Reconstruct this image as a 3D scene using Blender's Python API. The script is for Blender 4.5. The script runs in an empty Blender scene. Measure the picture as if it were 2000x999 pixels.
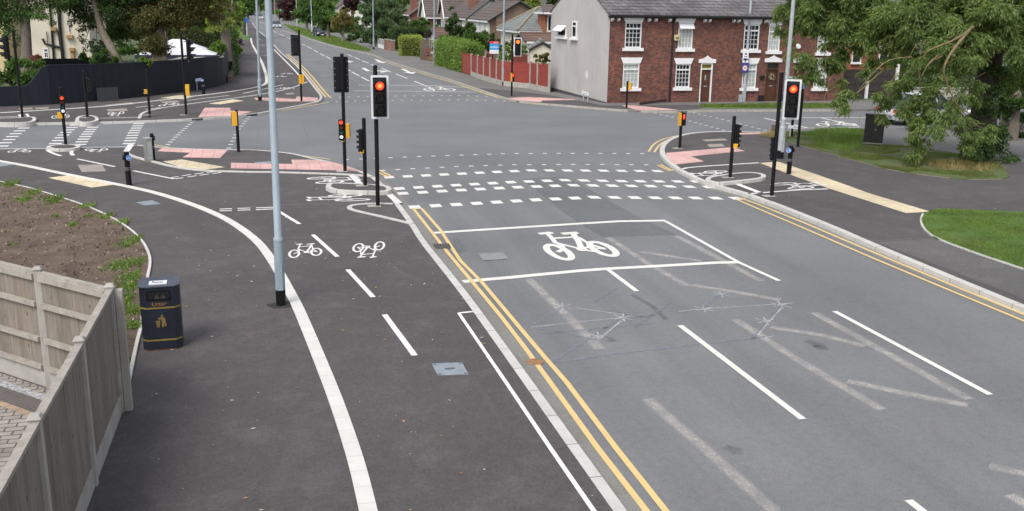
import bpy, bmesh, math, random
import numpy as np
from mathutils import Vector, Matrix
from mathutils.geometry import tessellate_polygon

# ------------------------------------------------------------------ scene, camera, light
SC = bpy.context.scene
COL = SC.collection
FOC, PITCH, ROLL, YAW, CAMH, CY = 1913.0, math.radians(14.43), math.radians(0.893), math.radians(14.632), 5.5, 499.5
_F = np.array([math.sin(YAW)*math.cos(PITCH), math.cos(YAW)*math.cos(PITCH), -math.sin(PITCH)])
_R = np.array([math.cos(YAW), -math.sin(YAW), 0.0])
_U = np.cross(_R, _F)
_R2 = math.cos(ROLL)*_R + math.sin(ROLL)*_U
_U2 = -math.sin(ROLL)*_R + math.cos(ROLL)*_U
cam_d = bpy.data.cameras.new('camera')
cam = bpy.data.objects.new('camera', cam_d)
COL.objects.link(cam)
M = Matrix.Identity(4)
for i in range(3):
    M[i][0], M[i][1], M[i][2] = _R2[i], _U2[i], -_F[i]
M[2][3] = CAMH
cam.matrix_world = M
cam_d.sensor_width = 36.0
cam_d.lens = 36.0*FOC/2000.0
cam_d.clip_start = 0.1
cam_d.clip_end = 6000
SC.camera = cam

SUN_EL, SUN_AZ = math.radians(52), math.radians(222)      # soft high sun, from behind and to the left
world = bpy.data.worlds.new('World')
SC.world = world
world.use_nodes = True
wn = world.node_tree.nodes
bg = wn['Background']
sky = wn.new('ShaderNodeTexSky')
sky.sky_type = 'NISHITA'
sky.sun_disc = False
sky.sun_elevation = SUN_EL
sky.sun_rotation = SUN_AZ
sky.air_density = 1.0
sky.dust_density = 3.0
hs = wn.new('ShaderNodeHueSaturation')                    # thin cloud: a paler, whiter sky
hs.inputs['Saturation'].default_value = 0.35
world.node_tree.links.new(sky.outputs[0], hs.inputs['Color'])
world.node_tree.links.new(hs.outputs[0], bg.inputs['Color'])
bg.inputs['Strength'].default_value = 0.15
sun_d = bpy.data.lights.new('sun', 'SUN')
sun_d.energy = 1.3
sun_d.angle = math.radians(24)
sun_d.color = (1.0, 0.96, 0.9)
sun = bpy.data.objects.new('sun', sun_d)
COL.objects.link(sun)
sun.location = (-10, -10, 40)
_sd = Vector((math.sin(SUN_AZ)*math.cos(SUN_EL), math.cos(SUN_AZ)*math.cos(SUN_EL), math.sin(SUN_EL)))
sun.rotation_euler = (-_sd).to_track_quat('-Z', 'Y').to_euler()
SC.view_settings.view_transform = 'Standard'
SC.view_settings.look = 'None'
SC.view_settings.gamma = 1.0
SC.view_settings.use_curve_mapping = False
SC.view_settings.exposure = 0.64

# ------------------------------------------------------------------ survey: photo point -> place in the world
def ray(px, py):
    return _F + _R2*((px-1000.0)/FOC) - _U2*((py-CY)/FOC)
def G(px, py, z=0.0):
    d = ray(px, py); t = (z-CAMH)/d[2]
    return (d[0]*t, d[1]*t)
def AT(px, py, y):
    d = ray(px, py); t = y/d[1]
    return Vector((d[0]*t, y, CAMH+d[2]*t))
def HZ(base, top, z=0.0):
    x, y = G(base[0], base[1], z); d = ray(*top)
    k = math.hypot(x, y)/math.hypot(d[0], d[1])
    return CAMH+d[2]*k

# ------------------------------------------------------------------ materials
MATS = {}
def nodes_of(name):
    m = bpy.data.materials.new(name); m.use_nodes = True
    nt = m.node_tree
    return m, nt, nt.nodes['Principled BSDF'], nt.links.new
def setv(n, **kw):
    for k, v in kw.items():
        n.inputs[k.replace('_', ' ')].default_value = v
    return n
def noise(nt, vec, scale, detail=5, rough=.55, dist=0):
    n = nt.nodes.new('ShaderNodeTexNoise')
    setv(n, Scale=scale, Detail=detail, Roughness=rough, Distortion=dist)
    if vec is not None: nt.links.new(vec, n.inputs['Vector'])
    return n.outputs['Fac']
def ramp(nt, fac, stops):
    r = nt.nodes.new('ShaderNodeValToRGB')
    e = r.color_ramp.elements
    while len(e) < len(stops): e.new(.5)
    for i, (p, c) in enumerate(stops):
        e[i].position = p
        e[i].color = (c, c, c, 1) if isinstance(c, (int, float)) else (*c, 1)
    nt.links.new(fac, r.inputs[0])
    return r.outputs[0]
def mix(nt, a, b, fac, mode='MIX'):
    n = nt.nodes.new('ShaderNodeMix'); n.data_type = 'RGBA'; n.blend_type = mode
    for k, v in ((0, fac), (6, a), (7, b)):
        if isinstance(v, (int, float)): n.inputs[k].default_value = v
        elif isinstance(v, tuple): n.inputs[k].default_value = (*v, 1) if len(v) == 3 else v
        else: nt.links.new(v, n.inputs[k])
    return n.outputs[2]
def bumped(nt, P, fac, strength, dist=.02):
    b = nt.nodes.new('ShaderNodeBump'); setv(b, Strength=strength, Distance=dist)
    nt.links.new(fac, b.inputs['Height']); nt.links.new(b.outputs[0], P.inputs['Normal'])
def coord(nt, kind='pos', scale=None):
    if kind == 'pos':
        v = nt.nodes.new('ShaderNodeNewGeometry').outputs['Position']
    else:
        v = nt.nodes.new('ShaderNodeTexCoord').outputs[kind]
    if scale:
        m = nt.nodes.new('ShaderNodeMapping'); m.inputs['Scale'].default_value = scale
        nt.links.new(v, m.inputs[0]); v = m.outputs[0]
    return v
def sc(c, k): return tuple(min(1, x*k) for x in c)

def pm(name, c, rough=.6, var=.12, scale=3.0, c2=None, lo=.55, hi=.7, bump=0, bscale=60, metal=0, stretch=None, spec=.5, c2amt=1.0):
    if name in MATS: return MATS[name]
    m, nt, P, L = nodes_of(name)
    v = coord(nt, 'pos', stretch)
    col = ramp(nt, noise(nt, v, scale), [(.3, sc(c, 1-var)), (.7, sc(c, 1+var))])
    if c2:
        f = ramp(nt, noise(nt, v, scale*1.7, 8, .65), [(lo, 0.0), (hi, c2amt)])
        col = mix(nt, col, c2, f)
    L(col, P.inputs['Base Color'])
    setv(P, Roughness=rough, Metallic=metal)
    P.inputs['Specular IOR Level'].default_value = spec
    if bump: bumped(nt, P, noise(nt, v, bscale, 6, .7), bump)
    MATS[name] = m
    return m
def emit(name, c, s):
    m, nt, P, L = nodes_of(name)
    setv(P, Roughness=.25)
    P.inputs['Base Color'].default_value = (*c, 1)
    P.inputs['Emission Color'].default_value = (*c, 1)
    v = coord(nt, 'pos')
    f = ramp(nt, noise(nt, v, 55, 2), [(.35, .55), (.65, 1.1)])
    e = nt.nodes.new('ShaderNodeMath'); e.operation = 'MULTIPLY'; e.inputs[1].default_value = s
    L(f, e.inputs[0]); L(e.outputs[0], P.inputs['Emission Strength'])
    return m
def asphalt(name, c, warm, patch, speck=.35, streak=None):
    m, nt, P, L = nodes_of(name)
    v = coord(nt)
    big = noise(nt, v, .22, 4, .6)
    col = ramp(nt, big, [(.3, sc(c, .86)), (.7, sc(c, 1.14))])
    if streak:                                            # wheel tracks run along the road
        vs = coord(nt, 'pos', (1.1, .035, 1))
        col = mix(nt, col, sc(c, streak), ramp(nt, noise(nt, vs, 1.0, 3), [(.45, 0.0), (.75, .75)]))
    col = mix(nt, col, warm, ramp(nt, noise(nt, v, 1.3, 9, .72), [(.5, 0.0), (.85, patch)]))
    sp = noise(nt, v, 42, 3, .8)
    col = mix(nt, col, ramp(nt, sp, [(.3, 1-speck*1.3), (.5, 1.0), (.72, 1+speck)]), 1.0, 'MULTIPLY')
    fn = noise(nt, v, 9, 8, .8)
    col = mix(nt, col, ramp(nt, fn, [(.28, .8), (.5, 1.0), (.75, 1.17)]), 1.0, 'MULTIPLY')
    vo = nt.nodes.new('ShaderNodeTexVoronoi'); vo.inputs['Scale'].default_value = 3.1
    L(v, vo.inputs['Vector'])
    chip = ramp(nt, vo.outputs['Distance'], [(.0, 1.0), (.035, 0.0)])
    pick = ramp(nt, noise(nt, v, 1.9, 2), [(.55, 0.0), (.6, .55)])
    ck = nt.nodes.new('ShaderNodeMath'); ck.operation = 'MULTIPLY'; L(chip, ck.inputs[0]); L(pick, ck.inputs[1])
    col = mix(nt, col, sc(c, 4.0), ck.outputs[0])
    L(col, P.inputs['Base Color']); setv(P, Roughness=.85)
    P.inputs['Specular IOR Level'].default_value = .3
    bumped(nt, P, sp, .35, .012)
    MATS[name] = m
    return m
def paint(name, c, under, wear=.5, fade=0.0, grain=30, soft=True):
    m, nt, P, L = nodes_of(name)
    v = coord(nt)
    f = ramp(nt, noise(nt, v, grain, 8, .75), [(wear, 0.0), (wear+.14, .85)])
    col = ramp(nt, noise(nt, v, 2.2, 7, .7), [(.3, sc(c, .9)), (.65, sc(c, 1.04))])
    col = mix(nt, col, sc(c, .8), ramp(nt, noise(nt, v, 9, 7, .7), [(.5, 0.0), (.75, .6)]))
    L(mix(nt, col, under, f), P.inputs['Base Color'])
    setv(P, Roughness=.7)
    if fade:                                              # old, mostly worn-off paint: bare road shows through the gaps
        tr = nt.nodes.new('ShaderNodeBsdfTransparent'); mx = nt.nodes.new('ShaderNodeMixShader')
        a = ramp(nt, noise(nt, v, 75, 4, .7), [(.3, fade*.2), (.68, fade)])
        a = mix(nt, a, ramp(nt, noise(nt, v, 3.0, 6, .7), [(.35, .35), (.6, 1.0)]), 1.0, 'MULTIPLY')
        if soft:
            uv = nt.nodes.new('ShaderNodeUVMap'); su = nt.nodes.new('ShaderNodeSeparateXYZ'); L(uv.outputs[0], su.inputs[0])
            a = mix(nt, a, ramp(nt, su.outputs[1], [(.0, .0), (.3, 1.0), (.7, 1.0), (1.0, .0)]), 1.0, 'MULTIPLY')
        L(a, mx.inputs[0]); L(tr.outputs[0], mx.inputs[1]); L(P.outputs[0], mx.inputs[2])
        L(mx.outputs[0], nt.nodes['Material Output'].inputs[0])
    MATS[name] = m
    return m
def bricks(name, c1, c2, mortar, w=.225, h=.075, mort=.008, axes='xz', var=.35, stain=None, rough=.85, off=.5):
    m, nt, P, L = nodes_of(name)
    g = nt.nodes.new('ShaderNodeNewGeometry'); s = nt.nodes.new('ShaderNodeSeparateXYZ'); cb = nt.nodes.new('ShaderNodeCombineXYZ')
    L(g.outputs['Position'], s.inputs[0])
    ad = nt.nodes.new('ShaderNodeMath'); ad.operation = 'ADD'
    if axes == 'xz':
        L(s.outputs[0], ad.inputs[0]); L(s.outputs[1], ad.inputs[1]); L(ad.outputs[0], cb.inputs[0]); L(s.outputs[2], cb.inputs[1])
    elif axes == 'yz':
        L(s.outputs[1], cb.inputs[0]); L(s.outputs[2], cb.inputs[1])
    else:
        L(s.outputs[0], cb.inputs[0]); L(s.outputs[1], cb.inputs[1])
    t = nt.nodes.new('ShaderNodeTexBrick'); t.offset = off
    setv(t, Scale=1.0, Mortar_Size=mort, Brick_Width=w, Row_Height=h, Bias=0.0, Mortar_Smooth=.3)
    t.inputs['Color1'].default_value = (*c1, 1); t.inputs['Color2'].default_value = (*c2, 1); t.inputs['Mortar'].default_value = (*mortar, 1)
    L(cb.outputs[0], t.inputs['Vector'])
    v = g.outputs['Position']
    col = mix(nt, t.outputs['Color'], ramp(nt, noise(nt, v, 5.5, 4, .8), [(.25, 1-var), (.75, 1+var)]), 1.0, 'MULTIPLY')
    col = mix(nt, col, ramp(nt, noise(nt, v, .5, 4, .6), [(.3, .8), (.7, 1.15)]), 1.0, 'MULTIPLY')
    if stain:
        col = mix(nt, col, stain, ramp(nt, noise(nt, v, 1.1, 8, .75), [(.52, 0.0), (.72, .75)]))
    L(col, P.inputs['Base Color']); setv(P, Roughness=rough)
    bumped(nt, P, t.outputs['Fac'], -.3, .01)
    MATS[name] = m
    return m
def leafmat(name, cols, trans=.35, rough=.55, clump=.6):
    m, nt, P, L = nodes_of(name)
    g = nt.nodes.new('ShaderNodeNewGeometry')
    n = len(cols)
    r = ramp(nt, g.outputs['Random Per Island'], [(i/(n-1), c) for i, c in enumerate(cols)])
    col = mix(nt, r, ramp(nt, noise(nt, g.outputs['Position'], clump, 4), [(.3, .72), (.7, 1.28)]), 1.0, 'MULTIPLY')
    L(col, P.inputs['Base Color']); setv(P, Roughness=rough)
    P.inputs['Specular IOR Level'].default_value = .35
    tr = nt.nodes.new('ShaderNodeBsdfTranslucent')
    L(mix(nt, col, (1.5, 1.6, .6), 1.0, 'MULTIPLY'), tr.inputs['Color'])
    mx = nt.nodes.new('ShaderNodeMixShader'); mx.inputs[0].default_value = trans
    L(P.outputs[0], mx.inputs[1]); L(tr.outputs[0], mx.inputs[2]); L(mx.outputs[0], nt.nodes['Material Output'].inputs[0])
    MATS[name] = m
    return m
def glassmat(name, c, rough=.06):
    m, nt, P, L = nodes_of(name)
    v = coord(nt)
    L(ramp(nt, noise(nt, v, 1.6, 3), [(.35, sc(c, .5)), (.65, sc(c, 1.4))]), P.inputs['Base Color'])
    setv(P, Roughness=rough); P.inputs['Specular IOR Level'].default_value = .6
    MATS[name] = m
    return m

# ------------------------------------------------------------------ mesh builders
class MB:
    def __init__(s): s.v = []; s.f = []; s.m = []
    def face(s, pts, mi=0):
        b = len(s.v); s.v += [tuple(p) for p in pts]; s.f.append(tuple(range(b, b+len(pts)))); s.m.append(mi)
    def box(s, c, d, mi=0, rz=0, R=None, taper=1.0):
        x, y, z = (k/2 for k in d); b = len(s.v)
        for sz in (-1, 1):
            k = taper if sz > 0 else 1
            for sx, sy in ((-1, -1), (1, -1), (1, 1), (-1, 1)):
                p = Vector((sx*x*k, sy*y*k, sz*z))
                if R is not None: p = R @ p
                if rz: p = Matrix.Rotation(rz, 3, 'Z') @ p
                s.v.append((p.x+c[0], p.y+c[1], p.z+c[2]))
        for q in ((3, 2, 1, 0), (4, 5, 6, 7), (0, 1, 5, 4), (1, 2, 6, 5), (2, 3, 7, 6), (3, 0, 4, 7)):
            s.f.append(tuple(b+i for i in q)); s.m.append(mi)
        return s
    def prism(s, pts, z0, z1, mi=0, side=None):
        n = len(pts); b = len(s.v)
        a = sum(pts[i][0]*pts[(i+1) % n][1]-pts[(i+1) % n][0]*pts[i][1] for i in range(n))
        if a < 0: pts = pts[::-1]
        s.v += [(p[0], p[1], z0) for p in pts]+[(p[0], p[1], z1) for p in pts]
        s.f.append(tuple(range(b+n, b+2*n))); s.m.append(mi)
        s.f.append(tuple(range(b+n-1, b-1, -1))); s.m.append(mi)
        for i in range(n):
            j = (i+1) % n
            s.f.append((b+i, b+j, b+n+j, b+n+i)); s.m.append(mi if side is None else side)
        return s
    def slab(s, pts, vec, mi=0):                           # any planar outline pushed along vec
        n = len(pts); b = len(s.v); vec = Vector(vec)
        s.v += [tuple(p) for p in pts]+[tuple(Vector(p)+vec) for p in pts]
        s.f.append(tuple(range(b, b+n))); s.f.append(tuple(range(b+2*n-1, b+n-1, -1))); s.m += [mi, mi]
        for i in range(n):
            j = (i+1) % n
            s.f.append((b+j, b+i, b+n+i, b+n+j)); s.m.append(mi)
        return s
    def tube(s, pts, rad, seg=10, mi=0, caps=True):
        pts = [Vector(p) for p in pts]; n = len(pts)
        if not isinstance(rad, (list, tuple)): rad = [rad]*n
        b = len(s.v); up = None
        for i, p in enumerate(pts):
            d = (pts[min(i+1, n-1)]-pts[max(i-1, 0)]).normalized()
            if up is None:
                up = Vector((1, 0, 0)) if abs(d.x) < .8 else Vector((0, 1, 0))
            u = (up-d*up.dot(d)).normalized(); w = d.cross(u); up = u
            for k in range(seg):
                a = 2*math.pi*k/seg
                q = p+(u*math.cos(a)+w*math.sin(a))*rad[i]; s.v.append(tuple(q))
        for i in range(n-1):
            for k in range(seg):
                k2 = (k+1) % seg
                s.f.append((b+i*seg+k, b+i*seg+k2, b+(i+1)*seg+k2, b+(i+1)*seg+k)); s.m.append(mi)
        if caps:
            s.f.append(tuple(range(b+seg-1, b-1, -1))); s.f.append(tuple(range(b+(n-1)*seg, b+n*seg))); s.m += [mi, mi]
        return s
    def ring(s, c, u, w, r1, r2, seg=24, mi=0, thick=None):
        b = len(s.v); c = Vector(c); u = Vector(u); w = Vector(w)
        for k in range(seg):
            a = 2*math.pi*k/seg; d = u*math.cos(a)+w*math.sin(a)
            s.v += [tuple(c+d*r1), tuple(c+d*r2)]
        for k in range(seg):
            k2 = (k+1) % seg
            s.f.append((b+2*k, b+2*k+1, b+2*k2+1, b+2*k2)); s.m.append(mi)
        return s
    def build(s, name, mats, parent=None, smooth=None, bevel=0, fix=True):
        me = bpy.data.meshes.new(name); me.from_pydata(s.v, [], s.f)
        if not isinstance(mats, (list, tuple)): mats = [mats]
        for m in mats: me.materials.append(m)
        if len(mats) > 1: me.polygons.foreach_set('material_index', s.m)
        if fix:
            bm = bmesh.new(); bm.from_mesh(me); bmesh.ops.recalc_face_normals(bm, faces=bm.faces); bm.to_mesh(me); bm.free()
        if smooth:
            me.shade_smooth(); me.set_sharp_from_angle(angle=math.radians(smooth))
        me.update()
        o = bpy.data.objects.new(name, me); COL.objects.link(o)
        if parent is not None: o.parent = parent
        if bevel:
            b = o.modifiers.new('bevel', 'BEVEL'); b.width = bevel; b.segments = 2; b.limit_method = 'ANGLE'
        return o
def tag(o, label, cat, group=None, kind=None):
    if label: o['label'] = label
    if cat: o['category'] = cat
    if group: o['group'] = group
    if kind: o['kind'] = kind
    return o
def structure(o, label=None):
    o['kind'] = 'structure'
    if label: o['label'] = label
    return o
def thing(name, label, cat, loc=(0, 0, 0), rz=0, group=None):
    o = bpy.data.objects.new(name, None); COL.objects.link(o)
    o.location = loc; o.rotation_euler = (0, 0, rz); o.empty_display_size = .2
    return tag(o, label, cat, group)
def copy_thing(o, loc, rz, label, parent=None):
    c = o.copy(); COL.objects.link(c)
    if parent is None:
        c.location = loc; c.rotation_euler = (0, 0, rz); c['label'] = label
    else: c.parent = parent
    for ch in list(o.children): copy_thing(ch, None, None, None, c)
    return c
def text_mesh(name, body, size, mat, parent, loc, rot, extrude=.002, align='CENTER'):
    cu = bpy.data.curves.new(name, 'FONT'); cu.body = body; cu.size = size; cu.align_x = align; cu.align_y = 'CENTER'; cu.extrude = extrude
    t = bpy.data.objects.new(name, cu); COL.objects.link(t)
    dg = bpy.context.evaluated_depsgraph_get(); dg.update()
    me = bpy.data.meshes.new_from_object(t.evaluated_get(dg))
    bpy.data.objects.remove(t); me.materials.clear(); me.materials.append(mat)
    o = bpy.data.objects.new(name, me); COL.objects.link(o); o.parent = parent
    o.location = loc; o.rotation_euler = rot
    return o
# ------------------------------------------------------------------ ground materials
ROADC = (.160, .163, .169)
PAVEC = (.078, .071, .072)
m_road = asphalt('road_asphalt', ROADC, (.185, .175, .16), .35, .22, streak=.76)
m_pave = asphalt('new_footway_asphalt', PAVEC, (.155, .145, .14), .6, .3)
m_pave_old = asphalt('old_footway_asphalt', (.15, .147, .143), (.22, .2, .18), .5, .3)
m_channel = asphalt('gutter_channel', (.20, .195, .18), (.14, .11, .08), .6, .2)
m_seam = asphalt('joint_sealant', (.10, .10, .105), (.2, .2, .2), .4, .3)
m_white = paint('white_road_paint', (.64, .63, .595), ROADC, .60)
m_white_new = paint('white_path_paint', (.68, .67, .65), PAVEC, .61)
m_yellow = paint('yellow_line_paint', (.63, .46, .20), ROADC, .58)
m_ghost = paint('worn_white_paint', (.50, .475, .445), ROADC, .55, fade=.9)
m_spray = paint('grey_spray_paint', (.22, .235, .27), ROADC, .6, fade=.95, grain=50, soft=False)
m_spray_w = paint('white_spray_paint', (.62, .62, .63), ROADC, .55, fade=1.0, grain=20, soft=False)
def uv_joint(name, c, step, dark, wid, var=.12):
    m, nt, P, L = nodes_of(name)
    v = coord(nt)
    col = ramp(nt, noise(nt, v, 3.5, 8, .7), [(.3, sc(c, 1-var)), (.7, sc(c, 1+var))])
    col = mix(nt, col, sc(c, .62), ramp(nt, noise(nt, v, 7, 8, .75), [(.55, 0.0), (.75, .7)]))
    uv = nt.nodes.new('ShaderNodeUVMap'); s = nt.nodes.new('ShaderNodeSeparateXYZ'); L(uv.outputs[0], s.inputs[0])
    a = nt.nodes.new('ShaderNodeMath'); a.operation = 'MODULO'; a.inputs[1].default_value = step; L(s.outputs[0], a.inputs[0])
    b = nt.nodes.new('ShaderNodeMath'); b.operation = 'LESS_THAN'; b.inputs[1].default_value = wid; L(a.outputs[0], b.inputs[0])
    fl = nt.nodes.new('ShaderNodeMath'); fl.operation = 'SNAP'; fl.inputs[1].default_value = step; L(s.outputs[0], fl.inputs[0])
    wnz = nt.nodes.new('ShaderNodeTexWhiteNoise'); wnz.noise_dimensions = '1D'; L(fl.outputs[0], wnz.inputs['W'])
    col = mix(nt, col, ramp(nt, wnz.outputs['Value'], [(0, .95), (1, 1.03)]), 1.0, 'MULTIPLY')
    L(mix(nt, col, dark, b.outputs[0]), P.inputs['Base Color']); setv(P, Roughness=.8)
    MATS[name] = m
    return m
m_kerb = uv_joint('concrete_kerb', (.48, .47, .445), .915, (.16, .15, .14), .018)
m_kerb_old = uv_joint('weathered_kerb', (.34, .32, .28), .915, (.13, .12, .11), .02, .2)
m_delin = uv_joint('white_delineator_block', (.585, .575, .54), .4, (.43, .42, .39), .012, .08)
m_edge = uv_joint('concrete_edging', (.50, .49, .46), .915, (.2, .19, .17), .015)
m_pink = bricks('pink_tactile_slab', (.57, .35, .325), (.53, .325, .30), (.42, .26, .245), .4, .4, .02, 'xy', .12, off=0)
m_buff = bricks('buff_tactile_slab', (.59, .50, .345), (.55, .465, .32), (.44, .37, .26), .4, .4, .018, 'xy', .14, off=0)
m_soil, nt, P, L = nodes_of('bare_soil')
v = coord(nt)
c_ = ramp(nt, noise(nt, v, 1.7, 11, .8), [(.3, (.055, .035, .025)), (.5, (.145, .10, .072)), (.7, (.225, .165, .125))])
vo = nt.nodes.new('ShaderNodeTexVoronoi'); vo.inputs['Scale'].default_value = 9; L(v, vo.inputs['Vector'])
c_ = mix(nt, c_, (.3, .25, .2), ramp(nt, vo.outputs['Distance'], [(.05, .8), (.12, 0.0)]))
L(c_, P.inputs['Base Color']); setv(P, Roughness=.95); bumped(nt, P, noise(nt, v, 6, 10, .8), .9, .12)
def grassmat(name, a, b, dry, amt):
    m, nt, P, L = nodes_of(name); v = coord(nt)
    c = ramp(nt, noise(nt, v, 2.2, 9, .75), [(.3, a), (.7, b)])
    c = mix(nt, c, dry, ramp(nt, noise(nt, v, .7, 7, .7), [(.48, 0.0), (.68, amt)]))
    L(c, P.inputs['Base Color']); setv(P, Roughness=.9); bumped(nt, P, noise(nt, v, 25, 8, .8), .8, .05)
    return m
m_lawn = grassmat('mown_grass', (.05, .11, .012), (.085, .165, .025), (.15, .14, .05), .4)
m_verge = grassmat('worn_verge_grass', (.055, .09, .018), (.10, .135, .035), (.14, .10, .06), .8)
m_ground = grassmat('rough_ground', (.04, .07, .02), (.07, .1, .03), (.1, .08, .05), .5)

def smooth_line(pts, it=2):
    for _ in range(it):
        o = [pts[0]]
        for a, b in zip(pts[:-1], pts[1:]):
            o += [(a[0]*.75+b[0]*.25, a[1]*.75+b[1]*.25), (a[0]*.25+b[0]*.75, a[1]*.25+b[1]*.75)]
        pts = o+[pts[-1]]
    return pts
def W(px, z=0.0): return [G(a, b, z) for a, b in px]
def sheet(name, pts, z, mat, depth=None, label=None):
    mb = MB()
    if depth: mb.prism(list(pts), z-depth, z)
    else: mb.face([(p[0], p[1], z) for p in pts])
    o = mb.build(name, mat, fix=bool(depth))
    if not depth and o.data.polygons[0].normal.z < 0: o.data.flip_normals()
    return structure(o, label)
def strip_into(mb, pts, w, z, h=0.0, off=0.0, uv=None):
    """flat (or kerb-high) band of width w following pts; off shifts it to the left of travel"""
    P2 = [Vector(p[:2]) for p in pts]; n = len(P2); L_, R_ = [], []; acc = [0.0]
    for i, p in enumerate(P2):
        d0 = (p-P2[i-1]).normalized() if i else (P2[1]-p).normalized()
        d1 = (P2[i+1]-p).normalized() if i < n-1 else d0
        t = (d0+d1); t = t.normalized() if t.length > 1e-6 else d0
        nn = Vector((-t.y, t.x)); k = 1/max(.5, nn.dot(Vector((-d0.y, d0.x))))
        L_.append(p+nn*(off+w/2)*k); R_.append(p+nn*(off-w/2)*k)
        if i: acc.append(acc[-1]+(p-P2[i-1]).length)
    b = len(mb.v)
    for a, c in zip(L_, R_):
        mb.v += [(a.x, a.y, z), (c.x, c.y, z)]
        if h: mb.v += [(a.x, a.y, z-h), (c.x, c.y, z-h)]
    k = 4 if h else 2
    for i in range(n-1):
        q = b+i*k; r = q+k
        fs = [(q, q+1, r+1, r)]
        if h: fs += [(q+1, q+3, r+3, r+1), (q+2, q, r, r+2)]
        for f in fs:
            mb.f.append(f); mb.m.append(0)
            if uv is not None: uv.append([((acc[i] if j < r else acc[i+1]), float((j-b) % 2)) for j in f])
    if h:
        for q in (b, b+(n-1)*k):
            mb.f.append((q, q+1, q+3, q+2)); mb.m.append(0)
            if uv is not None: uv.append([(0.5, 0.5)]*4)
def band(name, pts, w, z, mat, h=0.0, off=0.0, label=None):
    mb = MB(); uv = []
    strip_into(mb, pts, w, z, h, off, uv)
    o = mb.build(name, mat, fix=False)
    ul = o.data.uv_layers.new(name='len'); li = 0
    for poly, us in zip(o.data.polygons, uv):
        for j in range(len(us)): ul.data[li].uv = us[j]; li += 1
    bm = bmesh.new(); bm.from_mesh(o.data)
    if h: bmesh.ops.recalc_face_normals(bm, faces=bm.faces)
    else:
        for f in bm.faces:
            f.normal_update()
            if f.normal.z < 0: f.normal_flip()
    bm.to_mesh(o.data); bm.free()
    return structure(o, label)
def marks(name, lines, w, z, mat, label=None):
    mb = MB(); uv = []
    for ln in lines: strip_into(mb, ln, w, z, uv=uv)
    o = mb.build(name, mat, fix=False)
    ul = o.data.uv_layers.new(name='len'); li = 0
    for us in uv:
        for q in us: ul.data[li].uv = q; li += 1
    bm = bmesh.new(); bm.from_mesh(o.data)
    for f in bm.faces:
        f.normal_update()
        if f.normal.z < 0: f.normal_flip()
    bm.to_mesh(o.data); bm.free()
    return structure(o, label)
ZL, ZR, ZF = .06, .10, .10
MK = .004

# ------------------------------------------------------------------ ground, road
sheet('ground', [(-1500, -300), (1500, -300), (1500, 3000), (-1500, 3000)], -.12, m_ground)
sheet('road', [(-70, -8), (130, -8), (130, 62), (22, 62), (19, 90), (16, 150), (13, 250), (10, 420), (6, 700), (-4, 700), (-3, 300), (-1, 180), (-1.5, 62), (-70, 62)], 0.0, m_road)
sheet('side_road_overlay', [(-70, 40.2), (3, 33.2), (13.5, 33.2), (20, 40.6), (110, 40.6), (110, 49.4), (20, 49.6), (14, 57), (4.5, 57), (-4, 48.8), (-70, 48.8)], .0025,
      asphalt('side_road_asphalt', (.152, .156, .165), (.18, .172, .16), .3, .18))

# ------------------------------------------------------------------ near left corner: footway and cycle track
edge_px = [(0, 291), (92, 290), (155, 288), (246, 287), (265, 283), (325, 289), (447, 293), (495, 292), (550, 297), (580, 301), (610, 309), (650, 317), (682, 326), (707, 335), (732, 346), (762, 371), (779, 396), (810, 437), (830, 470), (871, 520), (905, 562)]
edge = W(edge_px, ZL)+[(3.78, 16.5), (3.76, 9), (3.76, -6)]
sheet('cycle_track_pavement', [(-60, edge[0][1]+1.2)]+edge+[(-60, -6)], ZL, m_pave, .2)
band('left_kerb', smooth_line(edge[14:], 1), .15, ZL+.003, m_kerb, .12, off=-.075)
band('corner_kerb', smooth_line(edge[4:15], 2), .13, ZL+.003, m_kerb, .12, off=-.065)
band('side_road_kerb', edge[:5], .12, ZL+.003, m_kerb, .1, off=-.06)
ch = [(p[0]+.13, p[1]) for p in edge[14:]]
band('gutter_channel', smooth_line(ch, 1), .26, .0045, m_channel)
# raised corner footway behind the white kerb
cf = [(246, 295), (250, 303), (260, 307), (285, 314), (300, 317), (325, 324), (362, 331), (400, 335), (437, 336), (500, 337.5), (532, 337.5), (600, 339.5), (687, 342.5), (727, 346)]
band('raised_footway_edge', smooth_line(W(cf, ZL), 2), .14, ZL+.035, m_kerb, .1)
marks('footway_edge_paint', [W([(256, 282.5), (247, 296)], ZL)], .22, ZL+MK, m_white_new)
# kerbed islands
def island(name, px, z, h, label=None):
    pts = smooth_line(W(px, z)+[G(*px[0], z)], 2)
    o = sheet(name+'_infill', pts[:-1], z-.004, m_pave, h)
    band(name+'_kerb', pts, .15, z, m_kerb, h)
island('kerb_island', [(641, 365), (643, 359), (655, 357), (700, 359), (748, 362), (759, 366), (760, 371), (750, 374), (700, 373), (655, 371)], .17, .2)
# delineator between footway and cycle track
wb = [(-60, 305), (0, 315.5), (50, 324), (100, 335), (150, 345), (200, 355), (250, 365), (300, 376), (350, 391), (400, 409), (450, 432), (500, 468), (527, 502), (550, 540), (570, 578), (582, 601), (602, 648), (623, 699), (653, 774), (677, 843), (698, 909), (719, 996), (737, 1080), (760, 1250)]
band('delineator_strip', smooth_line(W(wb, ZL), 2), .2, ZL+.014, m_delin, .03)
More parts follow.
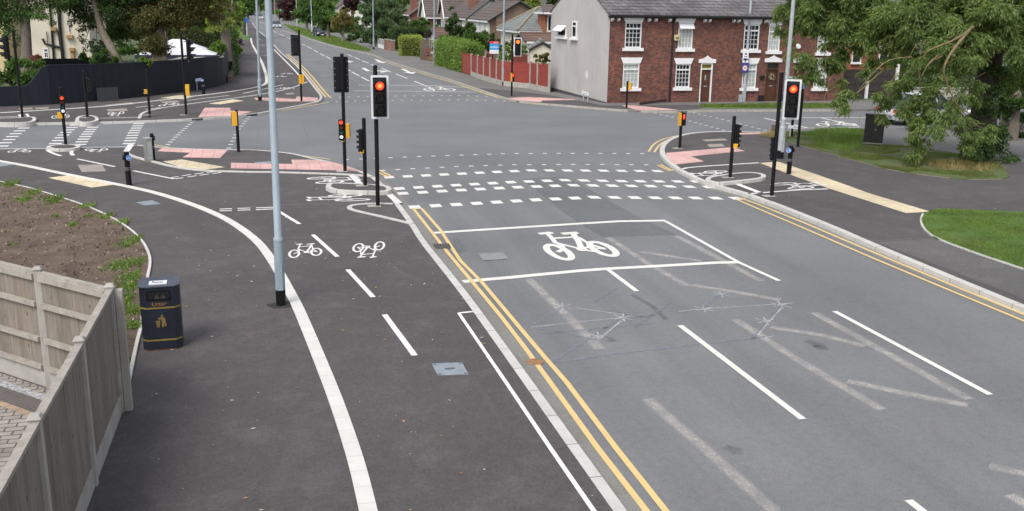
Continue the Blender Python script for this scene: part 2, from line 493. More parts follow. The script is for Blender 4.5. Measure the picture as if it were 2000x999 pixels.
# painted lines on the track
lines = [[(549, 416), (585, 438)], [(611, 459), (659, 502)], [(679, 527), (729, 581)], [(751, 615), (810, 695)]]
marks('track_centre_line', [W(l, ZL) for l in lines], .1, ZL+MK, m_white_new)
marks('track_edge_line', [W([(151, 311), (224, 326)], ZL), W([(260, 334), (340, 350)], ZL), W([(535, 405.5), (549, 416)], ZL)], .1, ZL+MK, m_white_new)
gw = []
for a in ((429, 453), (464, 489), (500, 537)):
    gw += [[(a[0], 409-(a[0]-429)*.035), (a[1], 409-(a[1]-429)*.035)], [(a[0], 412.6-(a[0]-429)*.035), (a[1]-(4 if a[1] > 530 else 0), 412.6-(a[1]-429)*.035)]]
gw += [[(331, 348), (349, 345.3)], [(355, 344.2), (373, 341.5)], [(380, 340.6), (398, 338.2)], [(404, 337.6), (420, 335.6)], [(342, 350.2), (358, 347.7)], [(366, 346.5), (384, 343.7)], [(390, 343), (408, 340.5)], [(415, 339.6), (432, 337.4)]]
marks('give_way_line', [W(l, ZL) for l in gw], .09, ZL+MK, m_white_new)
nose = [(806, 438.5), (750, 425), (700, 414), (684, 409.5), (681, 405.5), (690, 401), (725, 398.3), (767, 398.8)]
band('nose_kerb', smooth_line(W(nose, ZL), 2), .13, ZL+.02, m_kerb, .06)
box = [(3.62, 16.62), G(896, 612, ZL), G(990, 750, ZL), G(1075, 876, ZL), G(1160, 999, ZL), G(1215, 1085, ZL)]
marks('box_line', [box[:2]], .07, ZL+MK, m_white_new)
marks('box_side_line', [box[1:]], .062, ZL+MK, m_white_new)
marks('stop_line', [W([(688, 343.5), (702, 359)], ZL), W([(761, 381), (779, 397)], ZL)], .2, ZL+MK, m_white_new)
marks('hook_line', [smooth_line(W([(92, 294), (103, 300), (119, 305)], ZL)), smooth_line(W([(142, 294), (138, 299), (143, 304)], ZL))], .13, ZL+MK, m_white_new)
# pale trench reinstatement bands across the track
def stain_mat():
    return asphalt('dusty_joint', (.105, .098, .093), (.17, .155, .14), .7, .3)
m_dust = stain_mat()
for px, w in (([(440, 408), (560, 399), (692, 398.5)], .10), ([(505, 467), (600, 463), (730, 467), (826, 466)], .06), ([(100, 318), (160, 312), (246, 302)], .06), ([(258, 362), (340, 351), (500, 340)], .035), ([(690, 579), (762, 580)], .02), ([(745, 613), (800, 611)], .02), ([(780, 697), (840, 695)], .02)):
    band('tarmac_joint', smooth_line(W(px, ZL)), w, ZL+.002, m_dust)
# tactile paving and covers
for n, m, px in (('pink_tactile_paving', m_pink, [(307, 296), (316, 290), (445, 294), (429, 309.5), (356, 308), (372, 299)]),
                 ('pink_tactile_paving', m_pink, [(451, 318.5), (571, 321), (569, 312.5), (612, 312.5), (650, 317.5), (680, 326), (705, 335), (637, 333), (451, 329.5)]),
                 ('buff_tactile_paving', m_buff, [(318, 316), (355, 312), (440, 327), (402, 332), (362, 330)]),
                 ('buff_tactile_paving', m_buff, [(94, 348), (140, 342), (225, 361), (180, 367)])):
    sheet(n, W(px, ZL), ZL+.005, m)
m_cover = pm('steel_cover', (.28, .32, .36), .45, .18, 8, (.16, .18, .2), bump=.5, bscale=45, metal=.3)
m_slab = pm('stone_slab', (.27, .24, .21), .8, .15, 3)
for px, m, z, nm, lb in (([(843, 711), (902, 709), (915, 732), (855, 734)], m_cover, ZL, 'utility_cover', 'blue grey steel utility cover in the dark cycle track nearest the camera'),
                  ([(152, 323), (199, 322), (207, 335), (160, 337)], m_slab, ZL, 'utility_cover', 'brownish stone faced utility cover beside the buff tactile paving'),
                  ([(266, 396), (297, 392), (314, 399), (282, 402)], m_cover, ZL, 'utility_cover', 'small blue grey steel cover in the footway below the black bollard'),
                  ([(-20, 321), (15, 318), (32, 322), (0, 326)], m_cover, ZL, 'utility_cover', 'blue grey cover cut by the left edge of the photo'),
                  ([(497, 318), (531, 315.5), (533, 318.5), (498, 321)], m_cover, ZL, 'utility_cover', 'thin grey cover among the pink tactile slabs behind the big lamp post')):
    p = W(px, z); mb = MB(); mb.prism(p, z-.03, z+.008)
    cx, cy = sum(q[0] for q in p)/4, sum(q[1] for q in p)/4
    o = mb.build(nm, m); tag(o, lb, 'utility cover', 'utility covers in the pavement')
    if px[0][0] == 843:
        mb = MB()
        for q in p:
            mb = MB(); mb.box((cx+(q[0]-cx)*.84, cy+(q[1]-cy)*.84, z+.009), (.05, .03, .004)); mb.build('lifting_key_slot', pm('dark_slot', (.07, .08, .09), .6), o)
        mb = MB(); mb.box((cx, cy, z+.009), (.16, .05, .004)); mb.build('maker_plate', pm('dark_slot', (.07, .08, .09), .6), o)
# fallen leaves and grit on the tarmac
rng = random.Random(4)
m_litter = leafmat('dead_leaf', [(.35, .22, .06), (.24, .1, .03), (.45, .4, .3), (.5, .48, .42)], .1)
mb = MB()
for i in range(520):
    if rng.random() < .5: x, y, z = rng.uniform(-2, 3.6), rng.uniform(8.5, 30), ZL
    else: x, y, z = rng.uniform(14.4, 27), rng.uniform(17, 33), ZR
    s = rng.choice([.012, .014, .018, .025, .035]); a = rng.uniform(0, 6.3)
    u = Vector((math.cos(a), math.sin(a), rng.uniform(-.2, .3)))*s; w = Vector((-math.sin(a), math.cos(a), 0))*s*.6
    c = Vector((x, y, z+.012)); mb.face([c-u, c+w, c+u, c-w])
tag(mb.build('fallen_leaves', m_litter, fix=False), 'scattered dead leaves and pale grit on the dark tarmac', 'leaf litter', kind='stuff')

# ------------------------------------------------------------------ cycle symbol
BK0, BKX, BKY = G(1062, 455), None, None
def bike_template():
    z = lambda a, b: G(700+a/3.33, 250+b/3.33)
    o = z(1187, 866); ux = (1.80, 0); 
    T = lambda a, b: ((z(a, b)[0]-o[0]), (z(a, b)[1]-o[1]))
    st = []
    def wheel(l, r, t, bt, tilt=0):
        cx = ((l[0]+r[0])/2, (l[1]+r[1])/2)
        c = T(*cx); rx = abs(T(*r)[0]-T(*l)[0])/2; ty, by = T(*t), T(*bt); ry = abs(ty[1]-by[1])/2
        c = (c[0], (ty[1]+by[1])/2)
        st.append(('ring', c, rx, ry))
        return c
    cl = wheel((1195, 790), (1410, 826), (1300, 752), (1350, 866))
    cr = wheel((1490, 780), (1708, 810), (1560, 735), (1630, 843))
    L = lambda *p, w=.1: st.append(('line', [T(*q) for q in p], w))
    L((1183, 690), (1243, 683), (1252, 688), w=.16)
    L((1228, 688), (1262, 722), (1280, 748), (1325, 765), (1332, 792), (1300, 808), w=.12)
    L((1255, 721), (1405, 712), w=.11)
    L((1332, 690), (1418, 684), w=.17)
    L((1395, 688), (1432, 742), (1452, 790), w=.15)
    L((1280, 748), (1445, 790), w=.10)
    L((1432, 715), (1510, 762), (1600, 788), w=.10)
    L((1452, 797), (1545, 808), w=.10)
    L((1460, 780), (1602, 790), w=.10)
    st.append(('ring', T(1455, 793), .13, .19))
    return st
BIKE = bike_template()
BW, BH, BT = 1.85, 2.75, 1.0
def bike(px_o, px_u, px_v, z, mat):
    """cycle symbol: origin = wheel side left corner, u = along the wheels, v = towards the handlebar"""
    o, u, v = (Vector(G(*p, z)) for p in (px_o, px_u, px_v))
    du, dv = (u-o), (v-o)
    F = lambda p: o+du*(p[0]/BW)+dv*(p[1]/BH)
    mb = MB(); k = (du.length/BW); kv = dv.length/BH
    for j, s in enumerate(BIKE):
        zz = z+MK+.0006*j
        if s[0] == 'ring':
            _, c, rx, ry = s; n = 28; b = len(mb.v); t = (.17 if rx > .2 else .09)*BT
            for i in range(n):
                a = 2*math.pi*i/n
                for f in (1, 0):
                    p = F((c[0]+math.cos(a)*(rx-(0 if f else t)), c[1]+math.sin(a)*(ry-(0 if f else t*1.35)))); mb.v.append((p.x, p.y, zz))
            for i in range(n):
                i2 = (i+1) % n
                mb.f.append((b+2*i, b+2*i+1, b+2*i2+1, b+2*i2)); mb.m.append(0)
        else:
            _, pts, w = s; w = w*BT
            n = len(pts)
            for i in range(n-1):
                p, q = Vector(pts[i]), Vector(pts[i+1]); d = (q-p).normalized()
                e = Vector((-d.y*w/2, d.x*w/2*1.3)); ext = d*w*.25
                mb.face([(*F(c), zz+.0002*i) for c in (p+e-ext, p-e-ext, q-e+ext, q+e+ext)])
    o_ = mb.build('cycle_symbol', mat, fix=False)
    bm = bmesh.new(); bm.from_mesh(o_.data)
    for f in bm.faces:
        f.normal_update()
        if f.normal.z < 0: f.normal_flip()
    bm.to_mesh(o_.data); bm.free()
    return structure(o_)
oz = (700+1187/3.33, 250+866/3.33)
bike(oz, tuple(oz), tuple(oz), 0, m_white) if False else None
_o = G(*oz)
def bike_world(o, u, v, z, mat):
    global G
    g0 = G
    G = lambda a, b, z=0: {0: o, 1: (o[0]+u[0], o[1]+u[1]), 2: (o[0]+v[0], o[1]+v[1])}[a]
    try: return bike((0, 0), (1, 0), (2, 0), z, mat)
    finally: G = g0
bike_world(_o, (BW, 0), (0, BH), 0, m_white)
def bike_px(corner, along, up, z, mat): return bike(corner, along, up, z, mat)
BT = .72
bike_px((549, 505), (623, 500), (552, 478), ZL, m_white_new)            # beside the big lamp post
bike_px((765, 472), (697, 476), (762, 503), ZL, m_white_new)            # upside down: riding away
bike_px((604, 342.5), (604, 354.5) if False else (600, 345), (670, 350), ZL, m_white_new) if False else None
bike_world(G(726, 395, ZL), (-.15, 1.15), (-1.75, .0), ZL, m_white_new)
bike_world(G(596, 345, ZL), (.25, -1.35), (1.6, .25), ZL, m_white_new)
bike_px((4, 298.5), (54, 298), (12, 292), ZL, m_white_new)
bike_px((221, 290.5), (172, 291), (217, 297.5), ZL, m_white_new)

# ------------------------------------------------------------------ markings on the main road
y1 = [(840, 450), (875, 495), (923, 552), (980, 621), (1028, 684), (1076, 750), (1167, 876), (1262, 999), (1330, 1090)]
y2 = [(860, 450), (899, 510), (941, 552), (1016, 642), (1064, 699), (1106, 747), (1203, 876), (1300, 999), (1370, 1090)]
marks('double_yellow_line', [W([(808, 409)]+y1), W([(824, 409)]+y2)], .085, .009, m_yellow)
marks('double_yellow_line', [smooth_line(W([(735, 336), (757, 346)])), smooth_line(W([(741, 333), (764, 345)])), W([(805, 408.5), (826, 408.5)]),
                             smooth_line(W([(584, 304), (615, 308), (645, 312)])), W([(300, 283.5), (330, 288.5)])], .085, .009, m_yellow)
yr1 = [(1440, 391), (1470, 404), (1550, 438), (1700, 503), (1850, 566), (2000, 628), (2150, 692)]
yr2 = [(1451, 389.5), (1480, 400), (1565, 434), (1715, 497.5), (1862, 559), (2000, 615), (2150, 677)]
marks('double_yellow_line', [W(yr1), W(yr2), W([(1436, 388.5), (1456, 388)])], .085, .009, m_yellow)
marks('double_yellow_line', [smooth_line(W([(1267, 297), (1276, 282), (1295, 272), (1322, 266)])), smooth_line(W([(1278, 298), (1287, 284), (1300, 276), (1322, 268.5)])), smooth_line(W([(1284, 323), (1296, 329), (1310, 335)])), smooth_line(W([(1290, 322), (1301, 328), (1315, 334.5)]))], .085, .009, m_yellow)
marks('advanced_stop_line', [W([(848, 455.7), (1000, 446), (1135, 437.5), (1210, 433), (1300, 431.7)])], .2, .0075, m_white)
marks('stop_line', [W([(904, 551), (995, 543), (1130, 530), (1184, 526), (1260, 522), (1400, 514), (1446, 513)])], .2, .0075, m_white)
marks('lane_line', [W([(1299, 432.5), (1443, 513.5), (1522, 549.5)])], .11, .0085, m_white)
marks('lane_line', [W([(1188, 528), (1244, 570)]), W([(1328, 636.5), (1568, 820)]), W([(1630, 609), (1934, 772)]), W([(1774, 978), (1905, 1080)]), W([(2080, 850), (2400, 1020)])], .11, .0085, m_white)
dots = []
def row(pts, n, w, d, into, z=0.0):
    """n equal marks spread along a traced line"""
    wp = [Vector(G(*p, z)) for p in pts]
    seg = [(b-a).length for a, b in zip(wp[:-1], wp[1:])]; tot = sum(seg)
    for i in range(n):
        t = tot*i/(n-1); k = 0
        while k < len(seg)-1 and t > seg[k]: t -= seg[k]; k += 1
        a, b = wp[k], wp[k+1]; d_ = (b-a).normalized(); c = a+d_*t
        into.append((c, d_, w, d))
def squares(name, lst, z, mat, axes=None):
    mb = MB()
    for c, d, w, dp in lst:
        n = Vector((-d.y, d.x)) if axes is None else Vector(axes)
        p = [c-d*w/2-n*dp/2, c+d*w/2-n*dp/2, c+d*w/2+n*dp/2, c-d*w/2+n*dp/2]
        mb.face([(q.x, q.y, z) for q in p])
    o = mb.build(name, mat, fix=False)
    bm = bmesh.new(); bm.from_mesh(o.data)
    for f in bm.faces:
        f.normal_update()
        if f.normal.z < 0: f.normal_flip()
    bm.to_mesh(o.data); bm.free()
    return structure(o)
A = []; row([(760, 347), (900, 340), (1033, 333.5), (1160, 334), (1284, 335)], 16, .32, .42, A)
row([(780, 369), (880, 363), (1000, 356.5), (1102, 352.5), (1212, 354.5), (1295, 355), (1360, 355.5)], 17, .32, .42, A)
row([(787, 378.5), (900, 372), (1010, 366.5), (1117, 362.5), (1286, 364.5), (1384, 366)], 17, .32, .42, A)
row([(810, 405), (930, 398), (1048, 391), (1160, 386), (1266, 387), (1437, 388)], 17, .32, .42, A)
squares('cycle_crossing_mark', A, .006, m_white, (0, 1))
B = []; row([(677, 312.5), (800, 307), (1000, 300.5), (1150, 300.2), (1254, 300.5)], 22, .16, .14, B); row([(748, 333.5), (890, 326), (1000, 322.5), (1150, 321.8), (1262, 322.5)], 19, .16, .14, B)
row([(646, 191), (720, 189), (897, 187), (985, 190)], 20, .14, .2, B); row([(640, 200), (720, 197), (900, 195.5), (985, 198)], 20, .14, .2, B)
row([(1280, 222), (1340, 235), (1425, 258)], 14, .16, .16, B); row([(1345, 218.5), (1420, 236), (1495, 255)], 14, .16, .16, B)
row([(382, 233), (355, 257), (328, 283)], 13, .17, .17, B); row([(490, 224), (465, 255), (447, 290)], 13, .17, .17, B)
squares('crossing_stud_mark', B, .006, m_white)
Cc = []; row([(61, 241), (30, 262), (4, 286)], 9, .3, .45, Cc); row([(152, 240.5), (128, 260), (108, 281)], 9, .3, .45, Cc); row([(188, 241), (172, 260), (156, 283)], 10, .3, .45, Cc); row([(274, 238), (262, 258), (252, 281)], 10, .3, .45, Cc)
squares('cycle_crossing_mark', Cc, .006, m_white, (1, 0))
# old markings showing through, and survey spray paint
gh = [[(1032, 545), (1100, 610), (1172, 683)], [(1188, 465), (1260, 512), (1343, 560)], [(1322, 462), (1400, 503), (1487, 550)], [(1437, 625), (1560, 705), (1722, 801)], [(1590, 612), (1740, 695), (1893, 781)], [(1264, 780), (1380, 880), (1512, 1000)], [(1932, 911), (2060, 940)], [(1972, 967), (2060, 1020)]]
marks('worn_road_marking', [W(l) for l in gh], .25, .005, m_ghost)
marks('worn_road_marking', [W(l) for l in ([(1250, 493), (1300, 500), (1370, 511)], [(1352, 558), (1440, 572), (1525, 587)], [(1505, 640), (1600, 655), (1690, 677)], [(1655, 745), (1760, 768), (1890, 793)])], .27, .0052, m_ghost)
gs = [[(1032, 640), (1100, 600)], [(1080, 708), (1215, 620)], [(1050, 642), (1120, 655), (1165, 665)], [(1160, 590), (1205, 563)], [(1240, 640), (1310, 590)], [(1180, 605), (1270, 622)], [(1060, 652), (1280, 632)], [(1068, 712), (1200, 692), (1340, 676), (1510, 657)], [(1368, 606), (1412, 572)], [(1468, 665), (1528, 595)], [(1220, 622), (1280, 616)]]
marks('spray_mark', [W(l) for l in gs], .075, .0056, m_spray)
gwl = [[(1035, 640), (1215, 621)], [(1125, 602), (1215, 615)], [(1165, 668), (1222, 620)], [(1326, 609), (1365, 605)], [(1376, 604), (1552, 593)], [(1480, 655), (1530, 598)], [(1495, 660), (1512, 657)]]
def star(c, r, lst, px=1.0):
    for a in (15, 70, 128):
        x, y = G(*c); a = math.radians(a); lst.append([(x-math.cos(a)*r, y-math.sin(a)*r*1.2), (x+math.cos(a)*r, y+math.sin(a)*r*1.2)])
sp = [W(l) for l in gwl]
for c in ((1098, 599), (1168, 658), (1218, 621), (1408, 575), (1496, 628), (1525, 597), (1375, 604)): star(c, .2, sp)
marks('white_spray_mark', sp, .028, .0062, m_spray_w)
# tarmac seams and patches
for px, w in (([(995, 348), (1135, 437), (1180, 465)], .04), ([(1115, 347), (1220, 420), (1320, 462)], .04), ([(700, 320), (860, 309), (1100, 300), (1270, 297)], .05), ([(1180, 462), (1325, 458)], .03), ([(505, 258), (500, 292)], .03), ([(583, 222), (596, 255), (604, 278)], .06)):
    marks('road_seam', [smooth_line(W(px))], w, .0035, paint('seam_line', (.25, .25, .25), ROADC, .5, fade=.7) if 'seam_line' not in MATS else MATS['seam_line'])
m_patch = asphalt('patched_tarmac', (.125, .128, .134), (.17, .165, .16), .4, .45)
sheet('tarmac_patch', W([(1018, 350), (1105, 345), (1240, 420), (1320, 459), (1178, 463), (1130, 436)]), .0032, m_patch)
sheet('tarmac_patch', W([(884, 466), (893, 465), (914, 489), (885, 500)]), .0033, m_patch)
m_oil = paint('oil_stain', (.085, .085, .087), ROADC, .7, fade=.55)
for px, L_, w in (((1590, 673), .35, .28), ((1188, 664), .22, .2), ((1600, 680), .2, .25), ((1270, 600), 1.6, .16), ((1430, 880), .25, .2)):
    x, y = G(*px); marks('oil_stain', [[(x, y-L_/2), (x+.05, y), (x-.04, y+L_/2)]], w, .0042, m_oil)
m_dustp = paint('dusty_scuff', (.17, .16, .152), PAVEC, .7, fade=.5)
for pts, w in (([(925, 745), (950, 775), (968, 815)], .14), ([(1000, 730), (1030, 770), (1075, 830)], .12), ([(960, 720), (935, 742)], .1), ([(640, 600), (690, 598), (720, 604)], .2), ([(300, 770), (270, 790), (245, 800)], .22), ([(380, 500), (500, 480), (520, 470)], .25), ([(620, 820), (560, 900), (540, 960)], .3), ([(330, 640), (420, 690), (520, 700)], .35), ([(750, 520), (850, 560)], .3), ([(900, 560), (880, 610)], .2)):
    marks('dust_scuff', [smooth_line(W(pts, ZL))], w, ZL+.0025, m_dustp)
# drain gullies and covers in the road
m_iron = pm('cast_iron', (.075, .07, .066), .6, .2, 9, (.13, .1, .08))
def gully(px, lb, n):
    p = [Vector((*G(*q), 0)) for q in px]; t = thing('drain_gully', lb, 'drain', tuple(sum(p, Vector())/4), 0, 'drain gullies by the kerb')
    q = [a-t.location for a in p]; mb = MB(); mb.prism([(a.x, a.y) for a in q], -.05, .011)
    mb.build('grate_frame', m_iron, t)
    mb = MB()
    for i in range(n):
        f0, f1 = (i+.22)/n, (i+.62)/n
        a0, a1 = q[0].lerp(q[1], f0), q[0].lerp(q[1], f1); b0, b1 = q[3].lerp(q[2], f0), q[3].lerp(q[2], f1)
        for s0, s1 in ((.1, .46), (.54, .9)):
            mb.face([(*v.xy, .0125) for v in (a0.lerp(b0, s0), a1.lerp(b1, s0), a1.lerp(b1, s1), a0.lerp(b0, s1))])
    mb.build('grate_slot', pm('grate_shadow', (.012, .012, .012), .9), t, fix=False)
gully([(845, 477.5), (877, 476.5), (882, 486.5), (852, 487.5)], 'rusty iron drain gully beside the double yellow lines', 6)
gully([(207, 234.5), (227, 234.5), (228, 237), (208, 237)], 'small iron drain gully by the far left kerb island', 5)
sheet('inspection_cover', W([(933, 496), (982, 494), (994, 507), (944, 510)]), .0105, pm('worn_cover', (.23, .23, .235), .8, .3, 20, (.12, .12, .12), bump=.8, bscale=30))['kind'] = 'structure'
mb = MB(); x, y = G(1045, 708); mb.prism([(x+.14*math.cos(a*.4488), y+.14*math.sin(a*.4488)) for a in range(14)], -.03, .012)
tag(mb.build('valve_cover', pm('rusty_iron', (.25, .13, .06), .8, .3, 12)), 'round rusty valve cover on the inner yellow line', 'valve cover')

# ------------------------------------------------------------------ right hand corner
rk = [(2150, 675), (2000, 600), (1850, 538), (1700, 475), (1625, 442), (1550, 412), (1517, 399), (1485, 388), (1458, 377.5), (1395, 361), (1365, 350), (1330, 333), (1317, 324), (1300, 309), (1293, 299), (1294, 286), (1305, 274.5), (1325, 266), (1350, 260.5), (1375, 258.5), (1407, 257), (1444, 258), (1499, 258.5)]
redge = [(13.98, -8), (13.95, 8)]+[G(*p, ZR) for p in rk[1:]]
sheet('corner_footway', redge+[(34, 40.3), (110, 40.3), (110, -8)], ZR, m_pave, .2)
rs = smooth_line(redge, 1)
band('right_kerb', rs, .19, ZR+.004, m_kerb, .14, off=.0)
band('gutter_channel', smooth_line([(p[0]-.24, p[1]) for p in redge[:11]], 1), .24, .0045, m_channel)
island('kerb_island', [(1382, 352), (1385, 346.5), (1400, 343.5), (1445, 337.5), (1475, 337), (1491, 341), (1492, 346), (1480, 349), (1430, 354.5), (1400, 357)], .2, .2)
marks('track_edge_line', [smooth_line(W([(1330, 331), (1345, 327.5), (1400, 323.5), (1482, 318.5)], ZR)), W([(1462, 379), (1560, 371.5), (1617, 369.5)], ZR)], .12, ZR+MK, m_white_new)
marks('stop_line', [W([(1440, 360), (1487, 378)], ZR)], .2, ZR+MK, m_white_new)
bike_world(G(1450, 347.5, ZR), (-.1, -1.3) if False else (.1, 1.35), (-1.6, -.1), ZR, m_white_new)
bike_world(G(1492, 357, ZR), (.1, -1.3) if False else (-.05, 1.2) if False else (.2, -1.25), (1.75, .3), ZR, m_white_new)
sheet('buff_tactile_paving', W([(1484, 319), (1520, 316.5), (1600, 343), (1700, 379), (1817, 414), (1770, 417), (1620, 369), (1555, 346)], ZR), ZR+.005, m_buff)
sheet('pink_tactile_paving', W([(1300, 299.5), (1430, 288), (1455, 295.5), (1350, 306), (1375, 316), (1319, 322), (1307, 314)], ZR), ZR+.005, m_pink)
sheet('pink_tactile_paving', W([(1443, 260.5), (1499, 259), (1500, 262.5), (1445, 263)], ZR), ZR+.005, m_pink)
for px, lb in (([(1371, 273.5), (1415, 271.5), (1421, 274.5), (1378, 276.5)], 'pale rectangular cover on the right corner nearer the side road'), ([(1381, 282.5), (1410, 281.5), (1416, 286.5), (1386, 288)], 'grey rectangular cover beside the pink tactile slabs on the right corner')):
    mb = MB(); mb.prism(W(px, ZR), ZR-.03, ZR+.008); tag(mb.build('utility_cover', m_slab), lb, 'utility cover', 'utility covers in the pavement')
lawn = W([(1797, 431), (1803, 419), (1830, 409.5), (1900, 412), (2000, 415.5), (2200, 425), (2300, 640), (2000, 528), (1895, 493), (1825, 466), (1803, 448)], ZR)
sheet('lawn', lawn, ZR+.03, m_lawn, .1)
band('lawn_edging', smooth_line(lawn[7:]+lawn[:2], 1), .05, ZR+.035, m_edge, .05)
verge = W([(1500, 261), (1532, 275), (1600, 296), (1675, 316), (1725, 330), (1775, 339.5), (1875, 351), (1957, 352), (1972, 345), (1950, 318), (1880, 303), (1780, 288), (1742, 285), (1700, 283), (1668, 275), (1700, 262), (1712, 252), (1640, 254), (1590, 258)], ZR)
sheet('grass_verge', verge, ZR+.025, m_verge, .1)
band('verge_edging', smooth_line(verge[:8], 1), .05, ZR+.022, asphalt('dirty_edging', (.2, .18, .15), (.09, .07, .05), .9, .3), .05)
sheet('concrete_footpath', W([(1655, 277), (1668, 274), (1705, 262), (1712, 251), (2200, 262), (2300, 340), (2000, 318), (1880, 303), (1780, 288), (1745, 285)], ZR), ZR+.006, m_pave_old)
sheet('older_footway_panel', W([(1712, 474.5), (1760, 471), (1815, 467)], ZR)+[(16.2, 19.3), (16.45, 18.0), (16.6, 16.5), (16.8, 8), (14.2, 8), (14.2, 19.0)], ZR+.0045, asphalt('mid_footway_asphalt', (.10, .096, .095), (.17, .165, .16), .6, .3))
band('tarmac_joint', W([(1700, 472), (1760, 468), (1820, 464)], ZR), .04, ZR+.002, m_dust)

# ------------------------------------------------------------------ far left footway
fl = [(0, 243.5), (60, 240.5), (100, 240), (150, 239), (190, 239), (272, 236.5), (385, 232), (496, 223), (542, 214), (612, 201), (624, 197), (628, 191), (625, 184), (607, 162), (590, 140), (570, 120), (550, 105), (541, 95), (535, 88), (519, 72), (505, 61), (497, 52), (492, 45)]
fle = W(fl, ZF)
sheet('far_left_footway', [(-60, fle[0][1]+2)]+fle+[(-1.4, 300)]+W([(455, 98), (451, 120), (447, 145), (441, 161), (400, 172), (350, 179), (300, 185), (200, 195), (100, 202), (0, 206.5)], ZF)+[(-60, 56.5)], ZF, m_pave, .2)
band('far_left_kerb', smooth_line(fle, 1), .14, ZF+.004, m_kerb, .14)
sheet('garden_ground', [(-60, 55)]+W([(0, 207), (100, 202.5), (200, 195.5), (300, 185.5), (400, 172.5), (441, 161.5), (447, 145), (455, 98)], ZF)+[(-1.6, 320), (-60, 320)], ZF-.03, m_ground, .1)
marks('yellow_line', [W([(0, 246), (90, 243.5), (272, 240), (384, 235.5)]), smooth_line(W([(500, 225), (542, 218.5), (612, 206), (637, 201)])), smooth_line(W([(645, 191), (634, 180), (612, 152), (590, 129), (562, 106)])), smooth_line(W([(637, 191), (627, 180), (605, 152), (584, 129), (558, 106)]))], .1, .009, m_yellow)
wl = [(-40, 223), (0, 221), (100, 215), (200, 209), (275, 201), (375, 189), (450, 180), (507, 170), (520, 164), (522, 157), (517, 136), (507, 112), (492, 87), (490, 75)]
band('delineator_strip', smooth_line(W(wl, ZF), 2), .22, ZF+.014, m_delin, .03)
wl2 = [(272, 232), (277, 222), (300, 215), (350, 207), (425, 197), (495, 188), (537, 181), (575, 172), (600, 161)]
band('raised_footway_edge', smooth_line(W(wl2, ZF), 2), .15, ZF+.035, m_kerb, .1)
marks('track_edge_line', [W([(362, 197), (447, 187)], ZF), W([(475, 183), (553, 166)], ZF), W([(195, 231.5), (268, 229.5)], ZF), W([(0, 229), (48, 227)], ZF), smooth_line(W([(535, 97), (548, 110), (575, 137), (590, 155), (594, 161)], ZF)), W([(510, 109), (526, 108)], ZF), W([(497, 88), (518, 87)], ZF), W([(38, 224), (42, 232)], ZF), W([(52, 223), (57, 231)], ZF), W([(265, 210), (300, 207)], ZF), W([(285, 214), (312, 211)], ZF)], .12, ZF+MK, m_white_new)
island('kerb_island', [(-30, 238), (-30, 232), (40, 230), (62, 228), (68, 231), (66, 236), (55, 239), (20, 240)], .2, .2)
island('kerb_island', [(150, 236), (153, 228), (165, 225.5), (182, 226), (190, 231), (189, 235), (180, 238), (160, 239)], .2, .2)
island('kerb_island', [(94, 288), (97, 285), (118, 282.5), (145, 282.5), (154, 285), (150, 289), (130, 291), (108, 291)], .16, .2)
for m, px in ((m_pink, [(387, 229.5), (400, 211), (450, 211), (450, 216.5), (494, 218.5), (462, 226)]), (m_pink, [(496, 191.5), (540, 191.5), (577, 194), (580, 189), (622, 191.5), (618, 198.5), (550, 199), (500, 196)])):
    sheet('pink_tactile_paving', W(px, ZF), ZF+.005, m)
for px in ([(312, 192), (350, 186.5), (383, 188), (360, 194.5)], [(407, 203), (455, 194.5), (477, 197.5), (430, 204.5)]): sheet('buff_tactile_paving', W(px, ZF), ZF+.005, m_buff)
for px, lb in (([(208, 214), (246, 212.5), (250, 216.5), (212, 218.5)], 'tan slab cover above the cycle symbol on the far left track'), ([(37, 212), (64, 210.5), (64, 214), (38, 215.5)], 'tan slab cover against the navy fence at far left'), ([(68, 211), (96, 209.5), (94, 213), (70, 214)], 'second tan slab cover from the left along the navy fence'), ([(203, 206), (257, 200), (262, 204), (214, 207.5)], 'long tan slab cover beside the white strip under the navy fence'), ([(312, 198.5), (345, 196.5), (352, 200), (320, 202)], 'pale grey cover between the two black poles on the far left track'), ([(557, 183), (573, 181.5), (575, 184.5), (560, 185.5)], 'small pale cover near the pink slabs of the far left corner')):
    mb = MB(); mb.prism(W(px, ZF), ZF-.03, ZF+.008); tag(mb.build('utility_cover', m_slab), lb, 'utility cover', 'utility covers in the pavement')
bike_px((92, 232), (131, 231), (98, 221), ZF, m_white_new)
bike_px((250, 218), (215, 219.5), (247, 227), ZF, m_white_new)
bike_px((300, 209), (345, 206), (306, 203), ZF, m_white_new)
for c in ((543, 173.5), (551, 144.5), (550, 173), (538, 150), (500, 77.5), (504, 89.5)):
    x, y = G(*c, ZF); bike_world((x-.3, y-.5), (1.0, 0), (0, 1.3), ZF, m_white_new)

# ------------------------------------------------------------------ far road, right hand footway
fr = [(500, 40), (525, 50), (545, 58), (575, 66), (610, 78), (640, 87), (691, 99), (727, 106), (752, 118), (789, 129), (832, 142), (888, 158), (930, 173), (981, 190), (1010, 197), (1060, 202.5), (1110, 206), (1167, 211), (1235, 216), (1335, 217.5), (1397, 215), (1517, 215), (1640, 214.5)]
fre = W(fr, ZF)
sheet('far_right_footway', fre+[(110, 49.2), (110, 300), (9, 310)], ZF, m_pave_old, .2)
sheet('garden_ground', W([(770, 99), (830, 116), (905, 140.5), (981, 166), (1036, 171.5), (1073, 180)], ZF)+[(19, 61), (34.4, 61), (34.4, 53.2), (110, 52), (110, 320), (14.5, 320)], ZF+.012, m_ground, .05)
sheet('new_footway_patch', W([(932, 172), (1000, 178), (1074, 186), (1181, 207), (1300, 206), (1650, 203.5), (1650, 207), (1400, 209), (1335, 215.5), (1235, 214.5), (1167, 209.5), (1060, 201), (1010, 196), (981, 188.5)], ZF), ZF+.004, m_pave)
